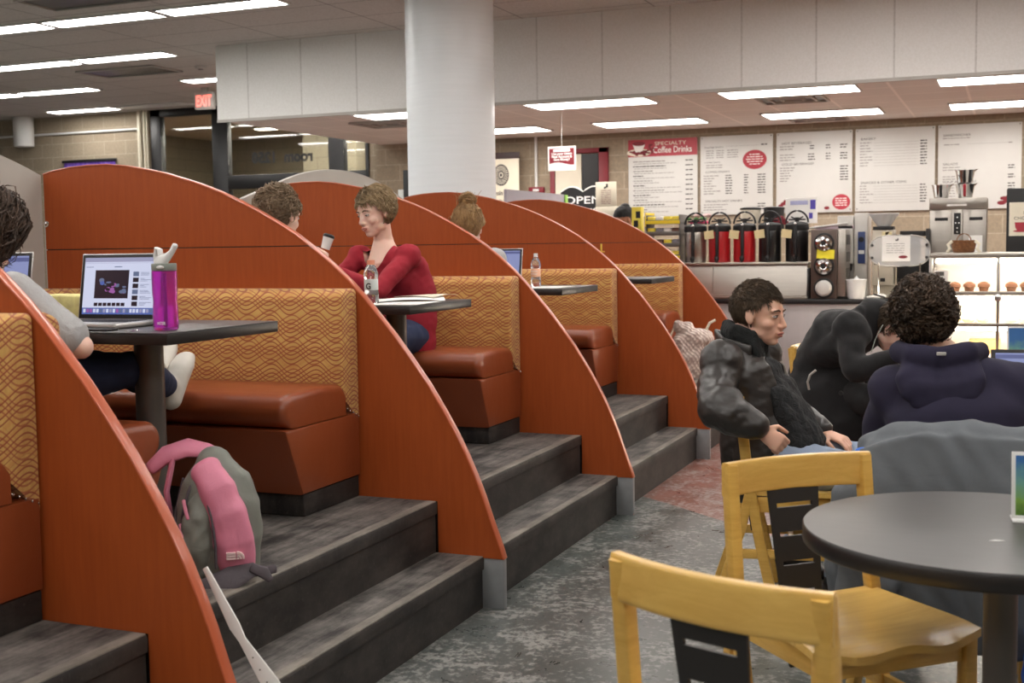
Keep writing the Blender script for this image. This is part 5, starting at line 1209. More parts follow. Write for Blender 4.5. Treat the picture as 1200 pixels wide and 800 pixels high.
# scrap of paper on the near table
q = MB(); q.prism([(0, 0), (0.018, 0.003), (0.03, 0.011), (0.012, 0.012), (0.006, 0.006)], 'z', 0, 0.001); o = q.build('paper_scrap', M['paper']); o.location = (-0.035, 2.73, 0.7405); tag(o, 'tiny white paper scrap on the near round table', 'paper')

# grey jacket thrown over the back of the hoodie wearer's chair
t = thing('draped_jacket', 'grey jacket hanging over the chair back behind the navy hoodie', 'jacket', (-0.145, 3.66, 0.80))
M['jacket'] = cloth('slate_softshell', srgb(96, 101, 106), 0.7, 0.35, 7)
q = MB()
q.loft([(-0.23, 0.02, -0.026), (-0.15, 0.0, 0.004), (0.02, -0.012, 0.022), (0.2, 0.0, 0.012), (0.30, 0.03, -0.02)], [(0.05, 0.040), (0.052, 0.045), (0.055, 0.048), (0.055, 0.045), (0.05, 0.04)], side=(0, 1, 0), seg=16)
def back(u, v):
    x = -0.25+0.57*u-0.06*(1-u)*min(1, v*2.2)
    y = -0.050-0.055*math.sin(min(1, v*1.2)*PI*0.6)-0.02*math.sin(u*9+v*2)*v-0.015*math.sin(u*17+1)*v
    return Vector((x, y, 0.03-0.60*v-0.05*max(0, (0.25-u)/0.25)))
g = MB(); g.grid(back, 40, 30); bmesh.ops.solidify(g.bm, geom=list(g.bm.faces), thickness=0.022)
q.add(g.bm)
q.loft([(-0.20, -0.02, -0.04), (-0.265, -0.06, -0.16), (-0.25, -0.10, -0.30), (-0.18, -0.12, -0.40)], [(0.055, 0.05), (0.075, 0.06), (0.065, 0.05), (0.05, 0.04)], seg=16)
q.loft([(-0.235, 0.05, -0.06), (-0.29, 0.03, -0.2), (-0.31, 0.02, -0.40), (-0.29, 0.02, -0.52)], [(0.04, 0.05), (0.06, 0.06), (0.055, 0.05), (0.045, 0.04)], seg=16)
q.remesh(0.009, 5, 0.6, lambda co: 0.010*noise.noise(Vector((co[0]*9, co[1]*9, co[2]*5)))+0.006*noise.noise(Vector((co[0]*22+co[2]*14, co[1]*22, co[2]*9)))); q.build('shell', M['jacket'], t, angle=180)
q = MB(); q.tube([(-0.20, -0.125, -0.22), (-0.16, -0.13, -0.30), (-0.12, -0.13, -0.36)], 0.004, 6); q.build('zip', M['greymetal'], t)
q = MB(); q.ell((-0.245, -0.045, -0.03), (0.022, 0.014, 0.012)); q.build('blue_lining', simple('blue_lining', srgb(50, 110, 210), 0.6), t)
# ---------------------------------------------------------------- people
def skin_mat(name, c):
    N = NT(name); v = N.coord('Object'); f = N.noise(7, 3, 0.5, v)
    N.col(N.ramp(f, [(0.3, tuple([c[0]*0.93, c[1]*0.86, c[2]*0.84, 1])), (0.7, c)]))
    N.set(Roughness=0.5, Subsurface_Weight=0.12, Subsurface_Scale=0.01); return N.m
M['skin'] = skin_mat('skin_light', srgb(228, 182, 158)); M['skin2'] = skin_mat('skin_pale', srgb(236, 200, 182)); M['skin3'] = skin_mat('skin_tan', srgb(170, 118, 92))
M['lip'] = simple('lips', srgb(196, 124, 112), 0.45); M['eye'] = simple('eye_white', srgb(206, 200, 196), 0.2); M['iris'] = simple('iris_dark', srgb(50, 38, 30), 0.2); M['brow'] = simple('eyebrow_hair', srgb(82, 60, 44), 0.8)
def hairmat(name, c1, c2):
    N = NT(name); v = N.coord('Object'); f = N.noise(28, 4, 0.7, v)
    N.col(N.ramp(f, [(0.3, c1), (0.7, c2)])); N.set(Roughness=0.55); N.b.inputs['Specular IOR Level'].default_value = 0.35
    N.bump(N.noise(180, 3, 0.7, v), 0.5, 0.004); return N.m
H_BROWN = hairmat('hair_dark_brown', srgb(58, 46, 35), srgb(98, 80, 62)); H_BLACK = hairmat('hair_near_black', srgb(44, 34, 27), srgb(92, 72, 56)); H_LIGHT = hairmat('hair_light_brown', srgb(120, 98, 70), srgb(172, 148, 112))
H_BLOND = hairmat('hair_dark_blonde', srgb(120, 90, 56), srgb(186, 150, 104)); H_MID = hairmat('hair_mid_brown', srgb(104, 86, 66), srgb(160, 138, 112)); H_LONG = hairmat('hair_long_brown', srgb(46, 34, 28), srgb(96, 76, 62))
COATL = leather('black_leather_coat', srgb(46, 42, 40), 0.42); M['scarf'] = cloth('black_scarf_knit', srgb(26, 28, 28), 0.95, 0.6, 45); M['wool'] = cloth('black_wool', srgb(19, 18, 20), 0.9, 0.2, 14, Sheen_Weight=0.1); M['blackpants'] = cloth('black_trouser_cloth', srgb(28, 26, 27), 0.85, 0.2, 10)
M['jeans_light'] = cloth('light_blue_denim', srgb(142, 156, 178), 0.85, 0.25, 14); M['jeans'] = cloth('blue_denim', srgb(40, 52, 84), 0.85, 0.25, 14); M['navy'] = cloth('navy_fleece', srgb(36, 32, 56), 0.9, 0.2, 8); M['redknit'] = cloth('red_knit', srgb(158, 28, 46), 0.85, 0.3, 10)
M['greyknit'] = cloth('grey_white_knit', srgb(176, 176, 176), 0.9, 0.5, 30); M['shoe_black'] = simple('black_shoe', srgb(28, 26, 26), 0.45); M['shoe_white'] = simple('white_canvas_shoe', srgb(206, 200, 190), 0.7, bump=0.3, bs=30); M['quiltcoat'] = cloth('black_crinkled_scarf', srgb(30, 31, 33), 0.85, 0.9, 40)

def head_matrix(c, yawdeg, pitchdeg=0, rolldeg=0):
    """yaw: direction the face looks in plan, degrees counter-clockwise from +x; pitch > 0 looks down"""
    return Matrix.Translation(c) @ Matrix.Rotation(R(yawdeg-90), 4, 'Z') @ Matrix.Rotation(R(-pitchdeg), 4, 'X') @ Matrix.Rotation(R(rolldeg), 4, 'Y')
def head(mb, H, s=1.0, jaw=1.0):
    S = H @ Matrix.Scale(s, 4)
    def e(c, r, rot=None): mb.ell(c, r, rot=rot, M=S, seg=28, ring=18)
    e((0, -0.018, 0.032), (0.074, 0.094, 0.086)); e((0, 0.012, 0.020), (0.069, 0.078, 0.075)); e((0, 0.024, -0.012), (0.063, 0.064, 0.072)); e((0, 0.030, -0.042), (0.055*jaw, 0.056, 0.060))
    e((0, 0.034, -0.074), (0.043*jaw, 0.050, 0.038)); e((0, 0.058, -0.096), (0.025*jaw, 0.026, 0.020)); e((0, 0.055, -0.062), (0.034*jaw, 0.036, 0.03))
    for x in (-1, 1):
        e((x*0.034, 0.050, -0.030), (0.028, 0.028, 0.026)); e((x*0.026, 0.072, 0.020), (0.028, 0.014, 0.010)); e((x*0.036, 0.014, -0.068), (0.020*jaw, 0.040, 0.024))
        e((x*0.0750, -0.006, -0.008), (0.008, 0.018, 0.030), Matrix.Rotation(0.25, 3, 'X')); e((x*0.0105, 0.094, -0.040), (0.0085, 0.011, 0.0075))
        e((x*0.031, 0.070, 0.001), (0.0150, 0.0140, 0.0120))
    mb.loft([(0, 0.080, 0.020), (0, 0.094, -0.012), (0, 0.105, -0.034)], [0.0085, 0.0090, 0.0110], seg=12, M=S)
    e((0, 0.0865, -0.0615), (0.026, 0.011, 0.0075)); e((0, 0.0855, -0.074), (0.020, 0.011, 0.0085)); e((0, 0.090, -0.051), (0.010, 0.010, 0.010))
def face_details(mb, H, s=1.0, lids=0.4, brow=True):
    """added after the skin is fused: eyes, lids, lips, brows as extra faces of the same body mesh"""
    S = H @ Matrix.Scale(s, 4)
    for x in (-1, 1):
        mb.ell((x*0.0315, 0.0765, 0.000), (0.0135, 0.0115, 0.0058), mi=1, M=S, seg=16, ring=10); mb.ell((x*0.0315, 0.0845, -0.0008), (0.0056, 0.0042, 0.0050), mi=2, M=S, seg=12, ring=8)
        mb.loft([(x*0.017, 0.0835, 0.003), (x*0.031, 0.0895, 0.0065*(1-lids)+0.001), (x*0.0455, 0.079, 0.002)], [0.0014, 0.0022, 0.0013], mi=4, M=S, seg=8)
        if brow: mb.loft([(x*0.014, 0.0905, 0.0195), (x*0.030, 0.091, 0.0245), (x*0.048, 0.080, 0.020)], [(0.003, 0.0022), (0.0036, 0.0024), (0.002, 0.0018)], side=(0, 0, 1), mi=4, M=S, seg=8)
    mb.loft([(-0.021, 0.0915, -0.0655), (-0.008, 0.0995, -0.0615), (0, 0.1005, -0.0630), (0.008, 0.0995, -0.0615), (0.021, 0.0915, -0.0655)], [(0.002, 0.002), (0.0042, 0.003), (0.0042, 0.003), (0.0042, 0.003), (0.002, 0.002)], side=(0, 0, 1), mi=3, M=S, seg=8)
    mb.loft([(-0.018, 0.0905, -0.0695), (0, 0.0975, -0.0735), (0.018, 0.0905, -0.0695)], [(0.002, 0.002), (0.0055, 0.0032), (0.002, 0.002)], side=(0, 0, 1), mi=3, M=S, seg=8)
    mb.loft([(-0.02, 0.0935, -0.0672), (0, 0.1012, -0.0668), (0.02, 0.0935, -0.0672)], [0.0008]*3, mi=2, M=S, seg=6)
def hand(mb, wrist, d, n, curl=0.5, side=1, s=1.0, spread=0.0, radd=0.0):
    """d: direction from wrist to knuckles, n: back-of-hand normal, side: +1 thumb towards d x n"""
    w = Vector(wrist); d = Vector(d).normalized(); n = Vector(n); n = (n-d*n.dot(d)).normalized(); l = d.cross(n)*side
    mb.loft([w-d*0.01, w+d*0.03*s, w+d*0.075*s], [(0.024*s, 0.017*s), (0.034*s, 0.016*s), (0.038*s, 0.013*s)], side=l, seg=16)
    for k, (off, ln) in enumerate(((0.030, 0.072), (0.010, 0.080), (-0.011, 0.074), (-0.031, 0.058))):
        p = w+d*0.078*s+l*off*s; a = 0.15; pts = [p-d*0.02*s, p]
        for seg_, fr in enumerate((0.45, 0.30, 0.25)):
            a += curl*(0.9+0.15*k)*(0.75+0.25*seg_); dd = (d*math.cos(a)-n*math.sin(a)+l*spread*(1.5-k)*0.08).normalized(); pts.append(pts[-1]+dd*ln*fr*s)
        mb.loft(pts, [0.0085*s+radd, 0.0092*s+radd, 0.0085*s+radd, 0.0078*s+radd, 0.0068*s+radd], side=l, seg=10)
    p = w+d*0.018*s+l*0.026*s; t1 = (d*0.55+l*0.75-n*0.35).normalized(); t2 = (d*0.9+l*0.15-n*0.4*(0.5+curl)).normalized()
    mb.loft([p-l*0.012, p, p+t1*0.036*s, p+t1*0.036*s+t2*0.030*s, p+t1*0.036*s+t2*0.052*s], [0.014*s, 0.0135*s, 0.0105*s, 0.0095*s, 0.008*s], seg=10)
def V(*a): return Vector(a)
def limb(mb, pts, rads, grow=0.0, **k): mb.loft(pts, [(r+grow if not hasattr(r, '__len__') else (r[0]+grow, r[1]+grow)) for r in rads], seg=18, **k)
def mid(a, b, t=0.5): return V(*a)*(1-t)+V(*b)*t
def torso(mb, J, grow=0.0, k=1.0, top=True):
    sd = (V(*J['shR'])-V(*J['shL'])).normalized()
    P = [V(*J['pelvis']), V(*J['waist']), V(*J['chest']), mid(J['shR'], J['shL'])+V(0, 0, -0.02)]
    Rr = [(0.165*k, 0.115*k), (0.140*k, 0.105*k), (0.165*k, 0.118*k), (0.125*k, 0.075*k)]
    if top: P.append(V(*J['neck'])); Rr.append((0.062*k, 0.058*k))
    mb.loft(P, [(a+grow, b+grow) for a, b in Rr], side=sd, seg=28)
    for s_ in ('R', 'L'): mb.ell(V(*J['sh'+s_]), (0.058*k+grow)*1.0)
def arm(mb, J, s_, grow=0.0, k=1.0, upto='wr', t=1.0):
    a, b_, c = V(*J['sh'+s_]), V(*J['el'+s_]), V(*J['wr'+s_]); e = b_.lerp(c, t)
    limb(mb, [a, a.lerp(b_, 0.5), b_], [0.052*k, 0.048*k, 0.041*k], grow); limb(mb, [b_, b_.lerp(c, 0.35*t), e], [0.041*k, 0.040*k, 0.027*k+(1-t)*0.01], grow)
def leg(mb, J, s_, grow=0.0, k=1.0, t=1.0):
    h, kn, an = V(*J['hip'+s_]), V(*J['kn'+s_]), V(*J['an'+s_]); e = kn.lerp(an, t)
    limb(mb, [h, h.lerp(kn, 0.5), kn], [0.085*k, 0.075*k, 0.056*k], grow); limb(mb, [kn, kn.lerp(an, 0.35*t), e], [0.056*k, 0.055*k, 0.036*k+(1-t)*0.015], grow)
def foot(mb, an, d, grow=0.0, s=1.0, up=(0, 0, 1)):
    a = V(*an); d = V(*d).normalized(); u = V(*up)
    mb.loft([a-d*0.03-u*0.045, a+d*0.06-u*0.045, a+d*0.13-u*0.055, a+d*0.175-u*0.062], [(0.033+grow, 0.034+grow), (0.040+grow, 0.032+grow), (0.044+grow, 0.024+grow), (0.034+grow, 0.016+grow)], side=d.cross(u), seg=16)
    mb.loft([a+u*0.02, a-u*0.04], [0.034+grow, 0.036+grow], seg=14)
def body(t, J, H, skin, voxel=0.0055, hs=1.0, hands=(), face=True, k=1.0, lids=0.4, jaw=1.0, legs=True, feet=None, nk=1.0):
    b_ = MB(); torso(b_, J, 0, k)
    for s_ in ('R', 'L'): arm(b_, J, s_, 0, k)
    if legs:
        for s_ in ('R', 'L'):
            b_.ell(V(*J['hip'+s_]), 0.09*k); leg(b_, J, s_, 0, k)
            if feet: foot(b_, J['an'+s_], feet[s_][0], -0.005, up=feet[s_][1])
    hc = H @ V(0, -0.025, -0.055)
    limb(b_, [V(*J['neck'])-V(0, 0, 0.03), V(*J['neck']).lerp(hc, 0.5), hc], [0.060*nk, 0.053*nk, 0.050*nk])
    head(b_, H, hs, jaw)
    for h_ in hands: hand(b_, *h_)
    b_.remesh(voxel, 4 if voxel < 0.005 else 2, 0.4)
    if face: face_details(b_, H, hs, lids)
    o = b_.build('body', [skin, M['eye'], M['iris'], M['lip'], M['brow']], t, angle=180, world=True)
    return o
def wr(a=0.008, s=9, a2=0.004, s2=24, st=(1, 1, 0.6)):
    return lambda co: a*noise.noise(V(co[0]*s*st[0], co[1]*s*st[1], co[2]*s*st[2]))+a2*noise.noise(V(co[0]*s2, co[1]*s2, co[2]*s2*0.7))
def garment(t, name, fn, mat, voxel=0.008, sm=4, disp=None, label=None, cut=None):
    q = MB(); fn(q); q.remesh(voxel, sm, 0.5, disp or wr())
    if cut:
        dele = [f for f in q.bm.faces if cut(f.calc_center_median())]; bmesh.ops.delete(q.bm, geom=dele, context='FACES')
        big = {}
        for it in range(14):      # even out the cut edge
            new = {}
            for v in q.bm.verts:
                if v.is_boundary:
                    nb = [e.other_vert(v).co for e in v.link_edges if e.is_boundary]
                    if len(nb) == 2: new[v] = v.co*0.4+(nb[0]+nb[1])*0.3
            for v, c_ in new.items(): v.co = c_
    return q.build(name, mat, t, angle=180, world=True, label=label)
def hair_strands(mb, H, n, length, region, flow, seed=1, r=0.0022, lift=0.006, curl=0.0, segs=5, s=1.0, c=(0, -0.018, 0.034), rad=(0.080, 0.100, 0.092), jit=0.3):
    """tapered locks rooted on the scalp; region(p) filters roots, flow(p) gives the direction in head space"""
    rg = random.Random(seed); bm = mb.bm; k = 0; tries = 0; S = H @ Matrix.Scale(s, 4)
    while k < n and tries < n*20:
        tries += 1
        u, v = rg.uniform(-1, 1), rg.uniform(0, 2*PI); q = math.sqrt(1-u*u); d = V(q*math.cos(v), q*math.sin(v), u)
        p = V(c[0]+d.x*rad[0], c[1]+d.y*rad[1], c[2]+d.z*rad[2])
        if not region(p): continue
        nrm = V(d.x/rad[0], d.y/rad[1], d.z/rad[2]).normalized(); f = V(*flow(p, nrm)); f = (f-nrm*f.dot(nrm)*0.9)
        if f.length < 1e-4: f = nrm.orthogonal()
        f.normalize(); f = (f+V(rg.gauss(0, jit), rg.gauss(0, jit), rg.gauss(0, jit))).normalized()
        L = length*rg.uniform(0.6, 1.15); pos = p-nrm*0.004; rr = r*rg.uniform(0.7, 1.4); ph = rg.uniform(0, 6.28); prev = None; dirv = (f+nrm*0.6).normalized()
        for i in range(segs+1):
            tt = i/segs; w_ = rr*(1-0.8*tt**1.5)
            a = dirv.orthogonal().normalized(); b_ = dirv.cross(a)
            ring = [bm.verts.new(S @ (pos+a*w_*1.6*math.cos(o_)+b_*w_*math.sin(o_))) for o_ in (0, 2.1, 4.2)]
            if prev:
                for j in range(3): bm.faces.new((prev[j], prev[(j+1) % 3], ring[(j+1) % 3], ring[j]))
            prev = ring; pos = pos+dirv*L/segs
            # keep close to the scalp
            q_ = V((pos.x-c[0])/rad[0], (pos.y-c[1])/rad[1], (pos.z-c[2])/rad[2]); g = q_.length-1-lift/0.09
            nn = V(q_.x/rad[0], q_.y/rad[1], q_.z/rad[2]).normalized()
            dirv = (dirv*0.6+f*0.55-nn*max(-0.6, min(0.9, g*6))+V(math.sin(ph+i*1.9), math.cos(ph*1.3+i*2.3), math.sin(ph*0.7+i*1.7))*curl+V(0, 0, -0.05)).normalized()
        k += 1
def scalp(mb, H, region, s=1.0, c=(0, -0.018, 0.034), rad=(0.080, 0.100, 0.092), nz=0.004, ns=40, seg=56, ring=40):
    T = bmesh.new(); bmesh.ops.create_uvsphere(T, u_segments=seg, v_segments=ring, radius=1)
    for v in T.verts:
        d = v.co.copy(); v.co = V(c[0]+d.x*rad[0], c[1]+d.y*rad[1], c[2]+d.z*rad[2])
    dele = [f for f in T.faces if not region(f.calc_center_median())]; bmesh.ops.delete(T, geom=dele, context='FACES')
    for v in T.verts:
        v.co += v.co.normalized()*nz*noise.noise(v.co*ns)
    mb._take(T, 0, H @ Matrix.Scale(s, 4))
def R_short(p):   # hairline of short hair
    x, y, z = p
    if z > 0.062+0.2*abs(x): return True
    if y > 0.035: return z > 0.045 and abs(x) > 0.05
    if y > -0.005: return z > 0.022+0.5*max(0, y)
    return z > -0.050-0.25*max(0, -y-0.03) and not (abs(x) > 0.066 and z < -0.01 and y > -0.03)

# ---- A: man in the black leather coat, turned sideways on his chair
t = thing('person', 'person with short brown hair in black leather coat, arm over chair back', 'person', (-0.85, 4.74, 0))
J = dict(pelvis=(-0.87, 4.74, 0.565), waist=(-0.90, 4.745, 0.70), chest=(-0.955, 4.75, 0.86), neck=(-0.985, 4.765, 1.005),
         shR=(-1.015, 4.575, 0.925), shL=(-0.935, 4.945, 0.925), elR=(-0.99, 4.40, 0.768), wrR=(-0.838, 4.395, 0.712), elL=(-0.86, 5.07, 0.70), wrL=(-0.685, 4.91, 0.625),
         hipR=(-0.86, 4.66, 0.535), hipL=(-0.86, 4.84, 0.535), knR=(-0.47, 4.66, 0.505), knL=(-0.49, 4.98, 0.50), anR=(-0.60, 4.66, 0.095), anL=(-0.83, 5.0, 0.12))
HA = head_matrix((-0.908, 4.765, 1.098), -14, 5, 0)
FA = dict(R=((1, -0.15, 0), (0, 0, 1)), L=((0.9, 0.2, -0.25), (0.25, 0, 0.97)))
body(t, J, HA, M['skin'], 0.0045, 1.02, hands=(((-0.83, 4.41, 0.690), (0.8, 0.15, -0.55), (0.2, -0.9, 0.35), 0.75, -1, 0.95), ((-0.672, 4.90, 0.620), (0.9, -0.25, -0.28), (0.25, -0.2, 0.95), 0.45, 1, 0.98)), feet=FA, lids=0.35)
def coat(q):
    q.ell((-0.965, 4.41, 0.80), (0.07, 0.055, 0.06))
    torso(q, J, 0.028, 1.0, False)
    limb(q, [V(-1.005, 4.60, 0.915), V(-1.02, 4.50, 0.835), V(*J['elR'])], [0.064, 0.066, 0.064], 0.008); limb(q, [V(*J['elR']), V(-0.93, 4.385, 0.748), V(-0.855, 4.395, 0.716)], [0.068, 0.068, 0.048], 0.008)
    limb(q, [V(*J['shL']), mid(J['shL'], J['elL']), V(*J['elL'])], [0.062, 0.058, 0.054], 0.008); limb(q, [V(*J['elL']), mid(J['elL'], J['wrL']), mid(J['elL'], J['wrL'], 0.92)], [0.056, 0.05, 0.043], 0.008)
    q.loft([V(-0.96, 4.66, 0.80), V(-0.955, 4.66, 0.60), V(-0.93, 4.66, 0.42)], [(0.09, 0.07), (0.085, 0.07), (0.095, 0.05)], side=(1, 0, 0), seg=20)
    q.loft([V(-0.93, 4.88, 0.80), V(-0.90, 4.90, 0.62), V(-0.84, 4.92, 0.50)], [(0.12, 0.08), (0.13, 0.08), (0.15, 0.06)], side=(1, 0, 0), seg=20)
def wrA(co):
    return 0.0055*noise.noise(V(co[0]*9+co[2]*5, co[1]*7, co[2]*15-co[0]*6))+0.0035*noise.noise(V(co[0]*20+co[2]*14, co[1]*12, co[2]*32-co[0]*18))+0.0022*noise.noise(V(co[0]*60+co[2]*30, co[1]*30, co[2]*70))
# open front: cut away a wedge so the scarf shows
garment(t, 'leather_coat', coat, COATL, 0.0075, 4, wrA, cut=lambda c: c[0] > -0.90+0.25*(c[2]-0.86)*0 and 4.66 < c[1] < 4.87 and c[2] > 0.62 and c[0]-0.15*(4.9-c[1]) > -0.905)
def collar(q):
    q.loft([V(-0.93, 4.66, 0.955), V(-1.03, 4.66, 0.985), V(-1.07, 4.75, 1.01), V(-1.05, 4.85, 0.99), V(-0.95, 4.87, 0.95)], [(0.032, 0.012)]*5, side=(-0.3, 0, 1), seg=14)
garment(t, 'coat_collar', collar, COATL, 0.005, 2, lambda co: 0.0)
def scarf(q):
    q.loft([V(-0.925, 4.70, 1.0), V(-0.99, 4.685, 1.02), V(-1.04, 4.765, 1.035), V(-0.99, 4.85, 1.015), V(-0.92, 4.84, 0.99), V(-0.895, 4.765, 0.975), V(-0.92, 4.70, 0.995)], [(0.042, 0.024)]*7, side=(0, 0, 1), seg=14)
    q.loft([V(-0.915, 4.705, 0.985), V(-0.875, 4.715, 0.88), V(-0.83, 4.72, 0.76), V(-0.79, 4.72, 0.66)], [(0.022, 0.040), (0.02, 0.050), (0.02, 0.055), (0.02, 0.055)], side=(1, 0, 0.4), seg=16)
    q.loft([V(-0.905, 4.79, 0.965), V(-0.86, 4.80, 0.84), V(-0.80, 4.81, 0.70), V(-0.76, 4.80, 0.64)], [(0.02, 0.045), (0.02, 0.055), (0.02, 0.065), (0.02, 0.06)], side=(1, 0, 0.4), seg=16)
garment(t, 'scarf', scarf, M['scarf'], 0.006, 3, wr(0.006, 20, 0.003, 60))
def sweater(q):
    torso(q, J, 0.012, 1.0, False); q.loft([V(-0.83, 4.76, 0.80), V(-0.775, 4.76, 0.68), V(-0.74, 4.76, 0.605)], [(0.06, 0.14), (0.08, 0.15), (0.08, 0.15)], side=(1, 0, 0), seg=24)
garment(t, 'crinkled_shirt', sweater, M['quiltcoat'], 0.008, 3, wr(0.010, 26, 0.005, 60))
def jeansA(q):
    for s_ in 'RL': leg(q, J, s_, 0.014, 1.0, 0.93)
    q.loft([V(-0.92, 4.75, 0.56), V(-0.84, 4.75, 0.55)], [(0.17, 0.10), (0.16, 0.09)], side=(0, 1, 0), seg=24)
garment(t, 'jeans', jeansA, M['jeans_light'], 0.008, 3, wr(0.007, 14, 0.004, 34))
for s_ in 'RL':
    q = MB(); foot(q, J['an'+s_], FA[s_][0], 0.008, up=FA[s_][1]); q.remesh(0.006, 2); q.build('shoe', M['shoe_black'], t, angle=180, world=True)
q = MB(); flowA = lambda p, n: (0, 0.9 if p.z > 0.06 else 0.15, -0.5 if p.z > 0.06 else -1)
scalp(q, HA, R_short, 1.02); hair_strands(q, HA, 3000, 0.029, R_short, flowA, 11, r=0.0019, lift=0.004, curl=0.10, s=1.02, jit=0.25); q.build('hair', H_BROWN, t, angle=180, world=True)

# ---- B: person bent forward in black wool coat
t = thing('person', 'person in black wool coat bent far forward over a table, face hidden', 'person', (-0.85, 6.78, 0))
J = dict(pelvis=(-0.93, 6.75, 0.57), waist=(-0.95, 6.72, 0.72), chest=(-0.84, 6.66, 0.89), neck=(-0.655, 6.60, 0.985),
         shR=(-0.76, 6.42, 0.925), shL=(-0.68, 6.80, 0.93), elR=(-0.72, 6.29, 0.725), wrR=(-0.525, 6.26, 0.80), elL=(-0.55, 6.92, 0.78), wrL=(-0.32, 6.72, 0.775),
         hipR=(-0.92, 6.66, 0.55), hipL=(-0.92, 6.86, 0.55), knR=(-0.56, 6.42, 0.55), knL=(-0.50, 6.90, 0.55), anR=(-0.62, 6.40, 0.10), anL=(-0.55, 6.9, 0.10))
HB = head_matrix((-0.555, 6.56, 0.925), -10, 55, 0)
FB = dict(R=((1, -0.2, 0), (0, 0, 1)), L=((1, 0.1, 0), (0, 0, 1)))
body(t, J, HB, M['skin2'], 0.006, 1.0, hands=(((-0.51, 6.265, 0.805), (0.8, 0.25, 0.35), (0.2, -0.8, 0.5), 0.9, -1), ((-0.31, 6.71, 0.775), (0.9, -0.4, -0.05), (0, 0.1, 1), 0.3, 1)), feet=FB)
def coatB(q):
    torso(q, J, 0.035, 1.05)
    for s_ in 'RL': arm(q, J, s_, 0.022, 1.0, t=0.93)
    q.loft([V(-0.86, 6.60, 0.93), V(-0.77, 6.50, 0.93), V(-0.72, 6.44, 0.90)], [(0.10, 0.09), (0.085, 0.08), (0.07, 0.07)], seg=18); q.loft([V(-0.90, 6.58, 0.80), V(-0.80, 6.46, 0.84), V(-0.745, 6.40, 0.84)], [(0.11, 0.10), (0.085, 0.08), (0.07, 0.06)], seg=18)
    q.loft([V(-0.93, 6.72, 0.66), V(-0.90, 6.64, 0.54), V(-0.84, 6.60, 0.43)], [(0.20, 0.16), (0.21, 0.19), (0.20, 0.18)], side=(1, 0, 0), seg=24)
    q.loft([V(-0.72, 6.50, 1.0), V(-0.70, 6.60, 1.03), V(-0.66, 6.70, 1.01)], [(0.03, 0.05)]*3, side=(1, 0, 0), seg=12)
garment(t, 'wool_coat', coatB, M['wool'], 0.012, 14, lambda co: 0.010*noise.noise(V(co[0]*6+co[2]*8, co[1]*6, co[2]*7-co[0]*9))+0.005*noise.noise(V(co[0]*20+co[2]*10, co[1]*16, co[2]*20)))
def pantsB(q):
    for s_ in 'RL': leg(q, J, s_, 0.016, 1.05, 0.93)
garment(t, 'trousers', pantsB, M['blackpants'], 0.010, 3)
q = MB(); q.tube([(-0.60, 6.43, 0.95), (-0.63, 6.36, 0.88), (-0.645, 6.33, 0.82)], 0.003, 6); q.tube([(-0.66, 6.30, 0.70), (-0.60, 6.27, 0.66), (-0.55, 6.27, 0.62)], 0.006, 6); q.build('coat_zip', M['bp_grey'], t, world=True)
q = MB(); q.cyl((-0.80, 6.385, 0.60), (-0.80, 6.375, 0.60), 0.012, seg=12); q.build('coat_button', M['matte_black'], t, world=True)
for s_ in 'RL':
    q = MB(); foot(q, J['an'+s_], FB[s_][0], 0.008, up=FB[s_][1]); q.remesh(0.008, 2); q.build('shoe', M['shoe_black'], t, angle=180, world=True)
q = MB(); scalp(q, HB, R_short); hair_strands(q, HB, 1100, 0.06, R_short, flowA, 5, r=0.0026, lift=0.010, curl=0.25); q.build('hair', H_BROWN, t, angle=180, world=True)
q = MB(); q.tube([(-0.965, 6.42, 0.61), (-0.97, 6.40, 0.65), (-0.955, 6.385, 0.69), (-0.925, 6.38, 0.715)], 0.006, 8)
q.build('pink_strap', M['soffit_edge'], t, world=True)

# ---- C: curly haired person in the navy hoodie, seen from behind
t = thing('person', 'person with curly dark hair in navy hoodie, seen from behind', 'person', (-0.15, 3.97, 0))
J = dict(pelvis=(-0.14, 3.955, 0.57), waist=(-0.14, 3.97, 0.70), chest=(-0.15, 4.0, 0.85), neck=(-0.205, 4.035, 1.015),
         shR=(0.02, 4.02, 0.912), shL=(-0.335, 4.02, 0.90), elR=(0.115, 4.15, 0.69), wrR=(0.11, 4.42, 0.775), elL=(-0.40, 4.15, 0.69), wrL=(-0.24, 4.42, 0.78),
         hipR=(-0.05, 3.99, 0.55), hipL=(-0.24, 3.99, 0.55), knR=(0.02, 4.42, 0.55), knL=(-0.30, 4.42, 0.55), anR=(0.02, 4.38, 0.10), anL=(-0.30, 4.36, 0.10))
HC = head_matrix((-0.258, 4.045, 1.118), 112, 14, -6)
FC = dict(R=((0, 1, 0), (0, 0, 1)), L=((-0.1, 1, 0), (0, 0, 1)))
body(t, J, HC, M['skin'], 0.006, 1.02, hands=(((0.11, 4.43, 0.78), (-0.3, 0.9, 0), (0, 0, 1), 0.35, 1), ((-0.24, 4.43, 0.785), (0.4, 0.9, 0), (0, 0, 1), 0.35, -1)), feet=FC)
def hoodie(q):
    torso(q, J, 0.028, 1.06, False)
    for s_ in 'RL': arm(q, J, s_, 0.016, 1.10, t=0.95)
    q.loft([V(-0.14, 3.95, 0.60), V(-0.14, 3.96, 0.72), V(-0.145, 3.975, 0.84), V(-0.155, 3.99, 0.90)], [(0.20, 0.14), (0.20, 0.14), (0.215, 0.145), (0.19, 0.12)], side=(1, 0, 0), seg=32)
    q.loft([V(-0.35, 4.01, 0.895), V(-0.27, 3.995, 0.945), V(-0.16, 3.99, 0.975), V(-0.04, 3.995, 0.955), V(0.05, 4.01, 0.905)], [(0.075, 0.062), (0.085, 0.062), (0.09, 0.06), (0.085, 0.062), (0.075, 0.062)], side=(0, 1, 0), seg=22)
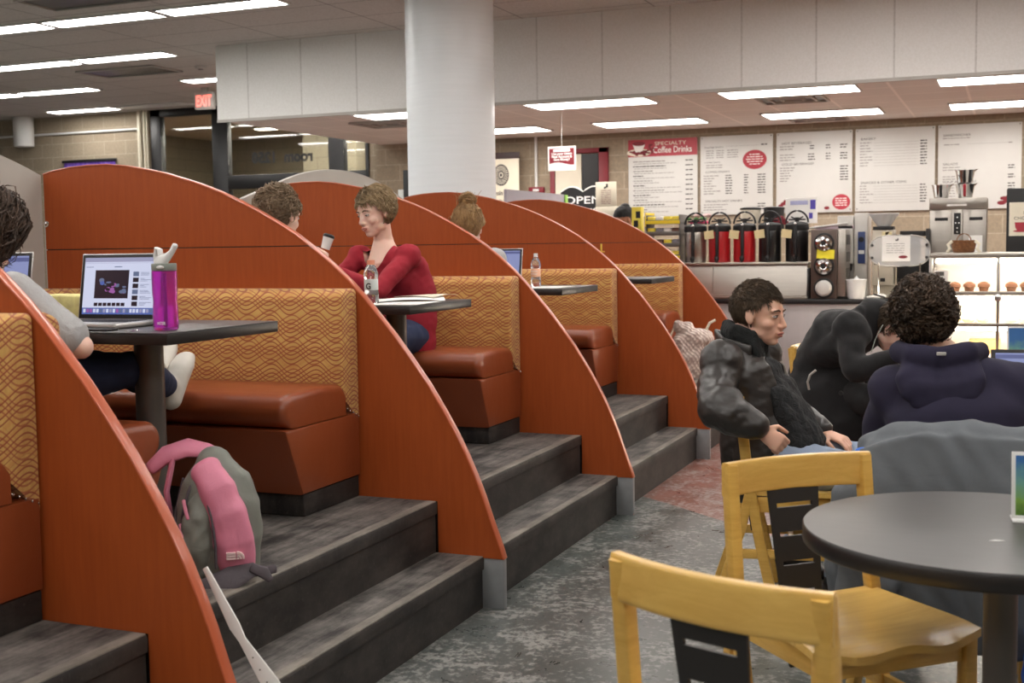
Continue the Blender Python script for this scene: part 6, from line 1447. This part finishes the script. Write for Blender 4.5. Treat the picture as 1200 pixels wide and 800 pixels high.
def wrC(co): return 0.007*noise.noise(V(co[0]*5+co[2]*8, co[1]*5, co[2]*5-co[0]*8))+0.003*noise.noise(V(co[0]*16+co[2]*10, co[1]*16, co[2]*12))
garment(t, 'hoodie', hoodie, M['navy'], 0.010, 26, wrC)
def hood(q):
    dz0 = 0.034
    # soft hood lying on the upper back: rolled rim around the neck and a hanging pouch
    ring = [(-0.325, 4.07, 1.000), (-0.330, 3.985, 0.995), (-0.285, 3.925, 0.990), (-0.20, 3.905, 0.985), (-0.11, 3.93, 1.0), (-0.080, 3.99, 0.997), (-0.115, 4.06, 0.985)]
    q.loft([V(*p)+V(0, 0, dz0) for p in ring], [(0.030, 0.022), (0.034, 0.026), (0.036, 0.030), (0.036, 0.030), (0.036, 0.030), (0.034, 0.026), (0.030, 0.022)], side=(0, 0, 1), seg=16)
    for k_ in range(1, 8):
        a_ = -1+k_/4; x_ = -0.195+0.135*a_; dz = 0.115*(1-a_*a_)**0.6
        q.loft([V(-0.195+0.11*a_, 3.945-0.02*(1-a_*a_), 0.975+dz0), V(x_, 3.900-0.015*(1-a_*a_), 0.955+dz0-dz*0.5), V(-0.195+0.115*a_, 3.880, 0.945+dz0-dz)], [(0.03, 0.018), (0.032, 0.030), (0.03, 0.022)], side=(1, 0, 0), seg=14)
garment(t, 'hood', hood, M['navy'], 0.007, 12, lambda co: 0.004*noise.noise(V(co[0]*16, co[1]*16, co[2]*20)))
q = MB(); q.box((-0.205, 3.862, 1.030), (-0.178, 3.872, 1.040), 0.002); q.build('neck_label', M['soffit_edge'], t, world=True)
def pantsC(q):
    for s_ in 'RL': leg(q, J, s_, 0.016, 1.05, 0.93)
garment(t, 'jeans', pantsC, M['jeans'], 0.010, 3)
for s_ in 'RL':
    q = MB(); foot(q, J['an'+s_], FC[s_][0], 0.008, up=FC[s_][1]); q.remesh(0.008, 2); q.build('shoe', M['shoe_black'], t, angle=180, world=True)
def R_curly(p):
    x, y, z = p
    if z > 0.078: return y < 0.085
    if y > 0.04: return z > 0.055
    if y > -0.01: return z > 0.012
    return z > -0.10 and not (abs(x) > 0.07 and z < -0.02 and y > -0.025)
q = MB(); RC = (0.084, 0.106, 0.098); cC = (0, -0.026, 0.034)
scalp(q, HC, R_curly, 1.0, cC, (0.082, 0.103, 0.095), 0.010, 45); hair_strands(q, HC, 3800, 0.060, R_curly, lambda p, n: (math.sin(p.z*90+p.x*60), math.cos(p.x*80+p.y*50), math.sin(p.y*85)-0.3), 21, r=0.0032, lift=0.010, curl=0.50, c=cC, rad=RC, segs=6, jit=0.35); q.build('hair', H_BLACK, t, angle=180, world=True)

# ---- D: woman in the red sweater
t = thing('person', 'person with short light brown hair in red sweater, looking down, on the booth bench', 'person', (-2.90, 5.45, PLAT))
J = dict(pelvis=(-2.83, 5.50, 0.94), waist=(-2.835, 5.49, 1.07), chest=(-2.86, 5.45, 1.22), neck=(-2.905, 5.42, 1.405),
         shR=(-3.04, 5.42, 1.33), shL=(-2.745, 5.37, 1.33), elR=(-3.15, 5.25, 1.16), wrR=(-3.06, 5.02, 1.25), elL=(-2.80, 5.16, 1.165), wrL=(-2.995, 5.00, 1.285),
         hipR=(-2.90, 5.46, 0.93), hipL=(-2.77, 5.44, 0.93), knR=(-2.95, 5.04, 0.94), knL=(-2.76, 5.02, 0.94), anR=(-2.95, 5.00, 0.50), anL=(-2.76, 4.98, 0.50))
HD = head_matrix((-2.925, 5.375, 1.550), -112, 12, 4)
FD = dict(R=((0, -1, 0), (0, 0, 1)), L=((0, -1, 0), (0, 0, 1)))
body(t, J, HD, M['skin2'], 0.0045, 0.97, hands=(((-3.06, 5.01, 1.255), (0.3, -0.6, 0.5), (-0.8, 0.1, 0.4), 0.6, 1, 0.9), ((-3.0, 4.995, 1.288), (-0.85, -0.25, 0.2), (0.1, -0.3, 0.9), 0.5, -1, 0.9)), feet=FD, k=0.86, lids=0.95, jaw=0.95, nk=0.86)
def sweaterD(q):
    torso(q, J, 0.016, 0.88, False)
    for s_ in 'RL': arm(q, J, s_, 0.010, 0.82, t=0.95)
    q.loft([V(-2.815, 5.50, 1.0), V(-2.82, 5.50, 1.15), V(-2.83, 5.47, 1.27)], [(0.155, 0.12), (0.16, 0.12), (0.15, 0.09)], side=(1, -0.15, 0), seg=24)
    q.loft([V(-2.83, 5.49, 0.90), V(-2.835, 5.49, 1.05)], [(0.165, 0.14), (0.145, 0.115)], side=(1, 0, 0), seg=24)
def cutD(c):   # wide scooped neckline
    f = Vector(c)-V(-2.915, 5.33, 1.40); d = V(0.1, -1, 0).normalized(); l = d.cross(V(0, 0, 1))
    w_ = f.dot(l); 
    return -0.06 < f.dot(d) < 0.10 and abs(w_) < 0.092 and c[2] > 1.27+1.35*abs(w_)*abs(w_)/0.092*0.9
garment(t, 'sweater', sweaterD, M['redknit'], 0.007, 18, lambda co: 0.006*noise.noise(V(co[0]*8+co[2]*8, co[1]*8, co[2]*12-co[0]*8))+0.003*noise.noise(V(co[0]*30, co[1]*30, co[2]*40)), cut=cutD)
def pantsD(q):
    for s_ in 'RL': leg(q, J, s_, 0.014, 0.92, 0.93)
    q.ell((-2.83, 5.50, 0.925), (0.15, 0.13, 0.06))
garment(t, 'jeans', pantsD, M['jeans'], 0.010, 3)
for s_ in 'RL':
    q = MB(); foot(q, J['an'+s_], FD[s_][0], 0.006, up=FD[s_][1]); q.remesh(0.008, 2); q.build('shoe', M['shoe_black'], t, angle=180, world=True)
def R_pixie(p):
    x, y, z = p
    if z > 0.072: return True
    if y > 0.045: return z > 0.062
    if y > 0.0: return z > 0.012+0.8*y
    return z > -0.055 and not (abs(x) > 0.066 and z < -0.012 and y > -0.03)
q = MB(); scalp(q, HD, R_pixie, 0.98, rad=(0.082, 0.101, 0.094)); hair_strands(q, HD, 3200, 0.044, R_pixie, lambda p, n: (-0.8 if p.y > 0 else -0.1, 0.25 if p.y > 0 else -0.1, -0.9 if p.z < 0.07 else -0.2), 31, r=0.0022, lift=0.007, curl=0.14, s=0.98, rad=(0.084, 0.103, 0.098), jit=0.22); q.build('hair', H_LIGHT, t, angle=180, world=True)

# ---- F: brown haired person opposite, mostly hidden by the second partition
def seated(label, base, hx, hy, hz, hyaw, hpitch, face_dir, hairm, top, topname, region, hair_n, hair_len, flow, lift, curl, seed, bench_z=0.86, legz=None, k=0.95, arms=None, voxel=0.008, skin=None, rad=(0.082, 0.102, 0.096), hands=(), extra=None):
    t = thing('person', label, 'person', base); a = R(face_dir); f = V(math.cos(a), math.sin(a), 0); l = V(-f.y, f.x, 0); B = V(base[0], base[1], 0)
    nk_ = V(hx, hy, hz-0.175)-f*0.02; pe = V(B.x, B.y, bench_z+0.10)
    J = dict(pelvis=pe, waist=pe.lerp(nk_, 0.33)-f*0.01, chest=pe.lerp(nk_, 0.68), neck=nk_, shR=nk_-l*0.175*k+V(0, 0, -0.085), shL=nk_+l*0.175*k+V(0, 0, -0.085))
    J.update(elR=J['shR']+f*0.13-l*0.04+V(0, 0, -0.23), elL=J['shL']+f*0.13+l*0.04+V(0, 0, -0.23)); J.update(wrR=J['elR']+f*0.22+l*0.05+V(0, 0, 0.06), wrL=J['elL']+f*0.22-l*0.05+V(0, 0, 0.06))
    J.update(hipR=pe-l*0.09, hipL=pe+l*0.09); J.update(knR=pe-l*0.11+f*0.42, knL=pe+l*0.11+f*0.42); J.update(anR=J['knR']+V(0, 0, -0.46)+f*0.02, anL=J['knL']+V(0, 0, -0.46)+f*0.02)
    if arms: J.update({k_: V(*v) for k_, v in arms.items()})
    H = head_matrix((hx, hy, hz), hyaw, hpitch, 0); F_ = {s_: (tuple(f), (0, 0, 1)) for s_ in 'RL'}
    if extra: extra(J, F_)
    hh = hands or tuple((J['wr'+s_]+(J['wr'+s_]-J['el'+s_]).normalized()*0.01, J['wr'+s_]-J['el'+s_], (0, 0, 1), 0.4, (1 if s_ == 'R' else -1), 0.95) for s_ in 'RL')
    body(t, J, H, skin or M['skin2'], voxel, 1.0, hands=hh, feet=F_, k=k, nk=0.95)
    def g(q):
        torso(q, J, 0.02, k)if topname == 'jacket' else torso(q, J, 0.018, k, False)
        for s_ in 'RL':
            if topname == 'tshirt': limb(q, [J['sh'+s_], J['sh'+s_].lerp(J['el'+s_], 0.8)], [0.055*k, 0.048*k], 0.018)
            else: arm(q, J, s_, 0.016, k, t=0.95)
    garment(t, topname, g, top, 0.009, 3)
    def p_(q):
        for s_ in 'RL': leg(q, J, s_, 0.014, k, 0.93)
        q.ell(pe, (0.16, 0.15, 0.09))
    garment(t, 'jeans', p_, M['jeans'], 0.010, 3)
    for s_ in 'RL':
        q = MB(); foot(q, J['an'+s_], F_[s_][0], 0.007, up=F_[s_][1]); q.remesh(0.008, 2); q.build('shoe', M['shoe_white'], t, angle=180, world=True)
    q = MB(); scalp(q, H, region, 1.0, rad=rad, nz=0.006); hair_strands(q, H, hair_n, hair_len, region, flow, seed, r=0.0026, lift=lift, curl=curl, rad=rad); 
    return t, J, H, q
tF, JF, HF, q = seated('person with tousled brown hair behind the second partition, seen from behind', (-3.02, 4.56, PLAT), -3.06, 4.73, 1.525, 80, 8, 90, H_MID, M['greyknit'], 'sweater', R_curly, 2600, 0.055, lambda p, n: (math.sin(p.z*50), math.cos(p.x*40), -0.5), 0.012, 0.4, 41, arms=dict(elR=(-2.90, 4.84, 1.20), wrR=(-2.985, 4.97, 1.295)), hands=(((-2.985, 4.975, 1.305), (-0.25, 0.45, 0.75), (0.8, -0.1, 0.3), 0.9, -1, 0.85),))
q.build('hair', H_MID, tF, angle=180, world=True)
t = thing('travel_cup', 'small white cup with black lid held up behind the second partition', 'cup', (-3.015, 5.04, 1.375))
q = MB(); Mx = TR(0, 0, 0, -0.2, 0.25); q.lathe([(0, 0), (0.021, 0), (0.026, 0.055), (0, 0.055)], M=Mx, seg=20); q.build('body', M['white'], t)
q = MB(); q.lathe([(0, 0.055), (0.0275, 0.055), (0.0275, 0.066), (0.02, 0.072), (0, 0.072)], M=Mx, seg=20); q.build('lid', M['matte_black'], t)
# ---- G: person with a hair bun
tG, JG, HG, q = seated('person with dark blonde hair in a bun and grey patterned sweater, from behind', (-2.87, 6.14, PLAT), -2.875, 6.38, 1.475, 100, 22, 92, H_BLOND, M['greyknit'], 'sweater', R_curly, 2200, 0.075, lambda p, n: (-p.x*6, -0.2, 0.9), 0.004, 0.08, 51, k=0.95, arms=dict(shR=(-2.70, 6.34, 1.30), shL=(-3.02, 6.34, 1.27)))
for k_ in range(300):
    an = k_*2.39; el_ = math.sin(k_*1.7)*1.2; c_ = V(0.0, -0.06, 0.150); r_ = V(math.cos(an)*math.cos(el_), math.sin(an)*math.cos(el_), math.sin(el_)*0.8)
    d_ = r_.cross(V(0, 0.3, 1)).normalized(); p_ = c_+r_*(0.036+0.012*math.sin(k_*3.1))
    q.loft([HG @ (p_-d_*0.025), HG @ (p_+r_*0.006), HG @ (p_+d_*0.028+r_*0.01*math.sin(k_))], [(0.002, 0.003), (0.003, 0.004), (0.001, 0.001)], seg=5, round_ends=False)
q.ell(HG @ V(0, -0.06, 0.145), 0.036)
for k_ in range(10): q.loft([HG @ V(-0.06+0.012*k_, -0.06, 0.12), HG @ V(-0.065+0.014*k_, -0.07, 0.175), HG @ V(-0.08+0.018*k_, -0.08, 0.185+0.02*math.sin(k_*2.2))], [0.0022, 0.0016, 0.0006], seg=5)
q.build('hair', H_BLOND, tG, angle=180, world=True)
# ---- E: person at the left edge with long hair, legs stretched to the far bench
def exE(J, F_):
    J.update(knR=V(-2.61, 3.13, 1.0), anR=V(-2.745, 3.49, 0.905), knL=V(-2.78, 3.12, 0.995), anL=V(-2.86, 3.57, 0.955))
    for s_ in 'RL': F_[s_] = ((-0.22 if s_ == 'R' else -0.35, 0.65, 0.66), tuple(V(0.05, -0.75, 0.62).normalized()))
def R_long(p):
    x, y, z = p
    return (z > 0.07 and y < 0.08) or (y < 0.02 and z > -0.09)
tE, JE, HE, q = seated('person with long brown hair at the left edge, feet up on far bench', (-2.86, 2.66, PLAT), -2.845, 2.80, 1.435, 95, 15, 92, H_LONG, M['greyknit'], 'tshirt', R_long, 1800, 0.22, lambda p, n: (p.x*3, -0.25, -1), 0.014, 0.22, 61, k=0.88, arms=dict(shR=(-2.66, 2.71, 1.255), elR=(-2.475, 2.77, 1.105), wrR=(-2.69, 2.915, 1.18)), hands=(((-2.70, 2.92, 1.182), (-0.95, 0.15, -0.05), (0, 0, 1), 0.3, 1, 0.9),), extra=exE, rad=(0.086, 0.106, 0.10))
for k_ in range(420):
    rg = random.Random(k_); x0 = rg.uniform(-0.085, 0.085); y0 = rg.uniform(-0.13, -0.05); L_ = rg.uniform(0.13, 0.24); ph = rg.uniform(0, 6)
    pts = [HE @ V(x0*0.9, y0+0.02, 0.0)]
    for i in range(1, 6): pts.append(pts[0]+V(0.010*math.sin(ph+i*1.5), 0.008*math.cos(ph+i*1.3)-0.004*i, -L_*i/5))
    q.loft(pts, [0.0035, 0.0038, 0.0035, 0.003, 0.0025, 0.001], seg=5, round_ends=False)
q.build('hair', H_LONG, tE, angle=180, world=True)
# ---- H: person in a black cap standing behind the counter end
t = thing('person', 'person in black knit cap standing beyond the farthest partition', 'person', (-3.40, 11.15, 0))
J = dict(pelvis=(-3.40, 11.15, 0.95), waist=(-3.40, 11.14, 1.08), chest=(-3.39, 11.12, 1.25), neck=(-3.385, 11.10, 1.43), shR=(-3.57, 11.12, 1.36), shL=(-3.21, 11.12, 1.36), elR=(-3.62, 11.02, 1.12), wrR=(-3.50, 10.96, 0.98), elL=(-3.18, 11.04, 1.12), wrL=(-3.30, 10.97, 0.98),
         hipR=(-3.49, 11.15, 0.92), hipL=(-3.31, 11.15, 0.92), knR=(-3.49, 11.15, 0.50), knL=(-3.31, 11.15, 0.50), anR=(-3.49, 11.17, 0.10), anL=(-3.31, 11.17, 0.10))
HH = head_matrix((-3.38, 11.06, 1.60), -125, 20, 0); FH = {s_: ((0, -1, 0), (0, 0, 1)) for s_ in 'RL'}
body(t, J, HH, M['skin3'], 0.008, 1.0, feet=FH, hands=(((-3.50, 10.95, 0.975), (0.4, -0.5, -0.3), (0, -0.5, 0.8), 0.5, 1), ((-3.30, 10.96, 0.975), (-0.4, -0.5, -0.3), (0, -0.5, 0.8), 0.5, -1)))
def shH(q):
    torso(q, J, 0.02, 1.0, False)
    for s_ in 'RL': arm(q, J, s_, 0.016, 1.0, t=0.95)
garment(t, 'black_shirt', shH, M['wool'], 0.012, 3)
garment(t, 'trousers', lambda q: [leg(q, J, s_, 0.016, 1.0, 0.93) for s_ in 'RL'], M['blackpants'], 0.012, 3)
for s_ in 'RL':
    q = MB(); foot(q, J['an'+s_], FH[s_][0], 0.008); q.remesh(0.01, 2); q.build('shoe', M['shoe_black'], t, angle=180, world=True)
q = MB(); scalp(q, HH, lambda p: p[2] > 0.035+0.25*p[1], 1.0, rad=(0.088, 0.108, 0.104), nz=0.004); q.ell(HH @ V(0, -0.06, 0.115), (0.045, 0.05, 0.03)); q.build('knit_cap', M['wool'], t, angle=180, world=True)
q = MB(); scalp(q, HH, lambda p: p[2] <= 0.04+0.25*p[1] and p[2] > -0.04 and p[1] < -0.01, 1.0, rad=(0.082, 0.102, 0.095)); q.build('hair', H_BLACK, t, angle=180, world=True)
# ---------------------------------------------------------------- camera and view
f_px, yaw, pitch, roll, ch = 1430.86, -0.3888, 0.0784, -0.0146, 1.3776
fwd = Vector((math.sin(yaw)*math.cos(pitch), math.cos(yaw)*math.cos(pitch), -math.sin(pitch)))
rt = Vector((math.cos(yaw), -math.sin(yaw), 0)); up = rt.cross(fwd)
r2 = rt*math.cos(roll)+up*math.sin(roll); u2 = -rt*math.sin(roll)+up*math.cos(roll)
cam = bpy.data.cameras.new('camera'); co = bpy.data.objects.new('camera', cam); COL.objects.link(co)
co.matrix_world = Matrix(((r2.x, u2.x, -fwd.x, 0), (r2.y, u2.y, -fwd.y, 0), (r2.z, u2.z, -fwd.z, ch), (0, 0, 0, 1)))
cam.sensor_width = 36; cam.lens = 36*f_px/1200; cam.clip_end = 100; cam.clip_start = 0.05
cam.dof.use_dof = True; cam.dof.focus_distance = 4.9; cam.dof.aperture_fstop = 5.0
scene.camera = co
w = bpy.data.worlds.new('world'); scene.world = w; w.use_nodes = True
w.node_tree.nodes['Background'].inputs['Color'].default_value = (0.55, 0.6, 0.7, 1); w.node_tree.nodes['Background'].inputs['Strength'].default_value = 0.05
vs = scene.view_settings
scene.display_settings.display_device = 'sRGB'
vs.view_transform = 'Standard'; vs.look = 'None'; vs.gamma = 1; vs.exposure = 1.35; vs.use_curve_mapping = False
